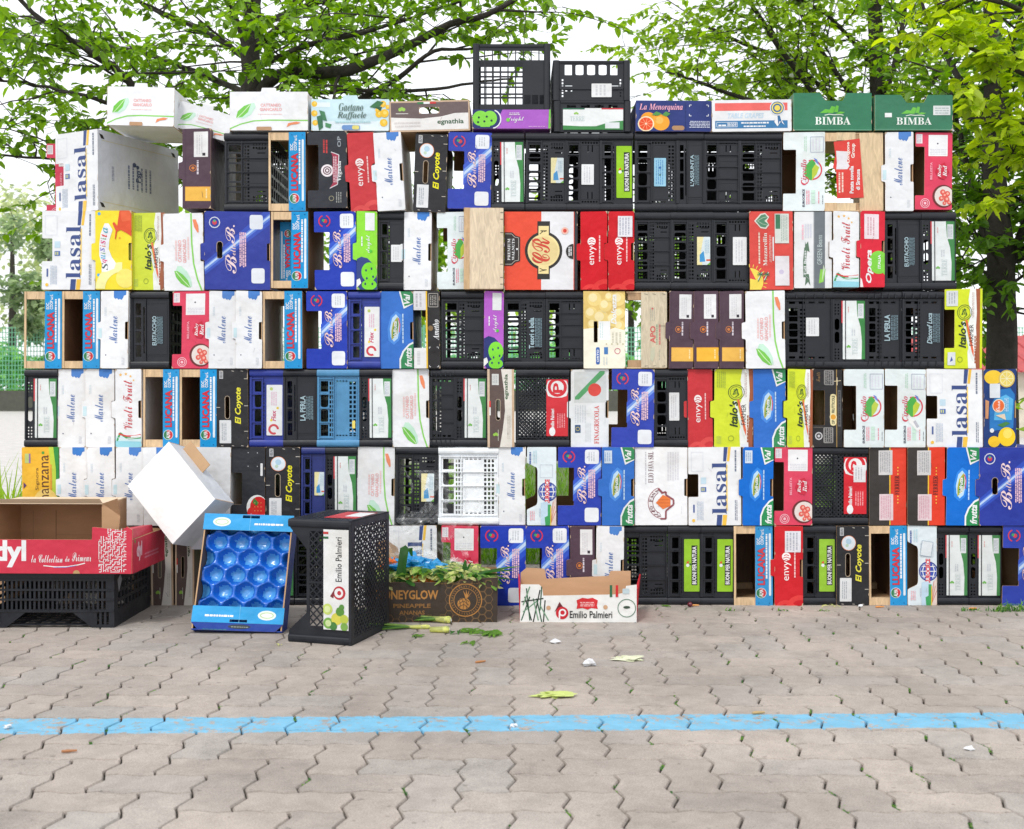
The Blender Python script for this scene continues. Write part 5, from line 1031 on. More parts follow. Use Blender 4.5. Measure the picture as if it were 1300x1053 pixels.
ORD = ['leftmost', 'second', 'third', 'fourth', 'fifth']
for n, (h, lb) in enumerate(zip(HOLD, LAB)):
    if lb is None:
        same = [m for m, g in enumerate(HOLD) if g[0] == h[0] and g[2] == h[2]]; j = same.index(n)
        LAB[n] = '%s, %s from the left in %s' % (h[0], ORD[j], h[2]) if j else '%s, leftmost in %s' % (h[0], h[2])
assert len(set(LAB)) == len(LAB), [x for x in LAB if LAB.count(x) > 1]
for h, lb in zip(HOLD, LAB):
    k, x0, x1, yt, yb, o, group, cat = h[5]
    if group is None: pass
    place(k, x0, x1, yt, yb, o, lb, group, cat)
# ---- loose layer on top of the wall
def top(key, x0, x1, yt, yb, label, rot=0, y=0, yaw=0, depth=.5, group=None, toptab=False):
    r = empty('cardboard_box', ((x0 + x1) / 2 * S - 650 * S, y, (769 - yb) * S), label, 'cardboard box', group, (0, rad(rot), rad(yaw)))
    box_parts(r, key, x1 - x0, yb - yt, depth, True, toptab=toptab); return r
G = 'white boxes with a green leaf on top of the wall'
top('leafflat', 137, 222, 112, 161, 'white leaf box set on the big turned box, far left of the top', rot=1.4, y=-.02, depth=.42, group=G, toptab=True)
top('leafflat', 214, 288, 134, 168, 'white leaf box tipped over, showing its brown inside, above the plum box', rot=17, y=.045, yaw=-6, depth=.4, group=G, toptab=True)
top('leafflat', 292, 391, 117, 166, 'upright white leaf box on top of the wall, beside the lemon box', group=G, toptab=True, y=-.004)
top('gaetano', 395, 494, 126, 166, 'pale blue box printed with lemons, on top of the wall', toptab=True, y=.004)
top('egnflat', 495, 597, 128, 167, 'brown and cream box with handle slot, tilted on top of the wall', rot=-1.4)
top('kiwiflat', 600, 699, 140, 164, 'low purple box with green kiwi drawing on top of the wall', y=-.01)
top('menor', 807, 903, 128, 167, 'navy box printed with a cut orange, on top of the wall', rot=.4)
top('grapes', 904, 1005, 127, 167, 'red, white and blue box with rosette on top of the wall', rot=-.6)
top('bimba', 1007, 1107, 118, 166, 'dark green scooped box without sticker, on top of the wall', y=.004, group='dark green boxes with a scooped top edge')
top('bimba2', 1110, 1209, 121, 166, 'dark green scooped box with two white stickers, on top of the wall', y=-.004, group='dark green boxes with a scooped top edge')
def topcrate(x0, x1, yt, yb, style, label, y=0, sticker=None, depth=.5, grp='black crates on top of the wall'):
    r = empty('plastic_crate', ((x0 + x1) / 2 * S - 650 * S, y, (769 - yb) * S), label, 'plastic crate', grp); crate_parts(r, x1 - x0, yb - yt, style, BLK, depth, sticker, True); return r
topcrate(600, 699, 54, 139.4, 'tall', 'tall open black crate standing on the low purple box', y=.03, depth=.3)
topcrate(702, 800, 77, 127.6, 'two', 'upper black crate of the two stacked on top of the wall', y=.006, sticker=('white', .5, .08, .76, .42))
topcrate(703, 801, 128, 167, 'solid', 'lower black crate of the top stack, with a wide green and white label', y=.01, sticker=('greenflat', .12, .06, .9, .76))
# big turned box at the top left, and the pink one behind it
r = empty('cardboard_box', (-2.226, .046, (769 - 268) * S), 'big white navy-lettered box turned sideways, showing its grey bottom', 'cardboard box', 'white boxes with tall navy letters', (0, rad(-.8), rad(-25)))
box_parts(r, 'lasal', 72, 103, .6)
mb = MB(); w2 = 36 * S
A = Art(mb, 125, 103, 125, 103, fn=lambda u, v, k: (w2 + .0004 + k * .00013, u * .0048, v * S))
A.rect(0, 0, 125, 103, (212, 216, 226))
for u, v in ((5, 95), (116, 95), (5, 8), (116, 8)): A.poly([(u - 3, v + 3), (u + 2, v + 2), (u + 5, v - 3), (u, v - 3)], (40, 38, 36))
A.lines(44, 34, 84, 66, 6, (120, 130, 156), fill=.4); A.text('Psp', 56, 46, 66, 62, (70, 84, 120), 'bold'); A.circ(54, 68, 3, (70, 84, 120)); A.circ(59, 66, 2.4, (70, 84, 120)); A.line([(6, 12), (118, 10)], .8, (214, 206, 170)); A.line([(6, 90), (118, 92)], .8, (214, 206, 170)); A.lines(20, 40, 24, 60, 2, (150, 156, 176))
mb.build('printed_bottom', r)
r = empty('cardboard_box', (-2.375, .26, (769 - 268) * S), 'pink box mostly hidden behind the big turned white box', 'cardboard box', 'pink boxes picturing a bowl of fruit', (0, 0, rad(0)))
box_parts(r, 'pink', 46, 99, .5)
# ------------------------------------------------------------------ things standing in front of the wall
def facepanel(root, name, loop, y, t, cf, cs, cb, art=None, W=1, H=1, holes=()):
    """upright panel in metres (x, z) with print in its own units"""
    mb = MB(); mb.prism([loop] + [h[::-1] for h in holes], y, y + t, cf, cs, cb)
    if art: A = Art(mb, W, H, W, H, fn=lambda u, v, k: (u * S, y - .0004 - k * .00013, v * S)); art(A)
    return mb.build(name, root)
# black crate lying flat at the lower left, red tray on it
r = empty('plastic_crate', (-2.13, -.56, 0), 'black crate flat on the paving under the red tray', 'plastic crate', None)
mb = MB(); w, h = .60, .25
body = [(0, .0), (.10, .0), (.19, .07), (.41, .07), (.50, 0), (.60, 0), (.60, h), (0, h)]
hs = []
for i in range(26):
    x = .03 + i * .0208
    for z0, z1 in ((.085, .125), (.135, .17), (.18, .215)): hs.append(rect(x - .3, z0, x + .011 - .3, z1))
for i in (0, 1, 2): hs.append(rect(.52 + i * .022 - .3, .015, .531 + i * .022 - .3, .075)); hs.append(rect(.02 + i * .022 - .3, .015, .031 + i * .022 - .3, .075))
mb.prism([[(x - .3, z) for x, z in body]] + [q[::-1] for q in hs], 0, .004, BLK, BLK, BLK)
for z in (.078, .13, .175, .222, .246): mb.box((-.3, -.006, z - .003), (.3, -.0002, z + .003), BLK)
mb.box((-.31, -.012, h - .004), (.31, .0, h + .002), BLK)
mb.build('front_panel', r)
for yy in (.53,): o = bpy.data.objects.new('back_panel', r.children[0].data); COL.objects.link(o); o.parent = r; o.location.y = yy
for sx in (-.3, .296):
    mb = MB(); hs = [rect(.05 + i * .05, .08 + j * .045, .09 + i * .05, .11 + j * .045) for i in range(9) for j in range(3)]
    mb.prism([rect(0, 0, .53, h)] + [q[::-1] for q in hs], 0, .004, BLK, BLK, BLK, lambda x, y, z: (sx + y, x + .003, z))
    if sx > 0:
        A = Art(mb, 100, 100, 100, 100, fn=lambda u, v, k: (sx + .0045 + k * .0001, u * .0053, v * .0025)); A.poly([(8, 86), (16, 94), (20, 84), (12, 62)], (150, 154, 160))
    mb.build('side_panel', r)
mb = MB(); mb.prism([rect(-.29, .004, .29, .526)] + [rect(-.27 + i * .07, .03 + j * .06, -.22 + i * .07, .07 + j * .06)[::-1] for i in range(8) for j in range(8)], .012, .016, BLK, BLK, BLK, lambda x, y, z: (x, z, y)); mb.build('bottom_panel', r)
RED = P((212, 44, 72))
r = empty('cardboard_tray', (-2.10, -.60, .2565), 'red tray with white maze print set on the black crate', 'tray', None, (0, 0, rad(-1.5)))
def art_red(A):     # units S, x from -92 to 92
    c = WHITE
    A.text('dyl', -68, 7, -30, 38, c, '', rot=0, off=.035); A.text('La Collection du', -23, 14, 24, 22, c, 'boldi', rot=0) if False else None
    A.text('la Collection', -24, 12.5, 12, 21.5, c, 'script', rot=0); A.text('du', 15, 13.5, 20, 20, c, 'script', rot=0); A.text('Primeur', 23, 14, 45, 24, c, 'script', rot=0)
    A.line([(-10, 9), (4, 7.6), (18, 8), (30, 10), (38, 12)], 1.1, c); A.line([(2, 7), (16, 7.2), (28, 9.2)], .6, (120, 130, 210))
    rr_ = random.Random(3)
    for i in range(12):
        for j in range(14 if i < 4 else 17):
            u, v = 54 + i * 2.6, 2 + j * 2.9
            if v > 37 and i < 1: continue
            if rr_.random() < .5: A.line([(u, v), (u + 2.9, v)], .75, c)
            else: A.line([(u, v), (u, v + 3.2)], .75, c)
            if rr_.random() < .4: A.line([(u, v + 1.6), (u + 1.6, v + 1.6)], .7, c)
        A.k -= 30
    A.circ(28, 0, 4, (196, 160, 110), a0=0, a1=180)
Art_ = Art
mb = MB(); loop = [(-.37, 0), (.365, 0), (.37, .2), (.345, .215), (.33, .2), (.31, .2), (.2, .212), (.185, .212), (.183, .155), (-.37, .155)]
mb.prism([loop], 0, .006, RED, KR, KR)
A = Art(mb, 400, 100, 400, 100, fn=lambda u, v, k: (u * S, -.0004 - max(k, 1) * .00005, v * S)); A.clip = lambda p: p; A.k = 1
k0 = 1
art_red(A); mb.build('front_panel', r)
mb = MB(); mb.box((.364, .006, 0), (.37, .45, .155), [RED, RED, KR, RED, KR, KR])
A = Art(mb, 110, 40, 110, 40, fn=lambda u, v, k: (.3704 + k * .0001, u * S, v * S)); A.text('dyl', 14, 12, 32, 34, (240, 200, 210), '', rot=0, off=.05); A.lines(40, 12, 90, 20, 2, (226, 130, 150), rot=0); A.circ(8, 36, 2, (80, 160, 80)); mb.build('side_panel', r)
mb = MB(); mb.box((-.37, .006, 0), (-.364, .45, .155), [RED, RED, RED, KR, KR, KR]); mb.build('side_panel', r)
mb = MB(); mb.box((-.37, .45, 0), (.37, .456, .155), [KR, RED, RED, RED, KR, KR]); mb.build('back_panel', r)
mb = MB(); mb.box((-.364, .006, .0005), (.364, .45, .006), KR); mb.build('bottom_panel', r)
mb = MB(); mb.mesh([(.364, .02, .157), (.364, .3, .157), (.36, .3, .19), (.352, .02, .2), (.30, .05, .2), (.32, .26, .19)], [(0, 1, 2, 3), (3, 2, 5, 4)], RED); mb.build('corner_flap', r)
# plain kraft box lying on its side inside the red tray, opening towards the camera
r = empty('cardboard_box', (-2.165, -.5, .264), 'open brown box standing on edge inside the red tray', 'cardboard box', None, (0, 0, rad(-2)))
IN = ((190, 150, 114), 'kraft'); EX = ((238, 214, 184), 'kraft'); zt = .30
mb = MB(); mb.box((-.265, .0, zt), (.265, .30, zt + .005), [EX, EX, EX, EX, EX, IN]); mb.build('side_panel', r)
mb = MB(); mb.mesh([(-.265, -.001, zt + .004), (.265, -.001, zt + .004), (.262, -.03, zt + .028), (-.275, -.03, zt + .026)], [(0, 1, 2, 3), (3, 2, 1, 0)], EX); mb.build('top_flap', r)
mb = MB(); mb.box((-.265, .0, 0), (.265, .30, .005), IN); mb.build('side_panel', r)
mb = MB(); mb.box((-.265, .30, 0), (.265, .305, zt + .005), IN); A = Art(mb, 140, 70, 140, 70, fn=lambda u, v, k: ((u - 70) * S * .95, .2995 - k * .0001, v * S)); A.line([(48, 0), (48, 60)], .9, (140, 106, 80)); A.line([(18, 0), (18, 60)], .5, (150, 116, 90)); A.line([(48, 30), (138, 30)], .3, (160, 124, 96)); mb.build('bottom_panel', r)
for x0, x1 in ((-.265, -.26), (.26, .265)): mb = MB(); mb.box((x0, .0, .005), (x1, .30, zt), IN); mb.build('end_panel', r)
mb = MB(); mb.mesh([(.262, 0, .02), (.262, 0, zt + .003), (.345, -.03, zt + .03), (.36, -.035, zt - .05), (.34, -.02, .1)], [(0, 1, 2, 3, 4), (4, 3, 2, 1, 0)], IN); mb.build('side_flap', r)
# little pile at the very left edge of the picture
r = empty('cardboard_box', (-2.52, -.33, .0), 'navy and pink box at the left edge beside the brown box', 'cardboard box', None, (0, 0, 0))
mb = MB(); mb.box((-.12, 0, .45), (.09, .3, .53), P((44, 56, 110))); A = Art(mb, 50, 20, 50, 20, fn=lambda u, v, k: ((u - 30) * S, -.0004 - k * .0001, .45 + v * S)); A.text('e2', 34, 4, 50, 16, (224, 140, 70), 'bold', rot=0); A.line([(0, 1), (52, 1)], 1.4, (226, 226, 226)); mb.build('end_panel', r)
mb = MB(); mb.box((-.12, .004, .36), (.09, .3, .45), [P((150, 60, 60)), KR, KR, KR, KR, KR]); A = Art(mb, 50, 20, 50, 20, fn=lambda u, v, k: ((u - 30) * S, .0034 - k * .0001, .36 + v * S)); A.rect(0, 17, 52, 20, (226, 70, 100)); mb.build('side_panel', r)
mb = MB(); mb.box((-.12, .006, 0), (.085, .3, .36), KR); mb.build('stack_base', r)
# white box tipped on its corner
r = empty('cardboard_box', wp(219, 691, 5.58), 'white box tipped on its corner above the blue tray', 'cardboard box', None, (rad(-17), rad(-46), rad(-6)))
wq, hq, dq = .30, .40, .17
mb = MB(); mb.box((0, 0, 0), (wq, .006, hq), P((255, 255, 255))); mb.build('bottom_panel', r)
GW = P((222, 226, 232))
mb = MB(); mb.box((0, .006, 0), (wq, dq, .005), [KR, KR, KR, KR, IN, GW]); mb.build('side_panel', r)
mb = MB(); mb.box((0, .006, hq - .005), (wq, dq, hq), [KR, KR, KR, KR, GW, IN]); mb.build('side_panel', r)
mb = MB(); mb.box((0, .006, .005), (.005, dq, hq - .005), [KR, KR, GW, IN, KR, KR]); mb.build('end_panel', r)
mb = MB(); mb.box((wq - .005, .006, .005), (wq, dq, hq - .005), [KR, KR, IN, GW, KR, KR]); mb.build('end_panel', r)
mb = MB(); mb.box((wq, dq * .55, .20), (wq + .055, dq * .55 + .004, hq - .03), KR); mb.build('flap', r)
# white box end standing behind the tray
r = empty('cardboard_box', wp(254, 746, 5.92) + Vector((0, 0, 0)), 'small white box wedged behind the left side of the blue tray', 'cardboard box', None)
for n_, a, b in (('end_panel', (-.045, 0, .1), (.05, .005, .33)), ('side_panel', (.045, .005, .1), (.05, .12, .33)), ('side_panel', (-.045, .005, .1), (-.04, .12, .33)), ('bottom_panel', (-.04, .005, .1), (.045, .12, .105))):
    mb = MB(); mb.box(a, b, P((226, 230, 238))); 
    if n_ == 'end_panel': A = Art(mb, 24, 58, 24, 58, fn=lambda u, v, k: ((u - 11) * S, -.0004, .1 + v * S)); A.line([(6, 34), (20, 34)], .5, (160, 166, 180))
    mb.build(n_, r)
r.location.z = .19
# blue fruit tray leaning on the wall
r = empty('fruit_tray', wp(300, 803, 5.27), 'light blue tray with blue cup insert leaning against the wall', 'tray', None, (rad(-20), rad(1.5), rad(-2)))
r.location.z = .012
LB = P((52, 160, 222)); DB = P((22, 60, 150)); w, h, d = .205, .535, .105     # local: x across, z up the tray, y into it (opening at -y)
mb = MB(); mb.box((-w, d - .005, 0), (w, d, h), [LB, DB, DB, DB, DB, DB]); mb.build('bottom_panel', r)
for z0, nm in ((0, 'lower'), (h, 'upper')):
    mb = MB(); zz = (0, .005) if z0 == 0 else (h - .005, h)
    mb.box((-w, 0, zz[0]), (w, d - .005, zz[1]), DB if z0 == 0 else LB)
    if z0 == 0:
        A = Art(mb, 102, 26, 102, 26, fn=lambda u, v, k: ((u - 51) * S, v * S, -.0004 - k * .0001)); A.circ(51, 10, 14, (60, 66, 70), ry=4); A.lines(40, 8, 62, 12, 1, (120, 130, 120), rot=0); A.lines(4, 1, 98, 3, 1, (60, 140, 110), rot=0)
    mb.build('end_panel', r)
    mb = MB(); za, zb = (.034, .108) if z0 == 0 else (h - .076, h)
    lp = rnd([(-w - .004, za), (w + .004, za), (w + .004, zb), (-w - .004, zb)], .004)
    if z0 == 0: hb = rrect(-.035, .038, .045, .05, .003)
    else: hb = rrect(-.03, h - .018, .05, h - .004, .003)
    mb.prism([lp, hb[::-1]], -.005, 0, LB, KR, KR)
    A = Art(mb, 102, 20, 102, 20, fn=lambda u, v, k: ((u - 51) * S, -.0054 - k * .0001, za + v * S))
    cu = 20 if z0 else 84; A.circ(cu, 9.5, 10.4, (230, 244, 236), ry=5.4); A.circ(cu, 9.5, 8, (190, 214, 170), ry=3.6); A.circ(cu, 9.5, 6.6, (236, 244, 240), ry=2.4); A.lines(56 if z0 else 12, 6.6, 92 if z0 else 46, 8.8, 1, WHITE, rot=0, fill=1); A.line([(53, 0), (53, 20)], .4, (130, 200, 236))
    mb.build('ledge', r)
    if z0 == 0:
        mb = MB(); mb.prism([[(-w + .03, 0), (w - .03, 0), (w + .004, .0335), (-w - .004, .0335)]], -.005, 0, DB, KR, KR)
        A = Art(mb, 102, 9, 102, 9, fn=lambda u, v, k: ((u - 51) * S, -.0054 - k * .0001, v * S)); A.circ(54, 4.6, 13, (40, 52, 66), ry=2.6); A.lines(44, 3.8, 64, 5.4, 1, (150, 160, 150), rot=0); A.lines(12, .6, 40, 1.6, 1, (60, 140, 110), rot=0); mb.build('front_edge', r)
for sx in (-1, 1):
    mb = MB(); x0, x1 = sorted((sx * w, sx * (w - .006))); inn = ((90, 80, 76), 'kraft')
    mb.box((x0, 0, .005), (x1, d - .005, h - .005), [KR, KR, inn if sx > 0 else DB, DB if sx > 0 else inn, KR, KR]); mb.build('side_panel', r)
mb = MB(); nx, nz = 60, 78; CB = ((14, 108, 222), 'gloss'); g = []
pit = .088; 
for j in range(nz + 1):
    for i in range(nx + 1):
        x = -w + .008 + i / nx * (2 * w - .016); z = .008 + j / nz * (h - .016); best = 9
        for q in range(-1, 8):
            cz = .03 + q * pit * .866 * 1.0
            for p in range(-3, 4):
                cx = (p + (.5 if q % 2 else 0)) * pit * 1.16 + .01
                best = min(best, math.hypot((x - cx) / 1.05, z - cz))
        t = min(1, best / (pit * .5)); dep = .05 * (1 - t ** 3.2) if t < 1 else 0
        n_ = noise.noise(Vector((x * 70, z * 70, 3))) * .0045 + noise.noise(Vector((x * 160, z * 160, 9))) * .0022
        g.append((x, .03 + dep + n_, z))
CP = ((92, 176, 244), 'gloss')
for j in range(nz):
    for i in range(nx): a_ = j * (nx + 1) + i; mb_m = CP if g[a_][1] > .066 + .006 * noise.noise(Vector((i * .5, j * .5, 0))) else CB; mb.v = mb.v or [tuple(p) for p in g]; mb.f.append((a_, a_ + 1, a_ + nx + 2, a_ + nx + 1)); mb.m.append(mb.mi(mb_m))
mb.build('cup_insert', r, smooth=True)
# black lattice crate standing on end, opening to the left
r = empty('plastic_crate', (-.828, -.893, 0), 'black lattice crate standing on end with white lime-picture label', 'plastic crate', None, (0, 0, rad(-17)))
w, h, d = .30, .535, .40; fx = lambda x, y, z: (x - w / 2, y, z)
mb = MB(); out = [(0, 0), (w, 0), (w, h), (0, h), (0, h - .03), (.085, h - .13), (.085, .13), (0, .05)]
inn = rect(.10, .075, w - .012, h - .05)
mb.prism([out, inn[::-1]], 0, .004, BLK, BLK, BLK, fx)
for z0, z1, f in ((.0, .035, 0), (h - .035, h, 1)): gutter(mb, 0, w, z0, z1, BLK, lambda u, y, v: fx(u, y, v), .009)
bars(mb, .10, .075, w - .012, h - .05, .034, .0058, .0005, .0035, BLK, lambda u, y, v: fx(u, y, v)); mb.box(fx(.09, -.003, .26), fx(w, .003, .268), BLK); mb.box(fx(w - .012, -.008, 0), fx(w, -.0002, h), BLK)
mb.build('side_panel', r)
mb = MB(); mb.prism([out, inn[::-1]], d, d + .004, BLK, BLK, BLK, fx); bars(mb, .10, .075, w - .012, h - .05, .034, .0058, d + .0005, d + .0035, BLK, lambda u, y, v: fx(u, y, v)); mb.build('side_panel', r)
mb = MB(); fb = lambda x, y, z: (w / 2 - y, x + .004, z)
mb.prism([rect(0, 0, d - .004, h), rect(.02, .03, d - .03, h - .03)[::-1]], 0, .004, BLK, BLK, BLK, fb); bars(mb, .02, .03, d - .03, h - .03, .03, .0068, .0005, .0035, BLK, lambda u, y, v: fb(u, y, v)); mb.prism([rect(.14, .14, .24, h - .2)], .0041, .0052, BLK, BLK, BLK, fb); mb.build('bottom_panel', r)
for z0, nm in ((0, 0), (h - .005, 1)):
    mb = MB(); ft = lambda x, y, z: fx(x, z, z0 + y)
    mb.prism([rect(0, .004, w, d), rect(.02, .03, w - .03, d - .03)[::-1]], 0, .005, BLK, BLK, BLK, ft); bars(mb, .02, .03, w - .03, d - .03, .03, .01, .0005, .0045, BLK, lambda u, y, v: ft(u, y, v))
    o = mb.build('end_panel', r)
    if nm: mb = MB(); mb.box(fx(.13, .08, h + .0002), fx(w - .02, .32, h + .0016), P((206, 50, 60))); mb.box(fx(.2, .14, h + .0018), fx(w - .02, .3, h + .0022), P(WHITE)); mb.build('label', r)
mb = MB(); lw, lh = .118, .43; lx, lz = w - .130, .065
mb.prism([rrect(lx, lz, lx + lw, lz + lh, .003)], -.0095, -.0085, P((238, 240, 240)), P(WHITE), P(WHITE), fx)
A = Art(mb, 30, 108, 30, 108, fn=lambda u, v, k: fx(lx + u * lw / 30, -.0097 - k * .00012, lz + v * lh / 108))
A.text('Emilio Palmieri', 14.5, 52, 22, 100, (50, 54, 58), '', off=.012); A.circ(19, 40, 7.4, (196, 40, 54)); A.circ(18.4, 40, 5.2, (240, 240, 240)); A.circ(19, 40, 2.4, (196, 40, 54)); A.poly([(8, 36), (14, 45), (12, 34)], (130, 40, 50)); A.rect(0, 103, 6, 105.6, (206, 60, 60)); A.rect(0, 98, 6, 100.4, (46, 110, 70))
for u, v, rr_, c in ((5, 22, 6, (206, 226, 110)), (6, 7, 6, (120, 176, 70)), (16, 12, 6.5, (226, 220, 80)), (20, 20, 5, (96, 156, 60)), (25, 12, 5, (196, 210, 70)), (12, 4, 4.5, (70, 130, 60)), (25, 4, 4.4, (130, 180, 80)), (22, 25, 3, (90, 150, 60))): A.circ(u, v, rr_, c)
A.circ(6, 7, 3.6, (206, 226, 160)); A.circ(5, 22, 3.6, (226, 240, 170)); mb.build('label', r)
# pineapple box full of greens
BK = P((66, 56, 48))
r = empty('produce_box', (-.375, -.43, 0), 'dark box with golden pineapple print, filled with leek greens', 'cardboard box', None, (0, 0, rad(1)))
gold = (188, 132, 66); w, h, d = .61, .2, .4
mb = MB(); lp = [(-w / 2, 0), (w / 2, 0), (w / 2 + .004, h + .01), (.14, h + .004), (.11, h - .012), (-w / 2, h - .01)]
mb.prism([lp], 0, .007, BK, KRD, KRD)
A = Art(mb, 152, 50, 152, 50, fn=lambda u, v, k: ((u - 76) * S, -.0004 - k * .00006, v * S))
hx = 5.2
for i in range(19):
    for j in range(7):
        cu = i * hx * 1.5 + 2; cv = j * hx * 1.732 + (hx * .866 if i % 2 else 0)
        if cu < 94 and cv > 7 : continue
        if math.hypot(cu - 115, cv - 26) < 18: continue
        A.ring(cu, cv, hx * .86, hx * .98, (126, 98, 66), 0, 360, 6); A.k -= 1
A.text('HONEYGLOW', 10, 27, 83, 38, gold, 'bold', rot=0); A.text('PINEAPPLE', 30, 17, 74, 22, (150, 108, 60), 'bold', rot=0); A.text('ANANAS', 37, 9, 67, 14, (150, 108, 60), 'bold', rot=0)
A.ring(115, 26, 18.4, 19.6, gold, n=36); A.ring(115, 26, 13.4, 14, gold, n=30)
import math as _m
for i in range(34): t = rad(i * 360 / 34); A.line([(115 + 15 * math.cos(t), 26 + 15 * math.sin(t)), (115 + 17.2 * math.cos(t + .03), 26 + 17.2 * math.sin(t + .03))], .8, (150, 108, 60)); A.k -= 1
A.k += 2; A.circ(113, 22, 7.6, gold, ry=7); 
for t in (-4, 0, 4): A.line([(107, 22 + t), (113, 25 + t), (119, 20 + t)], .7, (66, 56, 48)); A.line([(110 + t, 29), (113 + t, 22), (112 + t, 15)], .6, (66, 56, 48))
for t in (20, 45, 70, 95, 120): A.poly([(115, 28), (115 + 9 * math.cos(rad(t)) + 1.5, 29 + 10 * math.sin(rad(t))), (117.5, 29)], gold)
A.lines(82, 45, 130, 47, 1, (130, 98, 60), rot=0)
mb.build('front_panel', r)
for n_, a, b in (('side_panel', (w / 2 - .006, .007, 0), (w / 2, d, h)), ('side_panel', (-w / 2, .007, 0), (-w / 2 + .006, d, h)), ('back_panel', (-w / 2 + .006, d - .006, 0), (w / 2 - .006, d, h)), ('bottom_panel', (-w / 2 + .006, .007, .0005), (w / 2 - .006, d - .006, .006))):
    mb = MB(); mb.box(a, b, [KRD, BK, BK if a[0] < 0 else KRD, BK, KRD, KRD]); mb.build(n_, r)
mb = MB(); mb.mesh([(-w / 2 + .01, d - .01, h), (-w / 2 + .13, d - .01, h), (-w / 2 + .11, d + .0, h + .1), (-w / 2 + .05, d + .0, h + .14), (-w / 2, d + .0, h + .13)], [(0, 1, 2, 3, 4), (4, 3, 2, 1, 0)], KR); mb.build('flap', r)
# contents: greens in a heap (uncountable), leek tops, blue and orange bags
def ribbon(mb, pts, ws, c, fold=.3):
    """a leaf blade: a strip with a crease"""
    pts = [Vector(p) for p in pts]; n0 = len(mb.v); k = mb.mi(c)
    for i, p in enumerate(pts):
        dd = (pts[min(i + 1, len(pts) - 1)] - pts[max(0, i - 1)]).normalized(); s_ = dd.cross(Vector((.1, -.3, 1)))
        s_ = s_.normalized() if s_.length > .05 else Vector((1, 0, 0)); up = s_.cross(dd)
        for q, e in ((-1, fold), (0, 0), (1, fold)): mb.v.append(tuple(p + s_ * ws[i] * q + up * ws[i] * e))
    for i in range(len(pts) - 1):
        for q in (0, 1): a = n0 + i * 3 + q; mb.f.append((a, a + 1, a + 4, a + 3)); mb.m.append(k)
def curve_pts(p, d, L_, droop, n=6, wob=.02):
    p = Vector(p); d = Vector(d).normalized(); o = [p.copy()]
    for i in range(n): p = p + d * L_ / n; d = (d + Vector((R.uniform(-wob, wob) * 8, R.uniform(-wob, wob) * 8, -droop / n))).normalized(); o.append(p.copy())
    return o
LKL = ((156, 196, 104), 'leaf'); LK = ((112, 164, 66), 'leaf'); LKD = ((66, 122, 60), 'leaf'); PALE = ((214, 226, 160), 'leaf')
mb = MB(); bx = Vector((-.375, -.43, 0)); rg = R
for i in range(1000):
    x = rg.uniform(-.29, .28); y = rg.uniform(.02, .37); z = .145 + .09 * (1 - (x / .36) ** 2) + rg.uniform(-.03, .02) - max(0, y - .2) * .1
    a = rg.uniform(0, 6.28); L_ = rg.uniform(.035, .085); wd = rg.uniform(.006, .018)
    pts = curve_pts(bx + Vector((x, y, z)), (math.cos(a), math.sin(a) * .7 - .3, rg.uniform(-.35, .2)), L_, .6, 4, .08)
    ribbon(mb, pts, [wd * .5, wd, wd * 1.1, wd * .8, wd * .15], rg.choice((LK, LKL, LKL, LKD, PALE, PALE)), rg.uniform(-.2, .4))
mb.tint = [R.random() for _ in mb.f]
tag(mb.build('vegetable_greens', smooth=True), 'heap of cut vegetable greens filling the pineapple box', 'greens', kind='stuff')
mb = MB()
ribbon(mb, [bx + Vector((-.155, .03, .16)), bx + Vector((-.15, .02, .22)), bx + Vector((-.14, .02, .29)), bx + Vector((-.133, .03, .335)), bx + Vector((-.12, .07, .34)), bx + Vector((-.11, .09, .30))], [.02, .022, .021, .022, .02, .012], LKD, .5); mb.tint = [.45] * len(mb.f)
tag(mb.build('leek_leaf', smooth=True), 'broad leek leaf standing up from the pineapple box', 'leek')
mb = MB()
for i in range(5): a = rg.uniform(-.15, .3); ribbon(mb, curve_pts(bx + Vector((.12 + rg.uniform(0, .06), .08 + rg.uniform(0, .1), .19)), (1, -.1, .15 + a), rg.uniform(.15, .27), .2, 5, .015), [.009, .011, .012, .011, .008, .002], rg.choice((LK, LKL, LKD)), .6)
for i in range(2): ribbon(mb, curve_pts(bx + Vector((.14, .1, .19)), (.2 + i * .25, 0, .8), .09, .2, 4), [.010, .012, .012, .01, .004], LKD, .6)
mb.tint = [R.uniform(.3, .8) for _ in mb.f]; tag(mb.build('leek', smooth=True), 'leek tops sticking out over the right end of the pineapple box', 'leek')
def crumple(mb, c, rx, ry, rz, col, n=14, amp=.35, seed=1):
    c = Vector(c); vs = []; fs = []
    for j in range(n + 1):
        for i in range(n * 2):
            th = math.pi * j / n; ph = math.pi * i / n; v = Vector((math.sin(th) * math.cos(ph), math.sin(th) * math.sin(ph), math.cos(th)))
            k = 1 + amp * (abs(noise.noise(v * 2.3 + Vector((seed, 0, 0)))) * 2 - .5) + amp * .5 * noise.noise(v * 6 + Vector((0, seed, 0))); vs.append((c.x + v.x * rx * k, c.y + v.y * ry * k, c.z + v.z * rz * k))
    for j in range(n):
        for i in range(n * 2): a = j * n * 2 + i; b = j * n * 2 + (i + 1) % (n * 2); fs.append((a, b, b + n * 2, a + n * 2))
    mb.mesh(vs, fs, col)
mb = MB(); crumple(mb, bx + Vector((-.11, .17, .235)), .11, .08, .05, ((40, 160, 226), 'gloss'), seed=2, amp=.6); crumple(mb, bx + Vector((-.01, .13, .215)), .08, .05, .045, ((40, 160, 226), 'gloss'), seed=5, amp=.6); tag(mb.build('plastic_bag'), 'crumpled bright blue plastic bag on the leek greens', 'bag')
mb = MB(); crumple(mb, bx + Vector((-.21, .19, .235)), .045, .04, .035, ((240, 120, 50), 'gloss'), seed=8, amp=.5); tag(mb.build('plastic_bag'), 'small orange plastic bag left of the blue bag', 'bag')
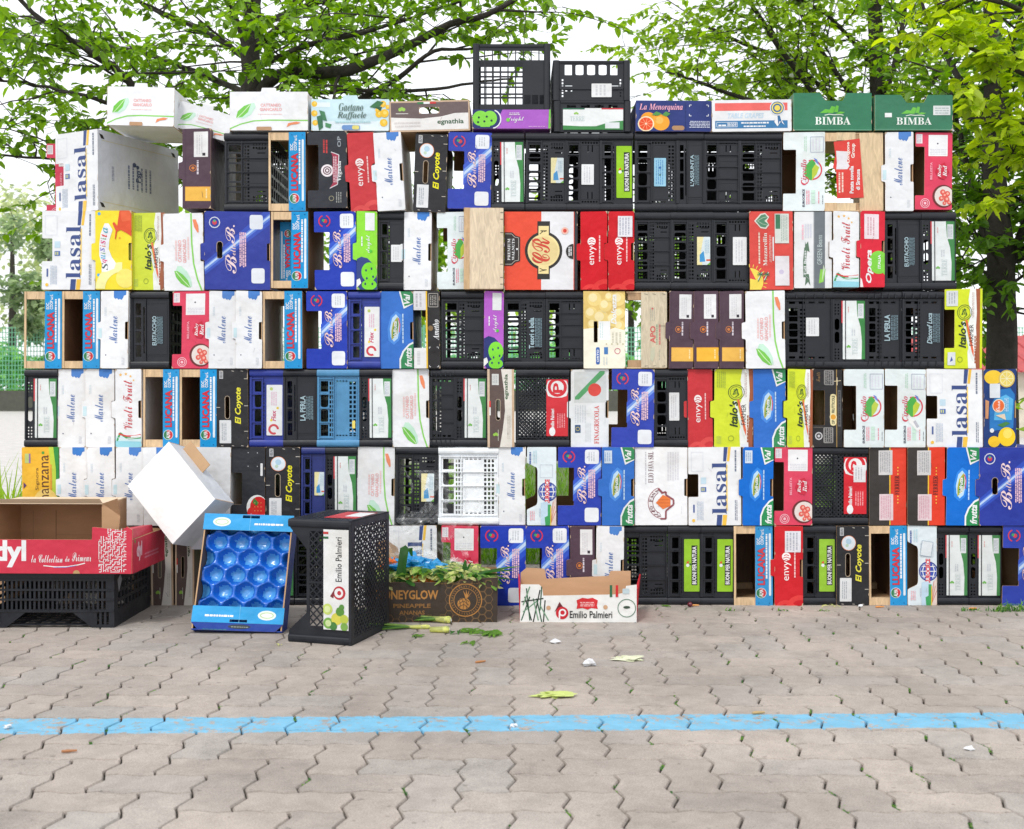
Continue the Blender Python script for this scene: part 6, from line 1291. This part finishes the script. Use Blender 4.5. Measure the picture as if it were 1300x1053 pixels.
mb = MB(); crumple(mb, bx + Vector((-.075, .06, .195)), .075, .03, .016, ((240, 120, 50), 'gloss'), seed=9, amp=.5); tag(mb.build('plastic_bag'), 'orange plastic strip below the blue bag', 'bag')
mb = MB(); crumple(mb, bx + Vector((.08, .2, .21)), .11, .07, .04, ((222, 230, 230), 'film'), seed=12, amp=.9); crumple(mb, bx + Vector((-.1, .22, .28)), .07, .05, .035, ((222, 230, 230), 'film'), seed=14, amp=.9); tag(mb.build('plastic_wrap'), 'crumpled clear wrap among the greens of the pineapple box', 'plastic wrap')
# open tray with red ends
r = empty('cardboard_tray', (.312, -.43, 0), 'open white tray with black pasta strokes and red ends', 'tray', None, (0, 0, rad(-1)))
w, h, d = .55, .13, .34; WH = P((238, 238, 236)); RD = P((200, 36, 48)); KI = ((206, 166, 130), 'kraft')
r['label'] = 'open white cardboard tray with green-black strokes and red side'
mb = MB(); lp = rnd([(-w / 2, 0), (w / 2, 0), (w / 2, .178), (w / 2 - .05, .172), (w / 2 - .055, .14), (w / 2 - .10, .132), (-w / 2 + .11, .125), (-w / 2 + .105, .165), (-w / 2 + .09, .178), (-w / 2 + .004, .178)], .006)
mb.prism([lp], 0, .005, WH, KR, KI)
A = Art(mb, 138, 46, 138, 46, fn=lambda u, v, k: ((u - 69) * S, -.0004 - k * .0001, v * S))
for a, b, c_, e, q in ((2, 2, 12, 30, 0), (6, 30, 14, 2, 1), (4, 12, 22, 26, 2), (12, 2, 8, 40, 0), (16, 0, 24, 38, 1), (20, 28, 26, 0, 0), (22, 2, 16, 28, 2), (26, 42, 24, 14, 0), (28, 0, 30, 26, 1), (2, 24, 28, 28, 1), (24, 20, 34, 2, 2), (12, 42, 4, 20, 2)): A.line([(a, b), (c_, e)], 1.4, ((50, 96, 70), (40, 50, 44), (120, 160, 130))[q])
A.poly([(41, 12), (45, 20), (47, 24), (52, 17), (52, 13), (46, 17)], (110, 40, 46)); A.circ(50, 11, 7.4, (206, 40, 52)); A.ring(50.5, 11.5, 2.6, 4.4, WHITE); A.rect(46, 3, 47.8, 12, WHITE); A.text('Emilio Palmieri', 59, 5, 109, 13.4, (40, 44, 44), '', rot=0, off=.012)
A.poly([(67, 26), (74, 29), (80, 28), (86, 29), (92, 26), (91, 20), (92, 16), (84, 17), (80, 15), (74, 17), (67, 16), (68, 21)], (214, 50, 56)); A.lines(71, 19, 88, 25, 3, (244, 200, 200), rot=0); A.circ(34, 17, 2.6, (206, 166, 130)); A.circ(101, 18, 2.6, (206, 166, 130))
A.ring(126, 17, 10, 10.8, (70, 120, 90), n=24); A.circ(126, 18, 4, (60, 80, 66), ry=1.6); A.rect(106, 30, 109, 44, (50, 110, 76)); A.rect(113, 30, 116, 44, (214, 50, 56)); A.rr(121, 34, 129, 40, (196, 214, 220), 1)
mb.build('front_panel', r)
for sx in (-1, 1):
    mb = MB(); xa, xb = sx * w / 2, sx * (w / 2 + (.05 if sx > 0 else .012)); t_ = -sx * .006; zz = .155
    vs = [(xa, .005, 0), (xb - sx * .02, d, 0), (xb, d, zz + .02), (xa + sx * .006, .005, zz), (xa + t_, .005, 0), (xb - sx * .02 + t_, d, 0), (xb + t_, d, zz + .02), (xa + t_, .005, zz)]
    mb.mesh(vs, [(0, 1, 2, 3)], RD); mb.mesh(vs, [(7, 6, 5, 4)], KI); mb.mesh(vs, [(3, 2, 6, 7), (0, 3, 7, 4), (1, 0, 4, 5), (2, 1, 5, 6)], RD); mb.build('side_panel', r)
mb = MB(); lp = rnd([(-w / 2, 0), (w / 2, 0), (w / 2, .19), (w / 2 - .1, .19), (w / 2 - .11, .165), (-w / 2 + .13, .15), (-w / 2 + .12, .2), (-w / 2 + .03, .205), (-w / 2, .18)], .02); mb.prism([lp], d, d + .005, KI, KR, WH); mb.build('back_panel', r)
mb = MB(); mb.box((-w / 2 + .006, .005, .0005), (w / 2 - .006, d, .006), KI); mb.build('bottom_panel', r)
# clear film hanging over the fifth and bottom rows
mb = MB(); n = 46; g = []
for j in range(n + 1):
    for i in range(n + 1):
        u, v = i / n, j / n
        px = 505 + 100 * u + 12 * math.sin(v * 7) + (v - .5) * 30 * (u - .5); py = 596 + 128 * v + 14 * math.sin(u * 9) * v
        q = Vector((u * 5, v * 5, 1)); yy = -.055 + .032 * noise.noise(q) + .02 * noise.noise(q * 3.1) + .008 * noise.noise(q * 8)
        g.append(((px - 650) * S * .985, yy - .02, (769 - py) * S))
fs = []
for j in range(n):
    for i in range(n):
        if noise.noise(Vector((i * .12, j * .12, 7))) < -.12: continue
        a = j * (n + 1) + i; fs.append((a, a + 1, a + n + 2, a + n + 1))
mb.mesh(g, fs, ((222, 230, 230), 'film')); tag(mb.build('plastic_film'), 'torn clear plastic film hanging over the white grid crate', 'plastic film')
r['label'] = 'open white tray with green-black strokes and red side'
# ------------------------------------------------------------------ litter on the paving
def gp(px, py): d = FPX * CAMZ / (py - HOR); return Vector(((px - 650) * d / FPX, d - DIST, .001))
def leek(px, py, ang, L_, label, rad_=.012, fan=True):
    mb = MB(); p = gp(px, py) + Vector((0, 0, rad_)); dv = Vector((math.cos(ang), math.sin(ang), 0)); q = p + dv * L_ * .4
    mb.tube([p - dv * .010, p - dv * .006, p + dv * L_ * .02, p + dv * L_ * .1, p + dv * L_ * .22, q], [rad_ * .45, rad_ * .9, rad_ * 1.05, rad_ * .9, rad_ * .8, rad_ * .75], PALE, 9); mb.tube([p - dv * .011, p + dv * L_ * .09], [rad_ * .5, rad_ * .94], ((240, 240, 226), 'print'), 9)
    if fan:
        for i in range(7):
            cp = curve_pts(q - dv * L_ * .16, dv + Vector((0, (i - 3) * .10, (i % 3) * .06)), L_ * R.uniform(.55, .8), .10, 5, .006); cp = [Vector((a_.x, a_.y, max(a_.z, .004))) for a_ in cp]
            mb.tube(cp, [rad_ * .5, rad_ * .5, rad_ * .42, rad_ * .36, rad_ * .26, .001], (LK, LKD, LKL)[i % 3], 5)
    mb.tint = [R.uniform(.3, .9) for _ in mb.f]; tag(mb.build('leek', smooth=True), label, 'leek', 'cut leeks and stalks on the paving')
leek(545, 789, math.pi * .96, .36, 'largest fanned leek lying before the pineapple box', .022)
leek(543, 799, math.pi, .3, 'thin dark leek in front of the largest one', .010)
leek(570, 792, math.pi * .9, .2, 'leek with trimmed white base nearest the pineapple badge', .017)
leek(568, 804, math.pi * .98, .2, 'short pale stalk lying before the pineapple box', .015, False)
def sprig(px, py, n, s_, c, label, cat='leaf', group='bits of greens on the paving'):
    mb = MB(); p = gp(px, py)
    for i in range(n): a = R.uniform(0, 6.28); L_ = s_ * R.uniform(.5, 1.1); ribbon(mb, curve_pts(p + Vector((R.uniform(-1, 1) * s_ * .5, R.uniform(-1, 1) * s_ * .4, .004)), (math.cos(a), math.sin(a), .35), L_, 1.2, 3, .05), [L_ * .06, L_ * .12, L_ * .1, .001], c, .2)
    mb.tint = [R.uniform(.2, 1) for _ in mb.f]; tag(mb.build('leaf_sprig', smooth=True), label, cat, group)
sprig(583, 804, 5, .05, LKD, 'dark curled leaf scrap right of the short pale stalk')
sprig(598, 803, 30, .05, LK, 'feathery green sprig below the pineapple box corner'); sprig(597, 818, 18, .04, LK, 'small feathery sprig below the feathery one'); sprig(622, 806, 45, .06, LK, 'largest feathery sprig between the two front boxes')
sprig(533, 809, 14, .035, LK, 'small green scraps near the standing lattice crate'); sprig(355, 821, 3, .03, PALE, 'single pale leaf in front of the blue tray')
for px, py, sx, c, lb in ((703, 884, .062, ((206, 222, 130), 'print'), 'pale cabbage leaf near the blue line'), (800, 838, .05, ((226, 230, 200), 'print'), 'whitish cabbage scrap right of the paper ball')):
    mb = MB(); crumple(mb, gp(px, py) + Vector((0, 0, .006)), sx, sx * .6, .007, c, n=9, amp=1.0, seed=px); tag(mb.build('cabbage_leaf'), lb, 'leaf', 'bits of greens on the paving')
sprig(845, 771, 10, .03, LK, 'green scrap at the foot of the bare black crate'); sprig(1056, 771, 5, .045, PALE, 'white and green stalk end at the wall foot')
for i, (px, py, sx, lb) in enumerate(((748, 845, .026, 'crumpled white paper on the paving'), (705, 817, .017, 'small silvery foil scrap'), (652, 923, .010, 'tiny white scrap on the blue line'), (1092, 771, .012, 'pale scrap at the wall foot on the right'), (1231, 953, .012, 'white scrap at the lower right corner'), (10, 925, .01, 'pale scrap at the lower left')[:6])):
    mb = MB(); crumple(mb, gp(px, py) + Vector((0, 0, sx * .45)), sx * 1.2, sx, sx * .55, ((236, 238, 242), 'print'), n=4, amp=.75, seed=20 + i); tag(mb.build('paper_scrap'), lb, 'paper scrap', 'scraps on the paving')
for px, py, a, c, lb in ((88, 956, .2, (176, 120, 80), 'reddish wood chip at the lower left'), (610, 842, .5, (190, 130, 80), 'small wood chip in the middle of the paving'), (882, 770, 0, (226, 160, 90), 'orange cigarette end near the radish'), (1117, 772, .1, (226, 150, 80), 'cigarette end by the black yellow-lettered box'), (1235, 774, .3, (226, 150, 80), 'cigarette end by the right green-label crates'), (963, 907, .2, (190, 160, 110), 'dry chip lying on the blue line')):
    mb = MB(); p = gp(px, py) + Vector((0, 0, .005)); dv = Vector((math.cos(a), math.sin(a), 0)) * .022; mb.tube([p - dv, p - dv * .3, p + dv], [.004, .0052, .003], (c, 'print'), 6); tag(mb.build('litter_chip'), lb, 'litter', 'chips and cigarette ends')
mb = MB(); p = gp(876, 771) + Vector((0, 0, .013)); crumple(mb, p, .014, .014, .013, ((110, 24, 48), 'gloss'), n=8, amp=.08); tag(mb.build('radish', smooth=True), 'dark red radish at the foot of the lime-label crate', 'radish')
# weeds and moss in the joints
mb = MB()
for i in range(900):
    k = R.randint(-6, 18); c = R.randint(-22, 32)
    if R.random() < .6 and c < 1: continue
    if k % 4 == c % 4: continue
    t = R.random(); p = Vector((c * U + R.uniform(-.008, .008), 3.628 - DIST + (k + t) * U, -.006))
    if p.y > -.02 : continue
    for j in range(R.randint(8, 20)):
        a = R.uniform(0, 6.28); ribbon(mb, curve_pts(p + Vector((R.uniform(-.007, .007), R.uniform(-.03, .03), 0)), (math.cos(a), math.sin(a), .9), R.uniform(.006, .014), 1.5, 2, .05), [.003, .004, .001], (LK, LKD)[j % 2], .2)
for cx, s_, n in ((1285, .05, 70), (1262, .03, 20), (1045, .02, 12), (995, .02, 12), (925, .02, 10), (1230, .03, 14)):
    p = gp(cx, 776) 
    for j in range(n): a = R.uniform(0, 6.28); ribbon(mb, curve_pts(p + Vector((R.uniform(-s_, s_) * 1.5, R.uniform(-s_, s_) * .6, -.005)), (math.cos(a) * .6, math.sin(a) * .6, 1), s_ * R.uniform(.5, 1.6), 1.2, 3, .04), [.002, .003, .002, .0005], (LK, LKD)[j % 2], .2)
mb.tint = [R.uniform(.3, 1) for _ in mb.f]; tag(mb.build('joint_weeds'), 'moss and weeds growing in the paving joints', 'weeds', kind='stuff')
# ------------------------------------------------------------------ trees, hedge, fence, lawn
def leaves(mb, p, d, L_, c, droop=.35):
    """one leaf: two halves folded along the rib"""
    d = Vector(d); d.z -= droop; d.normalize(); s_ = d.cross(Vector((R.uniform(-.6, .6), R.uniform(-.6, .6), 1))); s_ = s_.normalized() if s_.length > .05 else Vector((1, 0, 0)); up = s_.cross(d)
    w = L_ * .30; n = len(mb.v); k = mb.mi(c); t = R.random()
    for a, b, e in ((0, 0, 0), (.3, 1, .35), (.68, .8, .25), (1, 0, -.12), (.68, -.8, .25), (.3, -1, .35)):
        mb.v.append(tuple(p + d * L_ * a + s_ * w * b + up * w * e))
    mb.f += [(n, n + 1, n + 2, n + 3), (n, n + 3, n + 4, n + 5)]; mb.m += [k, k]; mb.tint += [t, min(1, t + .12)]
def twig(wood, lf, p, d, L_, r, nl, ll, c, bk, lift=.0):
    n = 5; pts = [Vector(p)]; d = Vector(d).normalized()
    for i in range(n): d = (d + Vector((R.uniform(-.28, .28), R.uniform(-.28, .28), R.uniform(-.22, .16) + lift))).normalized(); pts.append(pts[-1] + d * L_ / n)
    wood.tube(pts, [r * (1 - .16 * i) for i in range(n + 1)], bk, 4)
    for i in range(nl):
        t = R.uniform(.1, 1) * n; j = min(int(t), n - 1); q = pts[j].lerp(pts[j + 1], t - j); dd = (pts[j + 1] - pts[j]).normalized()
        side = Vector((R.uniform(-1, 1), R.uniform(-1, 1), R.uniform(-.3, .3))); leaves(lf, q, dd * .5 + side, ll * R.uniform(.65, 1.2), c)
    return pts
def limb_pts(ctrl, n=5):
    """smooth line through control points"""
    P_ = [Vector(c) for c in ctrl]; P_ = [P_[0]] + P_ + [P_[-1]]; out = []
    for i in range(1, len(P_) - 2):
        a, b, c, d = P_[i - 1:i + 3]
        for j in range(n): t = j / n; out.append(.5 * ((2 * b) + (c - a) * t + (2 * a - 5 * b + 4 * c - d) * t * t + (3 * b - a - 3 * c + d) * t ** 3) + Vector((R.uniform(-.01, .01),) * 3))
    out.append(P_[-2]); return out
def tree(name, label, group, trunk, tr, limbs, ll, c, bk, per, nl, tw=(.25, .6), sub=(.4, 1.1), spread=.9, lift=0, dm=1):
    """trunk: points; limbs: (control points, radius, subs per metre)"""
    root = empty(name, (trunk[0][0], trunk[0][1], 0), label, 'tree', group)
    W_m = MB(); Lf = MB(); Lf.tint = []
    tp = limb_pts(trunk); W_m.tube(tp, [tr * (1 - .55 * i / (len(tp) - 1)) * (1.5 if i == 0 else 1) for i in range(len(tp))], bk, 12)
    for ctrl, r0, dens in limbs:
        lp = limb_pts(ctrl); n = len(lp); W_m.tube(lp, [max(.006, r0 * .82 * (1 - .75 * i / (n - 1))) for i in range(n)], bk, 7)
        for i in range(1, n):
            seg = (lp[i] - lp[i - 1]); q = seg.length * dens * dm; m = int(q) + (R.random() < q - int(q)); f = i / n
            for _ in range(m):
                p = lp[i - 1].lerp(lp[i], R.random()); d = seg.normalized() * .5 + Vector((R.uniform(-1, 1), R.uniform(-1, 1), R.uniform(-.45, .55) + lift)) * spread
                sp = twig(W_m, Lf, p, d, R.uniform(*sub) * (1 - .35 * f), r0 * .22 * (1 - .5 * f) + .003, int(nl * .5), ll, c, bk, lift * .2)
                for __ in range(per):
                    j = R.randint(1, len(sp) - 1); d2 = (sp[j] - sp[j - 1]).normalized() * .6 + Vector((R.uniform(-1, 1), R.uniform(-1, 1), R.uniform(-.5, .5)))
                    twig(W_m, Lf, sp[j], d2, R.uniform(*tw), .0035, nl, ll, c, bk)
    inv = Matrix.Translation((-trunk[0][0], -trunk[0][1], 0))
    W_m.build('trunk', root, smooth=True, M=inv); Lf.build('crown', root, M=inv)
    return len(Lf.f)
BK1 = ((70, 64, 60), 'bark'); BK2 = ((64, 58, 54), 'bark')
G1 = ((130, 174, 60), 'leaf'); G2 = ((152, 190, 74), 'leaf'); G3 = ((112, 156, 62), 'leaf'); G4 = ((184, 212, 66), 'leaf'); G5 = ((186, 204, 164), 'leaf')  # G5 is a green lightened and greyed to stand in for haze
def WL_(seq): return [wp(*q) for q in seq]
cnt = []
X0 = (312 - 650) * 8.3 / FPX; Y0 = 8.3 - DIST
cnt.append(tree('broadleaf_tree', 'spreading tree with dark level limbs behind the left half of the wall', 'trees behind the wall',
 [(X0 - .02, Y0, 0), (X0, Y0, 1.3), (X0 + .01, Y0, 2.6), wp(318, 90, 8.3), wp(322, -20, 8.3), wp(330, -170, 8.3)], .105,
 [(WL_([(312, 210, 8.3), (230, 150, 8), (170, 108, 7.8), (120, 68, 7.6), (60, 30, 7.5), (-20, -50, 7.4)]), .05, 4.2),
  (WL_([(312, 190, 8.3), (210, 150, 8), (135, 130, 7.6), (60, 112, 7.4), (-20, 98, 7.2)]), .028, 4.2),
  (WL_([(312, 240, 8.3), (210, 222, 8.2), (100, 200, 7.8), (50, 202, 7.6), (-30, 190, 7.4)]), .026, 3.6),
  (WL_([(316, 70, 8.3), (290, 0, 8.2), (250, -90, 8)]), .035, 3.6), (WL_([(318, 80, 8.3), (260, 40, 8.6), (190, 10, 8.8), (110, -30, 8.8), (20, -60, 8.8)]), .03, 4.2),
  (WL_([(318, 120, 8.3), (250, 95, 8.7), (150, 60, 9), (60, 60, 9), (-30, 30, 9)]), .03, 3.8),
  (WL_([(322, 60, 8.3), (360, 30, 8.1), (410, -10, 7.9), (470, -60, 7.8)]), .034, 3.6),
  (WL_([(318, 140, 8.3), (350, 98, 8.2), (425, 92, 7.9), (470, 80, 7.7), (520, 58, 7.6), (570, 32, 7.5), (620, 18, 7.4), (670, -10, 7.3)]), .062, 2.6),
  (WL_([(318, 200, 8.3), (420, 150, 8.2), (460, 125, 8), (505, 100, 7.9), (550, 66, 7.8), (600, 62, 7.8)]), .04, 2.4),
  (WL_([(318, 130, 8.3), (430, 116, 8.0), (520, 116, 7.8), (600, 106, 7.7), (650, 100, 7.7)]), .024, 3.0),
  (WL_([(318, 90, 8.3), (390, 58, 7.8), (450, 44, 7.6), (520, 24, 7.5), (590, 0, 7.4)]), .03, 3.6),
  (WL_([(322, 40, 8.3), (380, 10, 8.8), (470, -10, 9), (520, -20, 9), (560, -30, 9)]), .03, 3.2)],
 .074, G1, BK1, 5, 13, (.25, .65), (.4, 1.3), dm=2.0))
X1 = (1120 - 650) * 12 / FPX
cnt.append(tree('broadleaf_tree', 'wide airy tree with fine leaves behind the green scooped boxes', 'trees behind the wall',
 [(X1, 12 - DIST, 0), wp(1122, 300, 12), wp(1116, 150, 12), wp(1110, 0, 12), wp(1100, -150, 12)], .12,
 [(WL_([(1120, 260, 12), (1060, 160, 11.6), (990, 60, 11.4), (940, -20, 11.2), (910, -90, 11)]), .05, 4.6), (WL_([(1120, 230, 12), (1000, 150, 11.4), (900, 110, 11.2), (870, 98, 11), (845, 92, 11)]), .036, 4.4),
  (WL_([(1118, 200, 12), (1020, 90, 12.3), (930, 50, 12.3), (890, 30, 12.2), (865, 30, 12.1)]), .036, 4.6), (WL_([(1118, 170, 12), (1040, 60, 11.6), (1000, -40, 11.6)]), .04, 4.6), (WL_([(1116, 150, 12), (1140, 60, 11.8), (1160, -60, 11.8)]), .05, 4.6),
  (WL_([(1120, 260, 12), (1050, 190, 12.5), (960, 140, 12.5), (900, 135, 12.4)]), .03, 4), (WL_([(1116, 180, 12), (1180, 110, 12.2), (1240, 30, 12.4)]), .04, 4.2), (WL_([(1112, 90, 12), (1050, 20, 11.4), (970, -10, 11), (920, 10, 10.9)]), .03, 4.4), (WL_([(1120, 280, 12), (1180, 220, 12), (1240, 180, 12)]), .04, 3.4)],
 .088, G2, BK2, 5, 12, (.3, .8), (.5, 1.5), dm=2.0))
X2 = (1272 - 650) * 7.9 / FPX; d2 = 7.9
cnt.append(tree('broadleaf_tree', 'dark-trunked tree beyond the right end of the wall', 'trees behind the wall',
 [(X2, d2 - DIST, 0), wp(1272, 470, d2), wp(1270, 330, d2), wp(1262, 220, d2), wp(1262, 90, d2), wp(1258, -80, d2)], .115,
 [(WL_([(1270, 370, d2), (1300, 290, 7.9), (1340, 220, 8), (1380, 160, 8)]), .05, 4.2), (WL_([(1268, 340, d2), (1240, 270, 8), (1225, 190, 8.1), (1205, 110, 8.1)]), .04, 4.2), (WL_([(1264, 240, d2), (1300, 160, 8.2), (1330, 80, 8.2), (1350, 0, 8.2)]), .045, 4.2),
  (WL_([(1262, 180, d2), (1225, 110, 8.4), (1190, 50, 8.6), (1160, -20, 8.6)]), .04, 4.2), (WL_([(1270, 350, d2), (1235, 340, 8.2), (1215, 320, 8.3)]), .018, 5), (WL_([(1270, 320, d2), (1310, 310, 8), (1360, 300, 8)]), .022, 4.6), (WL_([(1262, 120, d2), (1290, 40, 8), (1320, -60, 8)]), .04, 4), (WL_([(1268, 300, d2), (1240, 240, 8.6), (1222, 230, 8.8)]), .02, 4.4), (WL_([(1270, 390, d2), (1300, 400, 7.9), (1340, 410, 7.9)]), .014, 4)],
 .084, G3, BK2, 5, 12, (.2, .55), (.3, 1.1), dm=2.3))
cnt.append(tree('broadleaf_tree', 'bright yellow-green tree whose boughs enter at the upper right', 'trees behind the wall',
 [(3.75, .9, 0), (3.7, .85, 1.4), (3.6, .8, 2.6), (3.55, .8, 4)], .11,
 [(WL_([(1440, 250, 6.8), (1360, 140, 6.75), (1290, 90, 6.7), (1230, 62, 6.65), (1195, 58, 6.6)]), .03, 3.6), (WL_([(1440, 180, 6.8), (1360, 50, 6.8), (1290, 10, 6.75), (1230, -4, 6.7), (1190, 6, 6.7)]), .03, 3.6), (WL_([(1440, 300, 6.8), (1370, 210, 6.8), (1320, 165, 6.8), (1270, 150, 6.8), (1226, 150, 6.8)]), .02, 3.8), (WL_([(1440, 330, 6.8), (1370, 240, 6.8), (1310, 205, 6.8), (1265, 198, 6.8)]), .02, 3.4)],
 .088, G4, BK1, 4, 11, (.12, .3), (.15, .45), .7, dm=3.2))
# sweep of far trees; distance haze is painted into the palest leaf colour
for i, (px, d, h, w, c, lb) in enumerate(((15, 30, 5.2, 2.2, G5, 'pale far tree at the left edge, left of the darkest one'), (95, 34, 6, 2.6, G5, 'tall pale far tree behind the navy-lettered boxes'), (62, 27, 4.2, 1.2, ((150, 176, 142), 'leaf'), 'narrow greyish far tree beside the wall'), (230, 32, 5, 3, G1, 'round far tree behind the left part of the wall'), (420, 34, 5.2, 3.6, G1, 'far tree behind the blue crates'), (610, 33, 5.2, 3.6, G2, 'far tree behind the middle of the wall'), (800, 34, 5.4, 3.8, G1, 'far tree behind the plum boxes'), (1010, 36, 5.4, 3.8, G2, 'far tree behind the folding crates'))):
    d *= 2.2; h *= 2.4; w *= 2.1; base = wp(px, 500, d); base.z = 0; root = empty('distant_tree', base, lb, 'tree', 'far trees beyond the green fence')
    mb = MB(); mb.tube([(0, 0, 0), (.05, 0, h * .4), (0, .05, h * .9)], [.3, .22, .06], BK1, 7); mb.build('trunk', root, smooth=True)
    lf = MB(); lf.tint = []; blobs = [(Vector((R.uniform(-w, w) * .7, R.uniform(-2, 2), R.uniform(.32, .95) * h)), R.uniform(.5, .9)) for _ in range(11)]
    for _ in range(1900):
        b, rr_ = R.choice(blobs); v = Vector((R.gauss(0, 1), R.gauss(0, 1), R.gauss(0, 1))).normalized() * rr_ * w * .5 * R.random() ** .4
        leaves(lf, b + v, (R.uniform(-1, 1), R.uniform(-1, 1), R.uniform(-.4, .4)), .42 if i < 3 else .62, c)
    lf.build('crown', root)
# hedge behind the green mesh fence
mb = MB(); mb.tint = []
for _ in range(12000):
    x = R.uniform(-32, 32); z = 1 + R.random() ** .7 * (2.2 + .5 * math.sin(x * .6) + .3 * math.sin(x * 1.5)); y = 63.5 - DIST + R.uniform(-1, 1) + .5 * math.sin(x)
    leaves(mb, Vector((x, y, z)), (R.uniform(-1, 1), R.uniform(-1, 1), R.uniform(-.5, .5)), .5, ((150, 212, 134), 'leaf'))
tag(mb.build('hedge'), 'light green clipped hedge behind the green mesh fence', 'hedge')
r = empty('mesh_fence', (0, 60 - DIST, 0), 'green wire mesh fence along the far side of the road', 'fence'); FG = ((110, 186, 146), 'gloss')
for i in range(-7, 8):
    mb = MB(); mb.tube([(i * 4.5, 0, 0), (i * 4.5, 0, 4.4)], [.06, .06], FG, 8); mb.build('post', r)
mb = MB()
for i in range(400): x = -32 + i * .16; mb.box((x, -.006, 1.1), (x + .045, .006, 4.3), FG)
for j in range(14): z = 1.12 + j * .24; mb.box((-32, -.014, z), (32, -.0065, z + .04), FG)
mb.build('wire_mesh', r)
mb = MB(); mb.box((-34, 59.4 - DIST, 0), (34, 59.8 - DIST, 1.05), ((84, 86, 76), 'soil')); tag(mb.build('low_wall'), 'low dark wall under the green mesh fence', 'wall')
# red-roofed house seen past the right end of the wall
r = empty('house', (12.2, 27 - DIST, 0), 'cream house with red roof far behind the right end of the wall', 'house')
CW = ((222, 214, 196), 'soil'); RF = ((190, 84, 84), 'soil')
mb = MB(); mb.box((-4, 0, 0), (5, 6, 1.55), CW); mb.build('wall', r)
mb = MB(); mb.mesh([(-4.3, -.3, 1.5), (5.3, -.3, 1.5), (5.3, 6.3, 1.5), (-4.3, 6.3, 1.5), (-4.0, 2.4, 2.45), (5, 2.4, 2.45)], [(0, 1, 5, 4), (1, 2, 5), (2, 3, 4, 5), (3, 0, 4), (3, 2, 1, 0)], RF)
for i in range(24): x = -4.2 + i * .4; mb.tube([(x, -.3, 1.51), (x + (.15 - i * .01), 2.4, 2.46)], [.03, .03], RF, 5)
mb.build('roof', r)
for x in (-2.4, .2, 2.8):
    mb = MB(); mb.box((x, -.03, .5), (x + .9, .01, 1.25), ((90, 100, 106), 'gloss')); w_ = mb.build('window', r); mb = MB(); mb.box((x - .06, -.06, .44), (x + .96, -.03, .5), CW); mb.build('sill', w_)
# no-parking sign on a dark pole
sp = wp(1010, 300, 12.6); r = empty('road_sign', (sp.x, sp.y, 0), 'white rectangular road sign on a dark pole among the leaves', 'sign')
mb = MB(); mb.tube([(0, 0, 0), (0, 0, 4.75)], [.022, .022], ((40, 44, 46), 'plastic'), 10); mb.build('pole', r)
zt = CAMZ - (58 - HOR) * 12.6 / FPX; zb = CAMZ - (132 - HOR) * 12.6 / FPX
mb = MB(); x0, x1 = -26 * 12.6 / FPX, -1 * 12.6 / FPX - .016; mb.prism([rrect(x0, zb, x1, zt, .012)], -.012, -.008, P((238, 240, 242)), P((150, 154, 158)), P((150, 154, 158)))
cx, cz, rr_ = (x0 + x1) / 2, zt - .22, (x1 - x0) * .42
A = Art(mb, 1, 1, 1, 1, fn=lambda u, v, k: (u, -.0124 - k * .0002, v)); A.clip = lambda p: p
A.circ(cx, cz, rr_, (206, 70, 76), n=24, ry=rr_ * 1.25); A.circ(cx, cz, rr_ * .72, (240, 240, 244), n=24, ry=rr_ * .9); A.circ(cx, cz, rr_ * .62, (96, 160, 220), n=24, ry=rr_ * .78); A.line([(cx - rr_ * .5, cz + rr_ * .6), (cx + rr_ * .5, cz - rr_ * .6)], rr_ * .22, (206, 70, 76))
for i in range(3): A.line([(cx - .02 + i * .025, zb + .02), (cx - .01 + i * .025, zb + .065)], .012, (90, 94, 98))
mb.build('sign_plate', r)
# lawn behind the wall
mb = MB(); k = 0
GR = ((112, 158, 62), 'leaf')
for _ in range(20000):
    x = R.uniform(-4.4, 4.8); y = 1.4 + R.random() ** 1.6 * 9; h = R.uniform(.05, .16); a = R.uniform(0, 6.28); b = Vector((math.cos(a), math.sin(a), 0)) * .004; t = Vector((R.uniform(-.4, .4) * h, R.uniform(-.4, .4) * h, h))
    p = Vector((x, y, 0)); mb.mesh([p - b, p + b, p + b * .6 + t * .6, p + t * 1.05 + Vector((R.uniform(-.02, .02), 0, -.01))], [(0, 1, 2, 3)], GR)
mb.tint = [R.random() for _ in mb.f]; tag(mb.build('grass'), 'tall green grass on the lawn behind the wall', 'grass', kind='stuff')
mb = MB()
for _ in range(120):
    p = Vector((-3.0 + R.gauss(0, .13), .55 + R.uniform(0, .5), 0)); ribbon(mb, curve_pts(p, (R.uniform(-.4, .4), R.uniform(-.3, .3), 1), R.uniform(.35, .85), .7, 6, .02), [.004, .008, .009, .008, .005, .003, .0008], G2, .3)
mb.tint = [R.uniform(.3, 1) for _ in mb.f]; tag(mb.build('weed_clump'), 'tall weeds growing beside the left end of the wall', 'weeds', kind='stuff')
mb = MB()
for _ in range(90):
    p = Vector((2.75 + R.gauss(0, .18), 1.0 + R.uniform(0, .8), 0)); sp_ = curve_pts(p, (R.uniform(-.3, .3), R.uniform(-.3, .3), 1), R.uniform(.4, 1.15), .3, 6, .02)
    for q in sp_[1:]:
        for __ in range(3): mb.tint = mb.tint or []; leaves(mb, q, (R.uniform(-1, 1), R.uniform(-1, 1), .2), .07, G2)
tag(mb.build('shrub'), 'leafy shrub behind the lemon box at the right end', 'shrub')
print('leaf faces', cnt)
